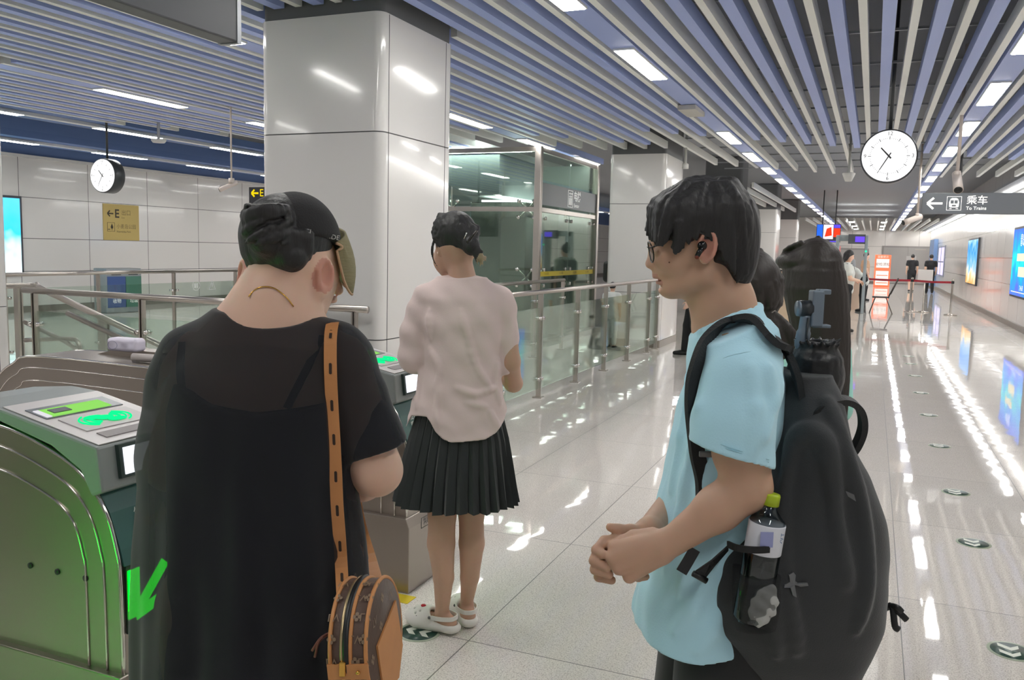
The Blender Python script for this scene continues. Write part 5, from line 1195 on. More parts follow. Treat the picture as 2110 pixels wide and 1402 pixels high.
# ================================================================ the man with glasses and a backpack
P = Fig(-0.288, 1.778, 'person', 'man in glasses and a light blue t-shirt, in profile with hands clasped, wearing an earbud')
def man():
    t = P.t; lp = P.lp; V = Vector
    f = Field((-0.40, -0.34, -0.01), (0.20, 0.30, 1.75), 0.0036)
    # head in profile, facing left
    f.op(ell(lp(1452, 476, 0), (0.098, 0.073, 0.098)))
    f.op(ell(lp(1407, 526, 0), (0.060, 0.058, 0.074)), 0.025)
    f.op(ell(lp(1368, 488, 0), (0.026, 0.050, 0.040)), 0.03)
    for s in (-1, 1):
        f.op(cone(lp(1452, 572, s*0.046), lp(1385, 594, s*0.016), 0.021, 0.013), 0.025)
        f.op(ell(lp(1374, 538, s*0.036), (0.022, 0.018, 0.020)), 0.02)                     # cheek
        f.op(ell(lp(1349, 547, s*0.0105), (0.0095, 0.0075, 0.0075)), 0.006)              # nostril wing
        f.sub(ell(lp(1349, 519, s*0.032), (0.012, 0.016, 0.010)), 0.012)                  # eye socket
        f.op(ell(lp(1359, 520, s*0.031), (0.0125, 0.0135, 0.0125)), 0.002)
        f.op(cone(lp(1348, 516, s*0.018), lp(1355, 518, s*0.044), 0.0032, 0.0028), 0.003); f.op(cone(lp(1350, 526, s*0.02), lp(1356, 525, s*0.042), 0.0025, 0.0022), 0.003)
    f.op(cone(lp(1430, 580, 0), lp(1383, 594, 0), 0.032, 0.014), 0.03); f.op(ell(lp(1371, 596, 0), (0.012, 0.017, 0.011)), 0.012)   # chin
    f.op(cone(lp(1350, 508, 0), lp(1341, 541, 0), 0.0075, 0.0098), 0.012); f.op(ell(lp(1341, 545, 0), (0.0105, 0.0105, 0.0085)), 0.006)   # nose
    f.op(ell(lp(1361, 566, 0), (0.016, 0.024, 0.014)), 0.012)
    f.op(ell(lp(1357, 571, 0), (0.0105, 0.021, 0.0058)), 0.005); f.op(ell(lp(1362, 582.5, 0), (0.0095, 0.020, 0.0062)), 0.005)  # lips
    f.sub(ell(lp(1353, 577, 0), (0.013, 0.024, 0.0009)), 0.002)
    f.sub(ell(lp(1366, 591, 0), (0.010, 0.016, 0.0035)), 0.006)
    ear(f, lp(1457, 508, -0.0755), (-0.18, -1, 0.02), (0.12, 0, 1), 1.05); ear(f, lp(1457, 508, 0.0755), (-0.18, 1, 0.02), (0.12, 0, 1), 1.05)
    # neck and trunk
    chain(f, [lp(1482, 560, 0), lp(1490, 630, 0), lp(1500, 700, 0)], [0.050, 0.060, 0.072], 0.03)
    f.op(cone(lp(1432, 600, 0), lp(1480, 640, 0), 0.016, 0.045), 0.02)
    f.op(cone(lp(1512, 735, -0.13), lp(1512, 735, 0.13), 0.045), 0.03)
    f.op(stack(P.secs([(700, 1450, 1570, 0.10), (760, 1440, 1585, 0.145), (860, 1420, 1575, 0.15), (1000, 1410, 1555, 0.14), (1150, 1395, 1545, 0.135), (1250, 1400, 1545, 0.13)]), 2.3), 0.04)
    cx_ = lp(1480, 1330, 0).x
    for s in (-1, 1):
        chain(f, [V((cx_, s*0.07, 0.86)), V((cx_-0.02, s*0.10, 0.47)), V((cx_, s*0.10, 0.08))], [0.08, 0.056, 0.04], 0.03); chain(f, [V((cx_+0.03, s*0.10, 0.04)), V((cx_-0.15, s*0.11, 0.03))], [0.034, 0.028], 0.02)
    # near arm
    e1 = lp(1540, 1004, -0.205); w1 = lp(1372, 1126, -0.185)
    chain(f, [lp(1524, 775, -0.15), lp(1528, 930, -0.203), e1], [0.044, 0.050, 0.042], 0.02)
    m1 = e1.lerp(w1, 0.35); chain(f, [e1, m1, w1], [0.042, 0.040, 0.0265], 0.02)
    # far arm
    e2 = lp(1440, 985, 0.19); w2 = lp(1338, 1094, -0.085); chain(f, [lp(1500, 760, 0.165), e2, e2.lerp(w2, 0.4), w2], [0.052, 0.042, 0.038, 0.026], 0.02)
    # near hand: back of the hand to us, fingers folded away round the other hand
    kn = [lp(1268, 1128, -0.165), lp(1262, 1150, -0.175), lp(1275, 1172, -0.178), lp(1297, 1189, -0.172)]
    bs = [lp(1362, 1112, -0.185), lp(1360, 1124, -0.19), lp(1358, 1136, -0.19), lp(1362, 1146, -0.185)]
    for a, b in zip(bs, kn): f.op(cone(a, b, 0.0175, 0.0128), 0.014)
    for i, k in enumerate(kn):
        q1 = k+V((-0.006+0.006*i, 0.030, -0.010)); q2 = q1+V((0.012, 0.020, -0.010)); q3 = q2+V((0.016, 0.004, 0.0))
        chain(f, [k, q1, q2, q3], [0.0115, 0.0098, 0.009, 0.008], 0.004)
    chain(f, [lp(1345, 1104, -0.17), lp(1306, 1106, -0.15), lp(1281, 1116, -0.145), lp(1262, 1124, -0.15)], [0.016, 0.0125, 0.0112, 0.0095], 0.006)
    # far hand: thumb up, four fingers curling round in front
    pc = lp(1300, 1122, -0.11)
    for a in ((1285, 1110, -0.11), (1280, 1125, -0.11), (1280, 1140, -0.105), (1284, 1155, -0.10)): f.op(cone(w2, lp(*a), 0.019, 0.0135), 0.014)
    chain(f, [lp(1322, 1098, -0.095), lp(1300, 1094, -0.11), lp(1274, 1092, -0.12), lp(1257, 1087, -0.123)], [0.015, 0.0118, 0.0102, 0.0085], 0.008)
    fg = [[(1284, 1112, -0.12), (1246, 1116, -0.135), (1229, 1134, -0.15), (1243, 1143, -0.165)],
          [(1276, 1124, -0.115), (1233, 1136, -0.135), (1224, 1156, -0.155), (1250, 1170, -0.168)],
          [(1276, 1140, -0.11), (1231, 1156, -0.13), (1226, 1174, -0.15), (1255, 1184, -0.162)],
          [(1280, 1154, -0.10), (1238, 1174, -0.12), (1234, 1189, -0.14), (1260, 1196, -0.152)]]
    for ch in fg: chain(f, [lp(*q) for q in ch], [0.0128, 0.0112, 0.0100, 0.0088], 0.0035)
    lc = lp(1357, 577, 0); ec = lp(1457, 508, -0.0755)
    def fm(x, y, z):
        lips = (np.abs(y) < 0.022) & (np.abs(z-lc.z) < 0.0125) & (x < lc.x+0.004)
        er = ((x-ec.x)/0.02)**2+((y-ec.y)/0.03)**2+((z-ec.z)/0.034)**2 < 1
        return np.where(lips, 1, np.where(er, 2, 0))
    f.build('body', [SKIN2, LIP, FLUSH], t, fm)
    for s in (-1, 1):
        c = lp(1360, 520.5, s*0.031); e = MB().ball(c, 0.0118, 12).build('eye', mat('eye_white', 'e4ded8', 0.2), t)
        MB().ball(c+V((-0.0085, 0, 0)), (0.0042, 0.0058, 0.0058), 10).build('iris', mat('iris_dark', '1e1613', 0.15), e)
    # brows
    br = mat('brow', '3a302b', 0.8)
    for s in (-1, 1): MB().tube(bez([lp(1347, 500, s*0.016), lp(1347, 496, s*0.03), lp(1358, 496, s*0.047)], 5), [0.0028]*5+[0.0026]*5+[0.0014], 6, flat=((1, 0, 0), 0.6)).build('eyebrow', br, t)
    # moles
    for px, py in ((1379, 541), (1501, 619), (1520, 625)):
        q = P.hit(f, px, py, 0.0); 
        if q: MB().ball(q, (0.0016, 0.0008, 0.0016), 6).build('mole', mat('mole', '6d4a3c', 0.6), t)
    # hair
    h = Field((-0.24, -0.17, 1.38), (0.16, 0.17, 1.79), 0.003)
    hc = lp(1446, 470, 0)
    h.op(ell(hc, (0.108, 0.086, 0.102))); h.op(ell(lp(1500, 505, 0), (0.058, 0.075, 0.10)), 0.03); h.op(ell(lp(1518, 545, 0), (0.026, 0.052, 0.046)), 0.03)
    for s in (-1, 1): h.sub(ell(lp(1400, 566, s*0.085), (0.072, 0.045, 0.074)), 0.008); h.sub(ell(lp(1452, 530, s*0.082), (0.026, 0.04, 0.052)), 0.008); h.sub(ell(lp(1478, 600, s*0.07), (0.04, 0.05, 0.055)), 0.01)
    h.sub(ell(lp(1352, 566, 0), (0.055, 0.12, 0.082)), 0.006)
    cr = V((0.22, 0, 1)); 
    R_ = random.Random(11)
    # clumps from the crown: fringe, sides, back
    crown = lp(1478, 372, 0)
    def strand(a, b, c_, r0, r1, k=0.004): chain(h, bez([a, b, c_], 4), list(np.linspace(r0, r1, 9)), k)
    for i in range(60):   # fringe falling over the forehead
        y = R_.uniform(-0.072, 0.072); ex = 1330+abs(y)*330+R_.uniform(-3, 14); ey = 478+R_.uniform(-8, 16)+(14 if abs(y) > 0.045 else 0)
        strand(lp(1440+R_.uniform(-25, 25), 376+abs(y)*200, y*0.5), lp(1348+R_.uniform(0, 14)+abs(y)*200, 415+abs(y)*120, y*0.95), lp(ex, ey, y*1.02), 0.014, 0.003)
    for s in (-1, 1):
        for i in range(70):   # sides
            x = R_.uniform(1355, 1545); ey = np.interp(x, [1355, 1378, 1392, 1410, 1440, 1470, 1490, 1515, 1545], [505, 498, 520, 500, 486, 486, 530, 560, 575])+R_.uniform(-10, 6)
            dy = 0.082 if x < 1520 else 0.06
            strand(lp(x*0.5+1465*0.5, 392+R_.uniform(-8, 12), s*0.045), lp(x*0.85+1460*0.15, 430+R_.uniform(-8, 8), s*0.083), lp(x+R_.uniform(-6, 6), ey, s*dy), 0.013, 0.0028)
        for px, py in ((1388, 522), (1392, 528), (1396, 518), (1383, 512)): strand(lp(1400, 460, s*0.085), lp(1395, 495, s*0.081), lp(px, py, s*0.072), 0.010, 0.0015)
    for i in range(80):   # back
        y = R_.uniform(-0.07, 0.07); ey = R_.uniform(515, 582)
        strand(lp(1495+R_.uniform(-15, 15), 380, y*0.5), lp(1556-abs(y)*260, 445+R_.uniform(-10, 25), y), lp(1548-abs(y)*200+R_.uniform(-6, 4)-max(0, ey-545)*0.35, ey, y*0.95), 0.014, 0.003)
    for i in range(26):   # tousled tips on top
        x = R_.uniform(1385, 1530); y = R_.uniform(-0.06, 0.06); py = 376+((x-1455)/75)**2*16+abs(y)*350; 
        strand(lp(x, py+14, y), lp(x+R_.uniform(-6, 6), py-2, y), lp(x+R_.uniform(-14, 14), py-9+R_.uniform(-6, 4), y+R_.uniform(-0.012, 0.012)), 0.007, 0.001, 0.003)
    h.build('hair', [HAIR], t)
    # glasses
    gt = mat('glasses_frame', '2b2724', 0.25, 0.4); lens = pane('lens_glass', 'f4f6f6', 0.1, 0.97)
    g = thing_part('glasses', t, (0, 0, 0)); 
    for s in (-1, 1):
        c = lp(1340, 520, s*0.034); ring = [c+V((0.010*math.sin(a)*-1*0.45+0.002*math.cos(a)**2, 0.025*math.cos(a), 0.0205*math.sin(a))) for a in np.linspace(0, 2*PI, 33)]
        MB().tube(ring, 0.0014, 6, False).build('rim', gt, g); MB().add(ring[:-1], [tuple(range(32))]).build('lens', lens, g)
        a = lp(1340, 510, s*0.060); MB().tube(bez([a+V((-0.001, -s*0.002, 0)), lp(1346, 509, s*0.066), lp(1385, 492, s*0.079), lp(1438, 480, s*0.0835), lp(1462, 492, s*0.0845)], 4), 0.0016, 6).build('temple', gt, g)
    MB().tube(bez([lp(1338, 512, -0.010), lp(1334, 509, 0), lp(1338, 512, 0.010)], 4), 0.0014, 6).build('bridge', gt, g)
    # earbud
    eb = thing_part('earbud', t, (0, 0, 0)); q = lp(1447, 507, -0.086)
    MB().ball(q, (0.0095, 0.007, 0.0095), 12).build('bud', mat('earbud_black', '141516', 0.2), eb); MB().tube([q+V((-0.001, -0.004, -0.004)), lp(1441, 520, -0.093), lp(1436, 529, -0.094)], [0.0065, 0.0052, 0.0048], 12).build('stem', mat('earbud_black', '141516', 0.2), eb)
    MB().ball(lp(1436, 530, -0.095), 0.0045, 8).build('stem_tip', mat('earbud_tip', '6b2a18', 0.3), eb)
    # t-shirt
    sh = mat('tshirt_blue', 'bdeafb', 0.85, sheen=0.25, spec=0.2, bump=0.08, bscale=240)
    lo, hi = (-0.32, -0.36, 0.74), (0.30, 0.33, 1.50); vx = 0.0042
    s_ = Field(lo, hi, vx)
    s_.op(stack(P.secs([(690, 1450, 1575, 0.10), (730, 1436, 1590, 0.155), (770, 1427, 1600, 0.168), (830, 1409, 1600, 0.170), (900, 1391, 1592, 0.170), (1000, 1371, 1580, 0.170), (1100, 1347, 1570, 0.170), (1200, 1321, 1570, 0.172), (1270, 1308, 1575, 0.176), (1330, 1304, 1580, 0.18)]), 2.35), 0.02)
    s_.op(cone(lp(1520, 722, -0.135), lp(1520, 722, 0.135), 0.062), 0.05); s_.op(cone(lp(1498, 668, 0), lp(1510, 720, 0), 0.072, 0.085), 0.05)
    sl = Field(lo, hi, vx)
    chain(sl, [lp(1528, 736, -0.13), lp(1528, 790, -0.185), lp(1510, 880, -0.205), lp(1503, 950, -0.21)], [0.066, 0.072, 0.076, 0.080], 0.01)
    hm = lp(1503, 935, -0.21); ha = lp(1415, 908, -0.21); hb = lp(1588, 962, -0.21); tg = (hb-ha).normalized(); nx = V((-tg.z, 0.05, tg.x)) if tg.x > 0 else V((tg.z, 0, -tg.x)); nx = nx*(-1 if nx.z > 0 else 1)
    sl.keep(lambda x, y, z: (x-hm.x)*nx.x+(y-hm.y)*nx.y+(z-hm.z)*nx.z, 0.003)
    sl.sub(cone(lp(1512, 860, -0.205), lp(1500, 1010, -0.212), 0.060, 0.077))
    s2 = Field(lo, hi, vx); chain(s2, [lp(1515, 736, 0.13), lp(1505, 790, 0.185), lp(1480, 900, 0.2)], [0.064, 0.072, 0.076], 0.01); merge(sl, s2)
    merge(s_, sl, 0.025)
    # creases
    def crease(pts, r=0.006, k=0.022): chain(s_, pts, [r*0.5]+[r]*(len(pts)-2)+[r*0.4], k)
    for pts in ([(1440, 840), (1425, 930), (1400, 1060), (1375, 1180)], [(1460, 960), (1440, 1080), (1405, 1220)], [(1420, 780), (1405, 900), (1385, 1010)], [(1545, 760), (1560, 840), (1550, 930)], [(1585, 760), (1592, 830), (1575, 900)], [(1470, 1180), (1430, 1250), (1390, 1300)], [(1500, 1230), (1470, 1300), (1440, 1340)]):
        q = P.hits(s_, pts, -0.002)
        if len(q) >= 3: crease(q)
    s_.disp(lambda x, y, z: (0.0022*np.sin(z*46+x*20)*np.sin(x*26+y*30)+0.004*np.clip(1.15-z, 0, 0.4)*np.sin(np.arctan2(y, x+0.05)*8+z*5)).astype(np.float32))
    zh = lp(1330, 1282, 0).z
    s_.keep(lambda x, y, z: zh-z+0.01*np.sin(x*22)+0*y, 0.003)
    nb = lp(1497, 664, 0); na = V((-0.22, 0, 1)).normalized()
    s_.sub(cone(lp(1497, 668, 0), lp(1470, 560, 0), 0.0655, 0.082), 0.002)
    f0, b0 = lp(1437, 690, 0), lp(1562, 634, 0); sl_ = (b0.z-f0.z)/(b0.x-f0.x)
    s_.keep(lambda x, y, z: z-(f0.z+sl_*(x-f0.x))-0.002+0*y, 0.003)
    cl = [lp(1437, 690, 0), lp(1455, 684, -0.045), lp(1497, 664, -0.0725), lp(1540, 644, -0.05), lp(1562, 634, 0), lp(1540, 642, 0.05), lp(1497, 662, 0.0725), lp(1455, 682, 0.045), lp(1437, 690, 0)]
    chain(s_, bez(cl, 3), [0.0095]*25, 0.008)
    s_.build('t_shirt', [sh], t)
    sd = mat('stitch_blue', 'a9d8e8', 0.8)
    for pts in ([(1466, 752), (1500, 735), (1540, 726), (1578, 722)], [(1420, 899), (1500, 926), (1584, 953)], [(1424, 894), (1500, 921), (1585, 948)]):
        q = P.hits(s_, pts, 0.0018); 
        if len(q) > 2: MB().tube(bez(q, 6), 0.0009, 5).build('stitching', sd, t)
    # shorts and shoes
    b = Field((-0.30, -0.28, 0.40), (0.28, 0.28, 0.98), 0.007)
    for s in (-1, 1): chain(b, [V((cx_, s*0.07, 0.86)), V((cx_-0.02, s*0.10, 0.47))], [0.10, 0.10], 0.03)
    b.op(cone(V((cx_-0.02, -0.07, 0.88)), V((cx_-0.02, 0.07, 0.88)), 0.105), 0.03); b.build('shorts', [mat('shorts_black', '1c1e1f', 0.85, sheen=0.2)], t)
    k = Field((-0.40, -0.25, -0.02), (0.25, 0.25, 0.2), 0.006)
    for s in (-1, 1): chain(k, [V((cx_+0.05, s*0.10, 0.045)), V((cx_-0.05, s*0.105, 0.045)), V((cx_-0.16, s*0.11, 0.038))], [0.046, 0.046, 0.038], 0.02)
    k.keep(lambda x, y, z: -z+0*x+0*y); k.build('shoes', [mat('shoe_white', 'd8d8d6', 0.6)], t)
    return f, s_
MF, MS = man()
# ---------------------------------------------------------------- his backpack, the bottle in it and the phone gimbal on top
def pack():
    V = Vector; lp0 = P.lp; c0 = lp0(1665, 1402, -0.02); wc = P.M @ c0 + P.o
    t = thing('backpack', 'large black backpack worn by the man with glasses', 'backpack', wc, VIEWROT)
    lp = lambda px, py, dy=0.0: lp0(px, py, dy)-c0
    FAB = mat('pack_fabric', '303335', 0.75, sheen=0.2, bump=0.15, bscale=350); WEB = mat('pack_webbing', '202224', 0.6, bump=0.15, bscale=300); GREYP = mat('pack_grey', '6c6e70', 0.45)
    class Q: pass
    f = Field(lp(1420, 1460, 0)-V((0, 0.3, 0)), lp(1900, 690, 0)+V((0, 0.3, 0)), 0.0048)
    rows = [(770, 1612, 1704, 0.07), (800, 1600, 1716, 0.10), (850, 1590, 1726, 0.13), (900, 1580, 1740, 0.14), (960, 1560, 1774, 0.15), (1050, 1500, 1802, 0.16), (1120, 1438, 1814, 0.165), (1190, 1410, 1817, 0.165), (1260, 1422, 1804, 0.16), (1320, 1466, 1780, 0.15), (1375, 1530, 1750, 0.13), (1410, 1600, 1716, 0.09)]
    sc_ = [(z-c0.z, x-c0.x, -0.045-c0.y, rx, ry*1.09) for z, x, y, rx, ry in P.secs(rows, -0.06)]
    f.op(stack(sc_, 2.6))
    def H(pts, off=0.0):
        out = []; last = None
        for px, py in pts:
            d = P.Mi @ ray(px, py); d.normalize(); o = P.c-c0; tt = np.arange(0.6, 2.6, 0.0022); Pn = np.array(o)[None]+np.array(d)[None]*tt[:, None]; I = np.floor((Pn-f.lo)/f.vox+0.5).astype(int)
            ok = ((I >= 0) & (I < np.array(f.n))).all(axis=1); val = np.ones(len(tt)); J = I[ok]; val[ok] = f.a[J[:, 0], J[:, 1], J[:, 2]]; k = np.where(val < 0)[0]
            q = V(Pn[k[0]])-d*off if len(k) else (lp(px, py, last) if last is not None else None)
            if q is not None: out.append(q); last = (q+c0).y
        return out
    seams = [[(1640, 1340), (1618, 1200), (1612, 1050), (1632, 930), (1662, 893), (1695, 905), (1710, 960), (1725, 1080), (1740, 1200)], [(1600, 800), (1603, 900), (1598, 1020), (1590, 1130), (1592, 1230), (1600, 1350)], [(1705, 830), (1745, 940), (1778, 1060), (1788, 1180), (1765, 1300)]]
    ps = [bez(k_, 5) for k_ in [H(q) for q in seams] if len(k_) > 2]
    for q, r in zip(ps, (0.007, 0.006, 0.006)): chain(f, q, [r]*len(q), 0.02)
    f.disp(lambda x, y, z: (0.0035*np.sin(z*27+x*11)*np.sin(x*19+y*15+z*5)).astype(np.float32))
    f.build('main_bag', [FAB], t)
    for q in ps: MB().tube([v+V((0, -0.006, 0)) for v in q], 0.0018, 5).build('piping', mat('pack_piping', '3b3d3f', 0.6), t)
    # top drawstring pouch
    p = Field(lp(1600, 860, 0)-V((0, 0.16, 0)), lp(1760, 680, 0)+V((0, 0.16, 0)), 0.004)
    chain(p, [lp(1675, 830, -0.03), lp(1680, 770, -0.03), lp(1682, 738, -0.03)], [0.05, 0.052, 0.044], 0.02)
    for i in range(18):
        a = 2*PI*i/18; o = V((math.cos(a)*0.043, math.sin(a)*0.05, 0)); q = lp(1682, 732, -0.03); chain(p, [q+o*1.05+V((0, 0, -0.05)), q+o*0.95+V((0, 0, -0.008)), q+o*0.62+V((0, 0, 0.018+0.004*math.sin(i*2.3))), q+o*1.0+V((0, 0, 0.03+0.006*math.sin(i*3.1)))], [0.006, 0.008, 0.006, 0.0035], 0.008)
    p.sub(ell(lp(1682, 712, -0.03), (0.02, 0.024, 0.03)), 0.006); p.build('drawstring_pouch', [mat('pouch_nylon', '1f2022', 0.42, bump=0.4, bscale=30)], t)
    MB().tube(bez([lp(1725, 735, -0.02), lp(1733, 790, -0.03), lp(1726, 850, -0.02)], 6), 0.0055, 8).build('compression_cord', WEB, t)
    # haul loop, straps, buckles
    MB().ribbon(bez([lp(1660, 872, -0.16), lp(1690, 840, -0.16), lp(1738, 825, -0.13), lp(1770, 842, -0.11), lp(1778, 880, -0.09), lp(1764, 920, -0.07), lp(1738, 950, -0.06)], 6), 0.024, (0, 1, 0.25), 0.012).build('haul_loop', WEB, t)
    hs = P.hits(MS, [(1590, 700), (1555, 664), (1520, 656), (1492, 667)], 0.008)
    y0 = hs[-1].y; hs += [P.lp(x, y, y0+(-0.165-y0)*k) for x, y, k in ((1466, 700, 0.5), (1449, 740, 0.9), (1439, 785, 1.0), (1433, 830, 1.0), (1432, 870, 1.0))]
    hs = [q-c0 for q in hs]
    pts = bez([lp(1650, 830, -0.12), lp(1640, 770, -0.125), lp(1615, 715, -0.12)]+hs+[lp(1436, 930, -0.15), lp(1448, 990, -0.14), lp(1450, 1050, -0.16)], 5); n = len(pts)
    dirs = [V((0.15, 1, 0)).lerp(V((1, 0.35, 0)), min(1, max(0, (i/n-0.40)*4.0))) for i in range(n)]
    wd = [0.05 if i/n < 0.62 else 0.05-0.022*min(1, (i/n-0.62)*5) for i in range(n)]
    MB().ribbon(pts, wd, dirs, 0.012).build('shoulder_strap', mat('strap_padded', '2a2c2e', 0.8, bump=0.2, bscale=300), t)
    MB().ribbon(bez([lp(1600, 735, 0.12), lp(1565, 655, 0.12), lp(1500, 672, 0.12), lp(1440, 760, 0.14), lp(1420, 900, 0.16)], 6), 0.05, (0.3, 1, 0), 0.012).build('shoulder_strap', mat('strap_padded', '2a2c2e', 0.8), t)
    MB().box(lp(1441, 943, -0.185), lp(1476, 930, -0.178)).build('strap_adjuster', GREYP, t, bevel=0.002)
    MB().ribbon([lp(1432, 1132, -0.205), lp(1416, 1160, -0.208), lp(1404, 1180, -0.21)], 0.021, (1, 0, -0.3), 0.003).build('strap_tail', WEB, t)
    MB().ribbon([lp(1500, 1130, -0.20), lp(1470, 1160, -0.212), lp(1442, 1186, -0.213)], 0.026, (0.6, 0, 0.8), 0.003).build('lower_strap', WEB, t)
    a, b = lp(1428, 1182, -0.212), lp(1456, 1198, -0.212); MB().tube([a, b], 0.006, 8).build('buckle', BLACK, t)
    # zip pull, badge, leaping logo
    q = H([(1612, 812)], 0.004)[0]; MB().tube([q+V((0.012, 0, 0.012)), q+V((-0.002, -0.002, -0.006)), q+V((-0.010, -0.002, -0.016))], [0.002, 0.004, 0.005], 8, flat=((0, 1, 0), 0.5)).build('zip_pull', GREYP, t)
    def flat(px_pts, nm, m_, off=0.004):
        q = H(px_pts, off); n_ = len(q); c = sum(q, V())/n_
        return MB().add([c]+q+[v+V((0, 0.004, 0)) for v in q], [(0, 1+i, 1+(i+1) % n_) for i in range(n_)]+[(1+i, 1+n_+i, 1+n_+(i+1) % n_, 1+(i+1) % n_) for i in range(n_)]).build(nm, m_, t)
    flat([(1617, 1206), (1628, 1200), (1626, 1186), (1635, 1180), (1640, 1186), (1636, 1196), (1644, 1203), (1664, 1202), (1666, 1208), (1650, 1210), (1638, 1206), (1636, 1214), (1642, 1232), (1634, 1228), (1629, 1212), (1616, 1212)], 'logo', GREYP)
    flat([(1742, 1012), (1760, 1020), (1764, 1034), (1748, 1024)], 'logo', GREYP)
    tl = lp(1822, 1255, -0.05); 
    for e in ((1858, 1262), (1868, 1278), (1852, 1298)): MB().tube(bez([tl, lp(1838, 1250, -0.06), lp(e[0]-8, e[1]-8, -0.07), lp(e[0], e[1], -0.07)], 4), 0.007, 8, flat=((0, 1, 0), 0.5)).build('strap_end', BLACK, t)
    # mesh side pocket
    NET = sheer('pocket_net', '2a2c2e', 0.42, 0.1)
    pk = Field(lp(1450, 1330, 0)-V((0, 0.34, 0)), lp(1640, 1100, 0)+V((0, 0.1, 0)), 0.0045)
    pk.op(stack([(z-c0.z, x-c0.x, y-c0.y, rx, ry) for z, x, y, rx, ry in P.secs([(1118, 1505, 1602, 0.045), (1180, 1490, 1606, 0.052), (1240, 1488, 1604, 0.05), (1292, 1505, 1598, 0.03), (1302, 1520, 1590, 0.01)], -0.225)], 2.3)); pk.build('mesh_pocket', [NET], t)
    MB().ribbon(bez([lp(1500, 1122, -0.215), lp(1520, 1130, -0.262), lp(1555, 1134, -0.274), lp(1590, 1132, -0.262), lp(1606, 1126, -0.215)], 5), 0.012, (0, 0, 1), 0.004).build('pocket_binding', mat('binding_black', '141516', 0.7), t)
    # bottle
    b0 = lp0(1546, 1280, -0.235); top = lp0(1590, 1026, -0.235); ax = (top-b0); L_ = ax.length; ax.normalize(); wb = P.M @ b0 + P.o
    bt = thing('drink_bottle', 'plastic drink bottle with a lime green cap in the backpack side pocket', 'bottle', wb, VIEWROT)
    s_ = L_/0.225
    PET = pane('bottle_plastic', 'c9d0d2', 0.3, 0.8, 0.03)
    def lath(prof): m_ = MB(); m_.lathe([(r*s_, z*s_) for r, z in prof], (0, 0, 0), 32, ax); return m_
    lath([(0.001, 0), (0.026, 0.0), (0.031, 0.008), (0.031, 0.07), (0.0295, 0.075), (0.031, 0.08), (0.031, 0.178), (0.029, 0.186), (0.02, 0.195), (0.0125, 0.204), (0.0125, 0.216)]).build('bottle_body', PET, bt)
    lath([(0.0315, 0.128), (0.0318, 0.129), (0.0318, 0.180), (0.0315, 0.181)]).build('label', mat('bottle_label', 'dfe2ea', 0.4), bt)
    lath([(0.001, 0.003), (0.0255, 0.003), (0.0295, 0.010), (0.0295, 0.120), (0.001, 0.121)]).build('drink', mat('drink_dark', '3a3d3c', 0.1, alpha=0.55), bt)
    lath([(0.001, 0.232), (0.0135, 0.232), (0.0145, 0.229), (0.0145, 0.212), (0.001, 0.212)]).build('cap', mat('cap_lime', 'b5cc2c', 0.35), bt)
    lx = V((1, 0, 0)); cq = ax*0.160*s_+V((-0.006, -0.0322*s_, 0)); MB().box(cq+V((-0.013, -0.0006, -0.014)), cq+V((0.010, 0.0004, 0.014))).build('label_patch', mat('label_violet', '9aa0cf', 0.5), bt)
    text('label_text', '茶', 0.022, mat('label_ink', '6f86a8', 0.5), cq+V((0.021, 0.006, -0.002)), (1, 0.35, 0), ax, bt, 0.001)
    q0 = lp0(1568, 1248, -0.262); tq = thing('paper_tissue', 'crumpled grey tissue in the mesh side pocket of the backpack', 'tissue', P.M @ q0 + P.o, VIEWROT)
    tf = Field((-0.06, -0.03, -0.06), (0.06, 0.03, 0.06), 0.003); tf.op(ell((0.004, 0, 0), (0.026, 0.010, 0.042), Matrix.Rotation(0.25, 3, 'Y')))
    tf.disp(lambda x, y, z: (0.0025*np.sin(x*210+z*90)*np.sin(z*170-x*60)+0*y).astype(np.float32)); tf.build('tissue', [mat('tissue_grey', 'b4b6b4', 0.8)], tq)
    # phone gimbal
    g0 = lp0(1662, 722, -0.03); wg = P.M @ g0 + P.o
    g = thing('phone_gimbal', 'blue-grey folded phone gimbal standing in the top pouch of the backpack', 'phone gimbal', wg, VIEWROT)
    G = lambda px, py, dy=-0.03: lp0(px, py, dy)-g0
    GR = mat('gimbal_blue_grey', '7d8a97', 0.35, 0.3); GD = mat('gimbal_dark', '33383d', 0.4)
    MB().tube(bez([G(1660, 735), G(1652, 712), G(1657, 680), G(1662, 650)], 6), [0.013]*6+[0.0145]*6+[0.012]*7, 16, flat=((0, 1, 0), 0.75)).build('handle', GR, g)
    MB().tube([G(1664, 725, -0.043), G(1662, 690, -0.044), G(1666, 655, -0.043)], 0.002, 6).build('handle_seam', GD, g)
    MB().cyl(G(1648, 636, -0.03), G(1672, 636, -0.03), 0.0165, 20).build('motor', GD, g); MB().cyl(G(1642, 636, -0.03), G(1649, 636, -0.03), 0.0155, 20).build('motor_cap', GR, g)
    MB().cyl(G(1672, 634, -0.03), G(1682, 634, -0.03), 0.012, 16).build('roll_joint', GD, g)
    MB().box(G(1672, 674, -0.045), G(1690, 598, -0.015)).build('clamp_back', GR, g, bevel=0.003)
    MB().box(G(1688, 607, -0.042), G(1705, 596, -0.018)).build('clamp_jaw', GR, g, bevel=0.002); MB().box(G(1676, 676, -0.042), G(1704, 668, -0.018)).build('clamp_jaw', GR, g, bevel=0.002)
    MB().box(G(1690, 664, -0.04), G(1693, 610, -0.02)).build('clamp_pad', GD, g)
pack()
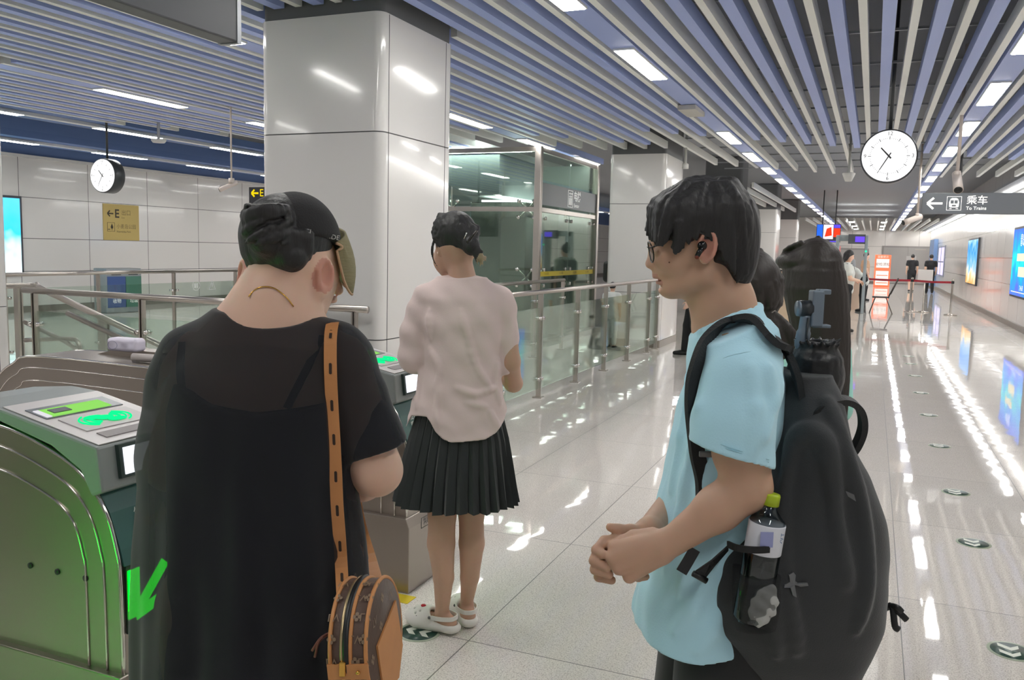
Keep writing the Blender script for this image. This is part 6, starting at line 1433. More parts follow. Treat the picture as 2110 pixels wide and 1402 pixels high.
# ================================================================ the girl in pink at the gate
G = Fig(-1.49, 2.97, 'person', 'girl in a pink shirt, black pleated skirt and white clogs, seen from behind')
def girl():
    t = G.t; lp = G.lp; V = Vector
    f = Field((-0.30, -0.25, -0.01), (0.30, 0.42, 1.70), 0.005)
    f.op(ell(lp(938, 492, 0.02), (0.072, 0.088, 0.096), Matrix.Rotation(-0.35, 3, 'X')))
    f.op(ell(lp(917, 532, 0.06), (0.045, 0.055, 0.062)), 0.025); f.op(cone(lp(908, 540, 0.06), lp(915, 562, 0.075), 0.022, 0.014), 0.02); f.op(ell(lp(897, 528, 0.13), (0.012, 0.014, 0.016)), 0.01)
    ear(f, lp(905, 512, 0.0), (-0.9, -0.4, 0), (0, 0.25, 1), 0.95); ear(f, lp(972, 515, 0.0), (0.95, -0.3, 0), (0, 0.25, 1), 0.9)
    chain(f, [lp(944, 525, 0.015), lp(955, 585, 0.0)], [0.046, 0.055], 0.03); f.op(cone(lp(885, 615, 0), lp(1025, 618, 0), 0.045), 0.05)
    f.op(stack(G.secs([(610, 890, 1020, 0.07), (660, 880, 1025, 0.085), (760, 890, 1015, 0.085), (850, 880, 1020, 0.095), (930, 870, 1030, 0.11)]), 2.2), 0.04)
    zf = 0.0; x1, x2 = lp(918, 1290, 0).x, lp(962, 1270, 0).x
    LH, LK, LA = lp(915, 930, 0.0), lp(911, 1062, -0.02), G.loc((-1.525, 2.985, 0.085)); RH, RK, RA = lp(975, 930, 0.02), lp(971, 1060, 0.03), G.loc((-1.47, 3.10, 0.085))
    chain(f, [LH, LK], [0.085, 0.056], 0.02); chain(f, [LK, lp(909, 1120, -0.025), lp(914, 1190, -0.01), LA], [0.054, 0.0545, 0.041, 0.027], 0.01)
    chain(f, [RH, RK], [0.085, 0.052], 0.02); chain(f, [RK, lp(972, 1120, 0.03), lp(968, 1190, 0.05), RA], [0.050, 0.051, 0.038, 0.026], 0.01)
    ftL = (V((-0.86, 0.5, 0))).normalized(); ftR = V((-0.25, 0.95, 0)).normalized()
    for A, d in ((LA, ftL), (RA, ftR)): chain(f, [A+V((0, 0, -0.02)), A-d*0.035+V((0, 0, -0.045)), A+d*0.07+V((0, 0, -0.048)), A+d*0.13+V((0, 0, -0.055))], [0.028, 0.027, 0.026, 0.018], 0.02)
    chain(f, [lp(872, 625, 0), lp(853, 738, 0.0), lp(905, 725, 0.20)], [0.045, 0.038, 0.026], 0.02); hand2(f, lp(905, 725, 0.20), (0.3, 0.8, 0.4), (0.4, -0.3, 0.8), (-0.6, 0.3, 0.3), (0.5, 0.55, 0.6, 0.6))
    chain(f, [lp(1038, 625, 0), lp(1052, 745, 0.0), lp(1058, 790, 0.10), lp(1000, 742, 0.25)], [0.045, 0.036, 0.034, 0.025], 0.02); hand2(f, lp(1000, 742, 0.25), (-0.5, 0.7, 0.4), (-0.4, -0.3, 0.8), (0.6, 0.3, 0.3), (0.5, 0.55, 0.6, 0.6))
    f.build('body', [SKIN3], t)
    # hair pinned up with a claw clip, lighter loose ends
    h = Field((-0.16, -0.18, 1.30), (0.22, 0.18, 1.70), 0.003)
    h.op(ell(lp(939, 484, 0.02), (0.085, 0.100, 0.092), Matrix.Rotation(-0.3, 3, 'X')))
    h.sub(ell(lp(905, 540, 0.03), (0.055, 0.09, 0.05)), 0.01); h.sub(ell(lp(938, 552, -0.05), (0.06, 0.07, 0.055)), 0.01)
    R_ = random.Random(3)
    for i in range(90):
        a = R_.uniform(-1.15, 1.15); st = lp(915+R_.uniform(-14, 30), 442+R_.uniform(-1, 8), 0.0); mid = lp(940+math.sin(a)*50, 478+R_.uniform(-14, 14), -0.075*math.cos(a)+0.01); en = lp(968+R_.uniform(-8, 8), 508+R_.uniform(-10, 8), -0.072)
        chain(h, bez([st, mid, en], 3), [0.006, 0.008, 0.008, 0.008, 0.007, 0.006, 0.004], 0.004)
    h.op(ell(lp(972, 508, -0.075), (0.032, 0.028, 0.035)), 0.015)
    for i in range(44):
        p0 = lp(974+R_.uniform(-10, 10), 512+R_.uniform(-8, 8), -0.085); chain(h, bez([p0, lp(988+R_.uniform(-8, 6), 525+R_.uniform(-8, 8), -0.095), lp(996+R_.uniform(-14, 8), 548+R_.uniform(-22, 4), -0.085)], 3), [0.006, 0.006, 0.005, 0.004, 0.003, 0.002, 0.001], 0.003)
    for pts in ([(896, 490), (892, 512), (893, 535), (903, 552)], [(894, 495), (889, 515), (891, 530), (897, 545)], [(908, 500), (914, 515), (922, 530)], [(915, 505), (919, 518), (924, 526)]):
        chain(h, bez([lp(x, y, 0.0 if x < 905 else -0.035) for x, y in pts], 3), list(np.linspace(0.004, 0.0012, len(bez([lp(x, y) for x, y in pts], 3)))), 0.002)
    zl = lp(985, 528, -0.09); 
    h.build('hair', [HAIR, HAIRL], t, lambda x, y, z: ((x > zl.x-0.005) & (z < zl.z+0.01) & (x+0.5*(zl.z-z) > zl.x)).astype(int))
    cp = mat('claw_clip', '2b2624', 0.2); MB().tube(bez([lp(962, 500, -0.11), lp(974, 486, -0.115), lp(984, 474, -0.10)], 4), 0.005, 8).build('claw_clip', cp, t); MB().tube([lp(956, 492, -0.11), lp(962, 480, -0.113)], 0.0022, 6).build('hair_pin', CHROME, t)
    # shirt
    PK = mat('shirt_pink', 'dcc8c4', 0.85, sheen=0.2, spec=0.2, bump=0.06, bscale=200); lo, hi = (-0.34, -0.28, 0.68), (0.34, 0.40, 1.48)
    s = Field(lo, hi, 0.0048)
    s.op(stack(G.secs([(572, 905, 1000, 0.06), (592, 878, 1022, 0.08), (615, 862, 1040, 0.10), (660, 864, 1042, 0.115), (720, 874, 1034, 0.118), (780, 868, 1032, 0.122), (840, 846, 1044, 0.135), (880, 837, 1048, 0.15), (925, 834, 1048, 0.158)]), 2.2), 0.02)
    chain(s, [lp(930, 590, 0), lp(878, 614, 0), lp(866, 640, 0), lp(853, 690, 0.0), lp(852, 738, 0.005), lp(885, 738, 0.14)], [0.045, 0.048, 0.050, 0.054, 0.056, 0.044], 0.02)
    chain(s, [lp(975, 592, 0), lp(1030, 616, 0), lp(1040, 640, 0), lp(1046, 700, 0.0), lp(1043, 752, 0.01)], [0.045, 0.046, 0.046, 0.042, 0.040], 0.02)
    s.sub(ell(lp(950, 540, 0.01), (0.062, 0.075, 0.055)), 0.006)
    for pts in ([(950, 640), (962, 690), (985, 760), (1010, 800)], [(888, 720), (905, 760), (900, 800)], [(1025, 740), (1020, 790), (1030, 830)], [(940, 800), (980, 812), (1020, 800)], [(960, 830), (1000, 838)], [(885, 640), (887, 700)], [(870, 760), (865, 800), (858, 840)], [(905, 800), (900, 840), (905, 880)], [(1010, 850), (1025, 880)]):
        q = G.hits(s, pts, -0.001)
        if len(q) > 1: q = bez(q, 4); chain(s, q, list(0.006*np.sin(np.linspace(0.3, PI-0.3, len(q)))+0.001), 0.018)
    s.disp(lambda x, y, z: (0.003*np.sin(z*55+x*22)*np.sin(x*34+y*26)+0.0022*np.sin(z*90+np.sin(x*40)*1.5)*np.clip((1.02-z)*4, 0, 1)).astype(np.float32))
    hx = [lp(x, y, -0.1).x for x, y in HEM]; hz = [lp(x, y, -0.1).z for x, y in HEM]
    s.keep(lambda x, y, z: np.interp(x.ravel(), hx, hz).astype(np.float32)[:, None, None]-z+0*y, 0.002)
    sh = s.build('shirt', [PK], t)
    q = G.hits(s, [(908, 564), (918, 554), (936, 546), (958, 543), (980, 549), (998, 560), (1016, 572)], 0.004)
    CO = mat('collar_edge_pink', 'c9929a', 0.8)
    if len(q) > 3:
        qq = bez(q, 5); n_ = len(qq); c = Field(lo, hi, 0.004)
        for i in range(n_-1):
            for dz, oy, r in ((0.016, 0.010, 0.006), (0.006, 0.001, 0.007), (-0.006, -0.003, 0.006)): c.op(cone(qq[i]+V((0, oy, dz)), qq[i+1]+V((0, oy, dz)), r), 0.006)
        c.build('collar', [mat('collar_pink', 'dfc3c2', 0.85)], sh)
        MB().tube([p+V((0, -0.008, -0.012)) for p in qq], 0.003, 6).build('collar_edge', CO, sh)
    # pleated skirt
    SKM = mat('skirt_black', '25292a', 0.8, sheen=0.2); rows = []; N = 30
    for (py, xl, xr, ry) in ((815, 872, 1022, 0.10), (850, 860, 1035, 0.12), (900, 845, 1046, 0.14), (950, 832, 1053, 0.16), (1000, 822, 1059, 0.178), (1032, 816, 1064, 0.19)):
        a, b = lp(xl, py, 0), lp(xr, py, 0); row = []; am = 0.020*max(0.15, (py-800)/230)
        for i in range(N):
            for k, fr in ((0, 0.0), (1, 0.62), (2, 0.72)):
                th = 2*PI*(i+fr)/N; r = (1+(0.6, -0.3, -0.9)[k]*am/0.2); hz_ = 0.004*math.sin(i*1.7)
                row.append(V(((a.x+b.x)/2+math.cos(th)*abs(b.x-a.x)/2*r, 0.0+math.sin(th)*ry*r, (a.z+b.z)/2+hz_*(py > 1000))))
        rows.append(row)
    mb = MB(); mb.loft(rows, cap=False, smooth=False); o = mb.build('skirt', SKM, t); md = o.modifiers.new('thick', 'SOLIDIFY'); md.thickness = 0.003
    # clogs
    CW = mat('clog_white', 'e6e2dc', 0.45)
    for A, d, right in ((LA, ftL, False), (RA, ftR, True)):
        g0 = V((A.x, A.y, 0)); sd = V((-d.y, d.x, 0)); c = Field([min(A.x, A.x)-0.22, A.y-0.22, -0.02], [A.x+0.22, A.y+0.22, 0.16], 0.0034)
        P_ = lambda u, v, z: g0+d*u+sd*v+V((0, 0, z))
        chain(c, [P_(-0.045, 0, 0.026), P_(0.03, 0, 0.024), P_(0.10, 0, 0.028), P_(0.135, 0.0, 0.034)], [0.040, 0.040, 0.050, 0.042], 0.02, ((0, 0, 1), 1.55))
        c.op(ell(P_(0.095, 0, 0.038), (0.062, 0.062, 0.045)), 0.02); c.op(ell(P_(0.055, 0, 0.055), (0.045, 0.045, 0.030)), 0.02)
        c.sub(cone(P_(-0.045, 0, 0.058), P_(0.02, 0, 0.062), 0.031, 0.032), 0.005); c.sub(cone(P_(0.02, 0, 0.062), P_(0.02, 0, 0.14), 0.031, 0.040), 0.006); c.sub(cone(P_(0.02, 0, 0.05), P_(0.11, 0, 0.042), 0.027, 0.022), 0.004)
        for u, v in ((0.10, 0.0), (0.12, 0.02), (0.12, -0.02), (0.085, 0.03), (0.085, -0.03), (0.135, 0.0), (0.10, 0.042), (0.10, -0.042)): c.sub(cone(P_(u, v, 0.05), P_(u, v*1.3, 0.12), 0.0042), 0.001)
        c.keep(lambda x, y, z: -z+0*x+0*y); cl = c.build('clog', [CW], t)
        st = bez([P_(0.035, 0.040, 0.062), P_(-0.01, 0.042, 0.066), P_(-0.055, 0.026, 0.068), P_(-0.066, 0, 0.068), P_(-0.055, -0.026, 0.068), P_(-0.01, -0.042, 0.066), P_(0.035, -0.040, 0.062)], 5)
        MB().ribbon(st, 0.017, (0, 0, 1), 0.005).build('heel_strap', CW, cl)
        for s_ in (-1, 1): MB().ball(P_(0.033, s_*0.0435, 0.062), 0.006, 8).build('rivet', mat('rivet_grey', '5c5c5c', 0.4), cl)
        if not right:
            MB().ball(P_(0.09, 0.004, 0.086), (0.011, 0.010, 0.006), 8).build('red_charm', mat('charm_red', 'c22a3a', 0.35), cl)
            for u, v, z in ((0.115, 0.036, 0.062), (0.09, 0.05, 0.058)): MB().ball(P_(u, v, z), 0.005, 8).build('dark_charm', mat('charm_dark', '4a4246', 0.4), cl)
    phone(t, lp(960, 715, 0.31), (0.1, 0.5, 0.8), (0, -0.8, 0.55))
HEM = [(830, 892), (846, 862), (862, 859), (880, 858), (888, 868), (898, 886), (915, 901), (932, 907), (965, 905), (1000, 903), (1022, 893), (1038, 873), (1048, 846), (1056, 820)]
girl()

# ================================================================ the two girls behind the man
MINT = mat('tshirt_mint', 'a6e6d8', 0.85, sheen=0.2)
def head_girl(fig, hx, hy, dy, hairfn, skinm=SKIN, bo=0.0):
    t = fig.t; lp = fig.lp; V = Vector; H0 = lp(hx, hy, dy); H = H0
    f = Field((-0.30, -0.26, -0.01), (0.30, 0.30, H.z+0.14), 0.006)
    f.op(ell(H, (0.073, 0.088, 0.098))); hairfn(fig, f, H)
    B0 = V((H0.x+bo, H0.y, H0.z)); chain(f, [H+V((0, 0, -0.08)), B0+V((0, 0.0, -0.20))], [0.045, 0.055], 0.03); H = B0
    zs = H.z-0.27; f.op(cone(V((H.x-0.10, dy, zs)), V((H.x+0.10, dy, zs)), 0.042), 0.04); f.op(stack([(0.85, H.x, dy, 0.14, 0.10), (1.05, H.x, dy, 0.115, 0.09), (zs, H.x, dy, 0.14, 0.09)]), 0.04)
    for s in (-1, 1):
        chain(f, [V((H.x+s*0.08, dy, 0.88)), V((H.x+s*0.085, dy+0.01, 0.46)), V((H.x+s*0.085, dy, 0.08))], [0.085, 0.055, 0.036], 0.03); chain(f, [V((H.x+s*0.085, dy-0.02, 0.04)), V((H.x+s*0.09, dy+0.12, 0.03))], [0.032, 0.026], 0.02)
        chain(f, [V((H.x+s*0.125, dy, zs-0.01)), V((H.x+s*0.14, dy+0.02, zs-0.27)), V((H.x+s*0.09, dy+0.20, zs-0.30))], [0.044, 0.036, 0.025], 0.02); hand2(f, V((H.x+s*0.09, dy+0.20, zs-0.30)), (-s*0.3, 0.7, -0.3), (0, 0, -1), (-s, 0, 0), (0.4, 0.45, 0.5, 0.5))
    f.build('body', [skinm], t)
    c = Field((-0.32, -0.26, 0.75), (0.34, 0.30, H.z), 0.007)
    c.op(stack([(0.78, H.x, dy, 0.16, 0.14), (1.0, H.x, dy, 0.145, 0.125), (zs-0.02, H.x, dy, 0.135, 0.115), (zs+0.05, H.x, dy, 0.09, 0.075)]), 0.03); c.op(cone(V((H.x-0.105, dy, zs)), V((H.x+0.105, dy, zs)), 0.055), 0.04)
    for s in (-1, 1): c.op(cone(V((H.x+s*0.125, dy, zs-0.01)), V((H.x+s*0.14, dy, zs-0.20)), 0.055, 0.06), 0.03)
    c.sub(ell(H0+V((0, 0.01, -0.20)), (0.066, 0.075, 0.055)), 0.008); c.disp(lambda x, y, z: (0.004*np.sin(z*32+x*15)*np.sin(x*24+y*18)).astype(np.float32)); c.build('t_shirt', [MINT], t)
    b = Field((-0.3, -0.25, 0.0), (0.32, 0.28, 0.98), 0.01); b.op(cone(V((H.x-0.05, dy, 0.9)), V((H.x+0.05, dy, 0.9)), 0.09))
    for s in (-1, 1): chain(b, [V((H.x+s*0.08, dy, 0.88)), V((H.x+s*0.085, dy+0.01, 0.46)), V((H.x+s*0.085, dy, 0.1))], [0.082, 0.075, 0.065], 0.02)
    b.build('trousers', [mat('trousers_black', '1f2123', 0.85)], t)
    k = Field((-0.3, -0.2, -0.02), (0.32, 0.3, 0.15), 0.008)
    for s in (-1, 1): chain(k, [V((H.x+s*0.085, dy-0.03, 0.04)), V((H.x+s*0.09, dy+0.13, 0.035))], [0.044, 0.036], 0.02)
    k.keep(lambda x, y, z: -z+0*x+0*y); k.build('shoes', [mat('shoe_white', 'd8d8d6', 0.6)], t)
def pony(fig, f, H):
    lp = fig.lp; V = Vector
    f.op(ell(H+V((-0.03, 0.06, -0.05)), (0.055, 0.055, 0.06)), 0.02); ear(f, lp(1571, 632, H.y-0.055), (0.35, -0.94, 0), (0.15, 0.1, 1), 1.0)
    h = Field([H.x-0.16, H.y-0.17, H.z-0.45], [H.x+0.2, H.y+0.16, H.z+0.15], 0.0038)
    h.op(ell(H+V((0, -0.006, 0.008)), (0.084, 0.099, 0.104))); h.sub(ell(lp(1567, 655, H.y-0.06), (0.03, 0.06, 0.042)), 0.01); h.sub(ell(H+V((-0.04, 0.1, -0.07)), (0.08, 0.07, 0.09)), 0.01); h.sub(ell(H+V((0, 0, -0.13)), (0.1, 0.085, 0.06)), 0.01)
    R_ = random.Random(21)
    for i in range(110):
        a = R_.uniform(0.1, PI-0.1)*-1; r = R_.uniform(0.2, 1.0); st = H+V((0.02*R_.uniform(-1, 1), -0.02, 0.106)); mid = H+V((math.cos(a)*0.086, math.sin(a)*0.1, 0.03*R_.uniform(-1, 1))); en = lp(1588+R_.uniform(-6, 6), 648+R_.uniform(-5, 5), H.y-0.06)
        chain(h, bez([st, mid, en], 3), [0.006, 0.007, 0.007, 0.007, 0.006, 0.005, 0.005], 0.004)
    for i in range(26):
        o = V((R_.uniform(-0.012, 0.012), R_.uniform(-0.012, 0.012), 0)); chain(h, bez([lp(1588, 648, H.y-0.07)+o, lp(1606, 672, H.y-0.085)+o*1.8, lp(1616+R_.uniform(-8, 6), 700+R_.uniform(-6, 6), H.y-0.09)+o*2, lp(1622+R_.uniform(-10, 6), 735+R_.uniform(-10, 6), H.y-0.085)+o], 3), [0.008]*7+[0.006, 0.004, 0.0015], 0.004)
    h.build('hair', [HAIRB], fig.t); MB().lathe([(0.012, -0.006), (0.017, -0.006), (0.017, 0.006), (0.012, 0.006)], lp(1590, 650, H.y-0.07), 14, (0.6, -0.3, -0.8)).build('hair_tie', mat('hair_tie', '8d857f', 0.8), fig.t)
p = deep(1552, 600, 2.5); FA = Fig(p.x, p.y, 'person', 'ponytailed girl in a mint t-shirt right behind the man with glasses'); head_girl(FA, 1545, 592, 0.0, pony, bo=0.03)
def longhair(fig, f, H):
    lp = fig.lp; V = Vector
    f.op(ell(H+V((-0.045, 0.05, -0.04)), (0.055, 0.055, 0.07)), 0.02)
    h = Field([H.x-0.2, H.y-0.2, H.z-0.62], [H.x+0.22, H.y+0.16, H.z+0.15], 0.0045)
    h.op(ell(H+V((0.004, -0.004, 0.008)), (0.092, 0.102, 0.108))); h.op(ell(lp(1632, 540, H.y+0.02), (0.052, 0.08, 0.034)), 0.02); h.sub(ell(lp(1598, 580, H.y+0.04), (0.055, 0.10, 0.045)), 0.008)
    R_ = random.Random(31)
    h.op(stack(fig.secs([(760, 1668, 1728, 0.03, -0.07), (700, 1648, 1724, 0.05, -0.06), (640, 1640, 1722, 0.07, -0.04), (580, 1640, 1722, 0.09, -0.02), (540, 1640, 1718, 0.1, 0)]), 2.2), 0.02)
    for i in range(150):
        a = R_.uniform(-0.15*PI, -1.05*PI); st = H+V((0.01, 0.0, 0.112)); m1 = H+V((math.cos(a)*0.094, math.sin(a)*0.105, 0.0)); m2 = m1*1.0+V((0.02*math.cos(a), 0, -0.2)); en = V((H.x+0.075*math.cos(a)+0.045, H.y-0.075+0.045*math.sin(a)*0.6, H.z-0.50+R_.uniform(-0.05, 0.05)+(0.12 if math.cos(a) < -0.3 else 0)))
        m2 = m1.lerp(en, 0.5)+V((0.008*math.cos(a), -0.012, 0)); chain(h, bez([st, m1, m2, en], 3), [0.008]*7+[0.007, 0.005, 0.002], 0.004)
    for i in range(24): x = R_.uniform(1602, 1640); chain(h, bez([lp(1650, 502, H.y-0.02), lp(x+12, 516, H.y+0.02), lp(x, 552+R_.uniform(-6, 4), H.y+0.02)], 3), [0.008, 0.008, 0.007, 0.006, 0.005, 0.004, 0.002], 0.004)
    h.build('hair', [HAIRB], fig.t)
p = deep(1672, 600, 2.95); FB = Fig(p.x, p.y, 'person', 'girl with very long straight dark hair and a mint t-shirt, behind the backpack'); head_girl(FB, 1676, 560, 0.0, longhair, bo=-0.035)

# ================================================================ people further off
WS = mat('uniform_white', 'd9dbd6', 0.85); BT = mat('trousers_black', '1f2123', 0.85); TEE = mat('tee_black', '24262a', 0.85); ORG = mat('armband_orange', 'f0774e', 0.6); TANS = mat('vest_tan', 'c9a283', 0.8)
def guard_extra(F, t, B, arms, hc, u):
    for s in (-1, 1): MB().box(B(s*0.15-0.05, -0.05, 1.425), B(s*0.15+0.05, 0.05, 1.44)).build('shoulder_board', mat('board_navy', '2a2e3c', 0.6), t)
    MB().ribbon([B(0.05, 0.12, 1.38), B(0.03, 0.155, 1.2), B(0.03, 0.15, 1.05)], 0.02, (1, 0, 0), 0.004).build('lanyard', mat('lanyard_dark', '33363c', 0.6), t)
q = on_z(1738, 683, 0.0)
generic('person', 'security guard in a white shirt with shoulder boards and black trousers, facing right', q.x, q.y, -1.35, 1.68, 'shirt', 'trousers', hair='bob', topm=WS, botm=BT, armr=((0.24, 0.02, 1.12), (0.10, 0.22, 1.08)), arml=((-0.24, 0.02, 1.12), (-0.10, 0.22, 1.06)), look=0.25, extra=guard_extra, vox=0.012)
def arm_extra(F, t, B, arms, hc, u):
    sh, el_, wr = arms[-1]; a = sh.lerp(el_, 0.45); b = sh.lerp(el_, 0.85); MB().cyl(a, b, 0.078*u, 16).build('armband', ORG, t)
q = on_z(1776, 642, 0.0)
generic('person', 'person in a white shirt with an orange armband bending over a small table', q.x, q.y, 1.45, 1.66, 'shirt', 'trousers', hair='short', topm=WS, botm=BT, bend=0.85, armr=((0.25, 0.18, 1.18), (0.14, 0.34, 1.0)), arml=((-0.25, 0.18, 1.18), (-0.14, 0.34, 1.0)), look=0.3, extra=arm_extra, vox=0.013)
q = on_z(1876, 601, 0.0); generic('person', 'person in black t-shirt and shorts walking away, left of the two near the door', q.x, q.y, 0.1, 1.74, 't_shirt', 'shorts', topm=TEE, botm=BT, shorts=True, stride=0.12, vox=0.016)
q = on_z(1914, 605, 0.0); generic('person', 'person in black walking away, right of the pair by the grey door', q.x, q.y, 0.1, 1.74, 't_shirt', 'trousers', topm=TEE, botm=BT, stride=-0.14, vox=0.016)
q = on_x(1791, 600, -0.15); generic('person', 'person in a tan top standing left of the orange poster', -0.25, 33.5, -1.2, 1.72, 't_shirt', 'trousers', topm=TANS, botm=BT, vox=0.016)
generic('person', 'person with short dark hair half hidden behind the security guard', -0.80, 31.5, 2.6, 1.76, 't_shirt', 'trousers', topm=mat('tee_grey', '8f9296', 0.8), botm=BT, vox=0.016)
def pack_extra(F, t, B, arms, hc, u):
    f = Field((-0.25, -0.45, 0.85), (0.25, 0.0, 1.5), 0.012); f.op(rbox(B(0, -0.2, 1.2), (0.13, 0.09, 0.2), 0.07)); f.build('small_backpack', [mat('pack_fabric', '303335', 0.75)], t)
    for s in (-1, 1): MB().ribbon(bez([B(s*0.09, -0.12, 1.36), B(s*0.1, 0.0, 1.455), B(s*0.1, 0.13, 1.33), B(s*0.12, 0.05, 1.05)], 4), 0.04, (1, 0, 0), 0.008).build('pack_strap', mat('pack_webbing', '202224', 0.6), t)
q = on_z(1237, 690, 0.0); generic('person', 'person with a high hair bun and dark backpack walking past the lift', -4.42, 15.75, -0.9, 1.66, 't_shirt', 'trousers', hair='bun', topm=mat('tee_pale', 'c9d2c8', 0.8), botm=mat('trousers_grey', '9a9c96', 0.8), stride=0.15, vox=0.013, extra=pack_extra)
q = on_z(1418, 733, 0.0); generic('person', 'person in black clothes mostly hidden behind the chest of the man with glasses', q.x+0.05, q.y, 1.8, 1.62, 't_shirt', 'trousers', topm=TEE, botm=BT, stride=0.1, vox=0.013)
q = on_z(1262, 705, 0.0); generic('person', 'person in white trousers seen through the railing glass beside the second pillar', -3.86, 13.42, 0.0, 1.05, 't_shirt', 'trousers', topm=mat('child_white', 'd8dbd8', 0.8), botm=mat('trousers_white', 'cfd3d0', 0.8), vox=0.013)

# ================================================================ far hall: security check, chair, barriers, poster, doors
def n_on(px, py): return on_z(px, py, 0.0)
t = thing('door_1', 'grey double door behind the two walkers in black', 'door', (2.05, FAR, 0)); t['kind'] = 'structure'
DG = mat('door_grey', 'a5a2a0', 0.5)
MB().box((-1.6, -0.07, 0), (1.35, 0, 2.3)).build('door_frame', mat('door_frame', '93908e', 0.5), t); MB().box((-1.5, -0.1, 0.02), (-0.13, -0.07, 2.2)).build('door_leaf', DG, t); MB().box((-0.11, -0.1, 0.02), (1.25, -0.07, 2.2)).build('door_leaf', DG, t)
MB().box((-0.2, -0.115, 1.45), (0.35, -0.1, 1.7)).build('door_plate', mat('plate_pale', 'bdbcba', 0.4), t); MB().box((0.25, -0.13, 2.08), (0.85, -0.1, 2.14)).build('door_closer', STEEL, t)
t = thing('door_2', 'wide grey door behind the metal detector arch', 'door', (-2.2, FAR, 0)); t['kind'] = 'structure'
MB().box((-2.0, -0.07, 0), (1.9, 0, 2.1)).build('door_frame', mat('door_frame', '93908e', 0.5), t); MB().box((-1.9, -0.1, 0.02), (-0.02, -0.07, 2.02)).build('door_leaf', DG, t); MB().box((0.02, -0.1, 0.02), (1.8, -0.07, 2.02)).build('door_leaf', DG, t)
# metal detector arch
p0, p1 = on_y(1720, 600, 26.0), on_y(1779, 600, 26.0)
t = thing('metal_detector', 'grey walk-through metal detector with a small violet display', 'metal detector', (p0.x, 26.0, 0)); w_ = p1.x-p0.x; AG = mat('arch_grey', '8f989a', 0.4)
for x in (0, w_): MB().box((x-0.04, -0.3, 0), (x+0.04, 0.3, 2.15)).build('side_panel', AG, t, bevel=0.01); MB().ball((x, -0.31, 1.72), 0.028, 8).build('status_lamp', glow('status_green', '2fe0a0', 1.6), t)
MB().box((-0.04, -0.2, 2.0), (w_+0.04, 0.2, 2.16)).build('crossbar', AG, t); MB().box((0.28, -0.36, 1.92), (0.72, -0.2, 2.18)).build('control_unit', mat('arch_dark', '4d5054', 0.4), t); MB().box((0.46, -0.37, 1.97), (0.70, -0.36, 2.12)).build('display', glow('violet_screen', '6a4cff', 1.3), t)
# LED screens and red shopfront
t = thing('led_screen', 'hanging red and blue video screen above the far shopfront', 'screen', (-1.75, 34.0, 0)); a, b = on_y(1683, 462, 34.0), on_y(1731, 500, 34.0); x0, x1, z0, z1 = a.x+1.75, b.x+1.75, b.z, a.z
MB().box((x0, 0, z0), (x1, 0.15, z1)).build('cabinet', DARK, t)
MB().box((x0+0.02, -0.01, z0+0.06), (x0+0.22, 0, z1-0.02)).build('screen_strip', glow('screen_blue', '2a62e8', 1.4), t); MB().box((x0+0.25, -0.01, z0+0.12), (x1-0.26, 0, z1-0.02)).build('screen_picture', glow('screen_white', 'f4e6f4', 1.3), t)
MB().ext([(x0+0.3, z0+0.2), (x0+0.36, z0+0.5), (x1-0.33, z1-0.1), (x1-0.3, z0+0.25)], 'y', -0.02, -0.01).build('screen_graphic', glow('screen_red', 'ff3a20', 1.5), t); MB().box((x1-0.24, -0.01, z0+0.2), (x1-0.02, 0, z1-0.15)).build('screen_picture', glow('screen_red', 'ff3a20', 1.5), t); MB().box((x0+0.02, -0.01, z0+0.015), (x1-0.1, 0, z0+0.05)).build('ticker', glow('screen_violet', '5a48ff', 1.4), t); MB().box((x1-0.24, -0.01, z1-0.13), (x1-0.02, 0, z1-0.02)).build('screen_strip', glow('screen_violet', '5a48ff', 1.4), t)
for x in (x0+0.2, x1-0.2): MB().cyl((x, 0.07, z1-0.02), (x, 0.07, 3.99), 0.02, 8).build('hanging_rod', DARK, t)
t = thing('shop_kiosk', 'small red-fronted shop counter under the video screen', 'kiosk', (-2.0, 36.0, 0)); RED = mat('kiosk_red', 'c2463a', 0.5)
MB().box((-0.9, -0.3, 0), (0.75, 1.4, 1.05)).build('counter', mat('kiosk_brown', '6e4a40', 0.5), t); MB().box((-0.9, -0.3, 1.65), (0.75, 1.4, 1.98)).build('fascia', RED, t); MB().box((-0.9, 1.3, 1.05), (0.75, 1.4, 1.65)).build('back_panel', mat('kiosk_tan', 'a58a6c', 0.6), t)
for x in (-0.87, 0.72): MB().box((x-0.03, -0.3, 1.05), (x+0.03, -0.24, 1.65)).build('post', RED, t)
MB().box((0.1, -0.25, 1.06), (0.4, -0.15, 1.32)).build('till_screen', glow('till_white', 'e8f0ff', 1.1), t); MB().box((-0.5, -0.31, 1.72), (0.4, -0.30, 1.9)).build('lit_sign', glow('kiosk_sign', 'ff9a80', 1.1), t)
# small table by the arch
q = n_on(1760, 640); t = thing('inspection_table', 'small pale wooden stand beside the bending person', 'table', (q.x-0.05, q.y+0.45, 0)); WD_ = mat('pale_wood', 'd8c0ac', 0.5)
MB().box((-0.2, -0.2, 0.86), (0.2, 0.2, 0.9)).build('tabletop', WD_, t); MB().box((-0.17, -0.17, 0.0), (0.17, 0.17, 0.86)).build('cabinet', WD_, t)
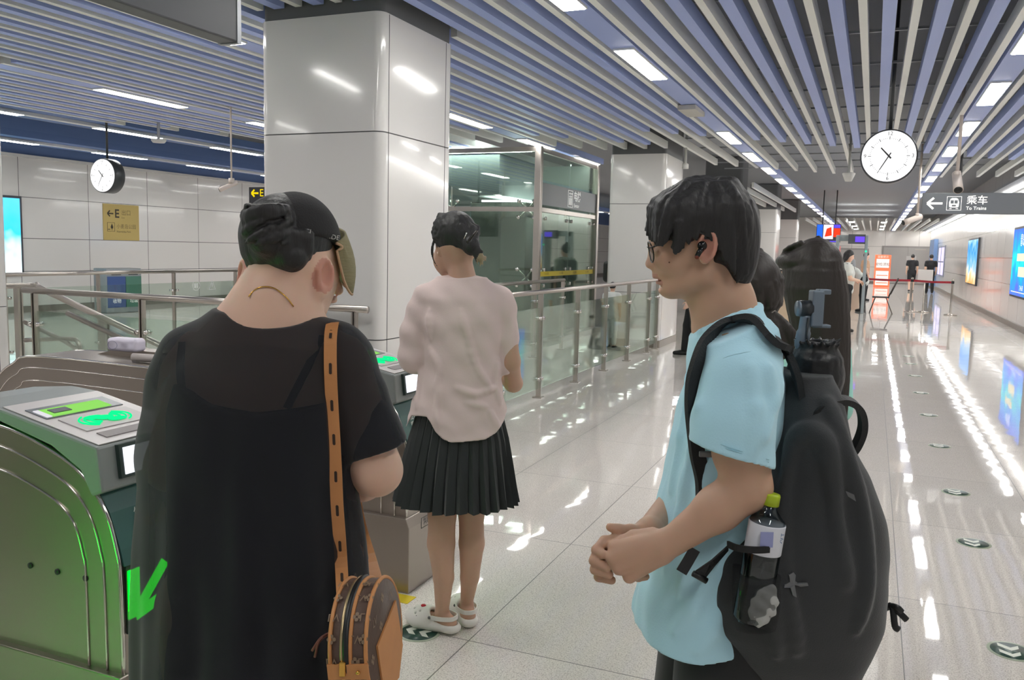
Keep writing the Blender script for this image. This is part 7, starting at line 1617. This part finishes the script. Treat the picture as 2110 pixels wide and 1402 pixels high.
# chair
q = n_on(1814, 646); t = thing('folding_chair', 'empty black and steel folding chair in front of the red belt', 'chair', (q.x, q.y, 0), 0.0); CB = mat('chair_black', '2a2524', 0.5)
MB().box((-0.24, -0.2, 0.44), (0.2, 0.2, 0.475)).build('seat', CB, t, bevel=0.01)
MB().box((-0.015, -0.2, -0.22), (0.015, 0.2, 0.22), Matrix.Rotation(0.38, 3, 'Y'), (0, 0, 0)).build('backrest', CB, t).location = (0.31, 0, 0.76)
CT = mat('chair_tube', '4c4642', 0.35, 0.8)
for y in (-0.19, 0.19):
    MB().tube([(-0.16, y, 0.44), (-0.29, y, 0.0)], 0.012, 8).build('leg', CT, t); MB().tube([(0.12, y, 0.44), (0.30, y, 0.0)], 0.012, 8).build('leg', CT, t); MB().tube([(0.17, y, 0.44), (0.40, y, 1.0)], 0.012, 8).build('back_post', CT, t)
MB().tube([(-0.2, -0.19, 0.3), (-0.2, 0.19, 0.3)], 0.009, 8).build('stretcher', CT, t)
# barrier posts with red belt and a white board
def barrier(px, py, label, brass=False):
    q = n_on(px, py); t = thing('barrier_post', label, 'barrier post', q, 0, 'belt barrier posts'); m_ = mat('post_steel', 'aaa39c', 0.25, 0.95)
    MB().lathe([(0.001, 0), (0.17, 0), (0.165, 0.02), (0.04, 0.045), (0.028, 0.06), (0.028, 0.92), (0.034, 0.93), (0.034, 1.0), (0.001, 1.01)], (0, 0, 0), 24).build('post', m_, t); MB().box((-0.036, -0.036, 0.88), (0.036, 0.036, 0.95)).build('belt_head', BLACK, t); return q
qa = barrier(1875, 643, 'belt barrier post just left of the white notice board'); qb = barrier(1958, 650, 'belt barrier post nearest the right wall'); qc = Vector((-0.35, qa.y+0.4, 0))
BELT = mat('belt_red', 'a02634', 0.6)
def belt(a, b, label):
    d = (b-a); mb = MB(); mb.ribbon([(0, 0, 0.915), Vector((d.x, d.y, 0))*0.5+Vector((0, 0, 0.90)), (d.x, d.y, 0.915)], 0.06, (0, 0, 1), 0.003); o = mb.build('barrier_belt', BELT); o.location = (a.x, a.y, 0); tag(o, label, 'barrier belt')
belt(qa+Vector((0.04, 0, 0)), qb-Vector((0.04, 0, 0)), 'red barrier belt stretched behind the white notice board'); belt(qc, qa-Vector((0.04, 0, 0)), 'red barrier belt behind the empty chair')
t = thing('barrier_post', 'belt barrier post hidden behind the bending person', 'barrier post', (qc.x-0.04, qc.y, 0), 0, 'belt barrier posts'); MB().lathe([(0.001, 0), (0.17, 0), (0.165, 0.02), (0.04, 0.045), (0.028, 0.06), (0.028, 0.92), (0.034, 0.93), (0.034, 1.0), (0.001, 1.01)], (0, 0, 0), 24).build('post', mat('post_steel', 'aaa39c', 0.25, 0.95), t)
q = n_on(1901, 644); t = thing('notice_stand', 'blank white notice board on a steel stand in front of the walkers', 'notice stand', q)
MB().lathe([(0.001, 0), (0.17, 0), (0.165, 0.02), (0.03, 0.045), (0.02, 0.06), (0.02, 0.9), (0.001, 0.9)], (0, 0, 0), 24).build('post', mat('post_steel', 'aaa39c', 0.25, 0.95), t); MB().box((-0.2, -0.015, 0.86), (0.2, 0.015, 1.24)).build('board', mat('board_white', 'd6d2cf', 0.4), t, bevel=0.01)
# orange poster stand
q = on_y(1816, 586, 50.0); a, b = on_y(1803, 525, 50.0), on_y(1832, 586, 50.0)
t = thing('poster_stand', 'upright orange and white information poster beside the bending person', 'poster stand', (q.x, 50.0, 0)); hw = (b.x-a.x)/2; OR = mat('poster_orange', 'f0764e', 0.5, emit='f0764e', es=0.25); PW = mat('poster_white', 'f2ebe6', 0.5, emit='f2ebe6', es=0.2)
MB().box((-hw, 0, 0.0), (hw, 0.06, a.z)).build('board', OR, t); zt = a.z; MB().box((-hw+0.08, -0.01, zt*0.60), (hw-0.08, 0, zt-0.22)).build('paper', PW, t); MB().box((-hw+0.08, -0.01, 0.1), (hw-0.08, 0, zt*0.5)).build('paper', PW, t)
for k in range(3): MB().box((-hw+0.12, -0.013, 0.2+k*0.2), (hw-0.12, -0.01, 0.24+k*0.2)).build('rule', OR, t)
text('poster_text', '安检须知', 0.18, mat('poster_ink', '5a3a30', 0.6), (0, -0.012, zt*0.7), parent=t); text('poster_text', '温馨提示', 0.14, mat('poster_pale', 'ffe6da', 0.6), (0, -0.004, zt-0.12), parent=t)
# belt barrier by the long-haired girl and a plant-like green sign
t = thing('glass_screen', 'dark-framed glass screen behind the two girls', 'screen', (-2.3, 17.2, 0)); a, b = on_y(1595, 556, 17.2), on_y(1640, 556, 17.2); x0, x1 = a.x+2.3, b.x+2.3
MB().box((x0-0.015, -0.02, 0), (x0+0.015, 0.02, a.z)).build('frame_post', BLACK, t); MB().box((x1-0.015, -0.02, 0), (x1+0.015, 0.02, a.z)).build('frame_post', BLACK, t); MB().box((x0, -0.02, a.z-0.03), (x1, 0.02, a.z)).build('frame_top', BLACK, t); MB().box((x0+0.015, -0.004, 0.1), (x1-0.015, 0.004, a.z-0.03)).build('panel', mat('screen_tan', 'c9b49a', 0.5), t)
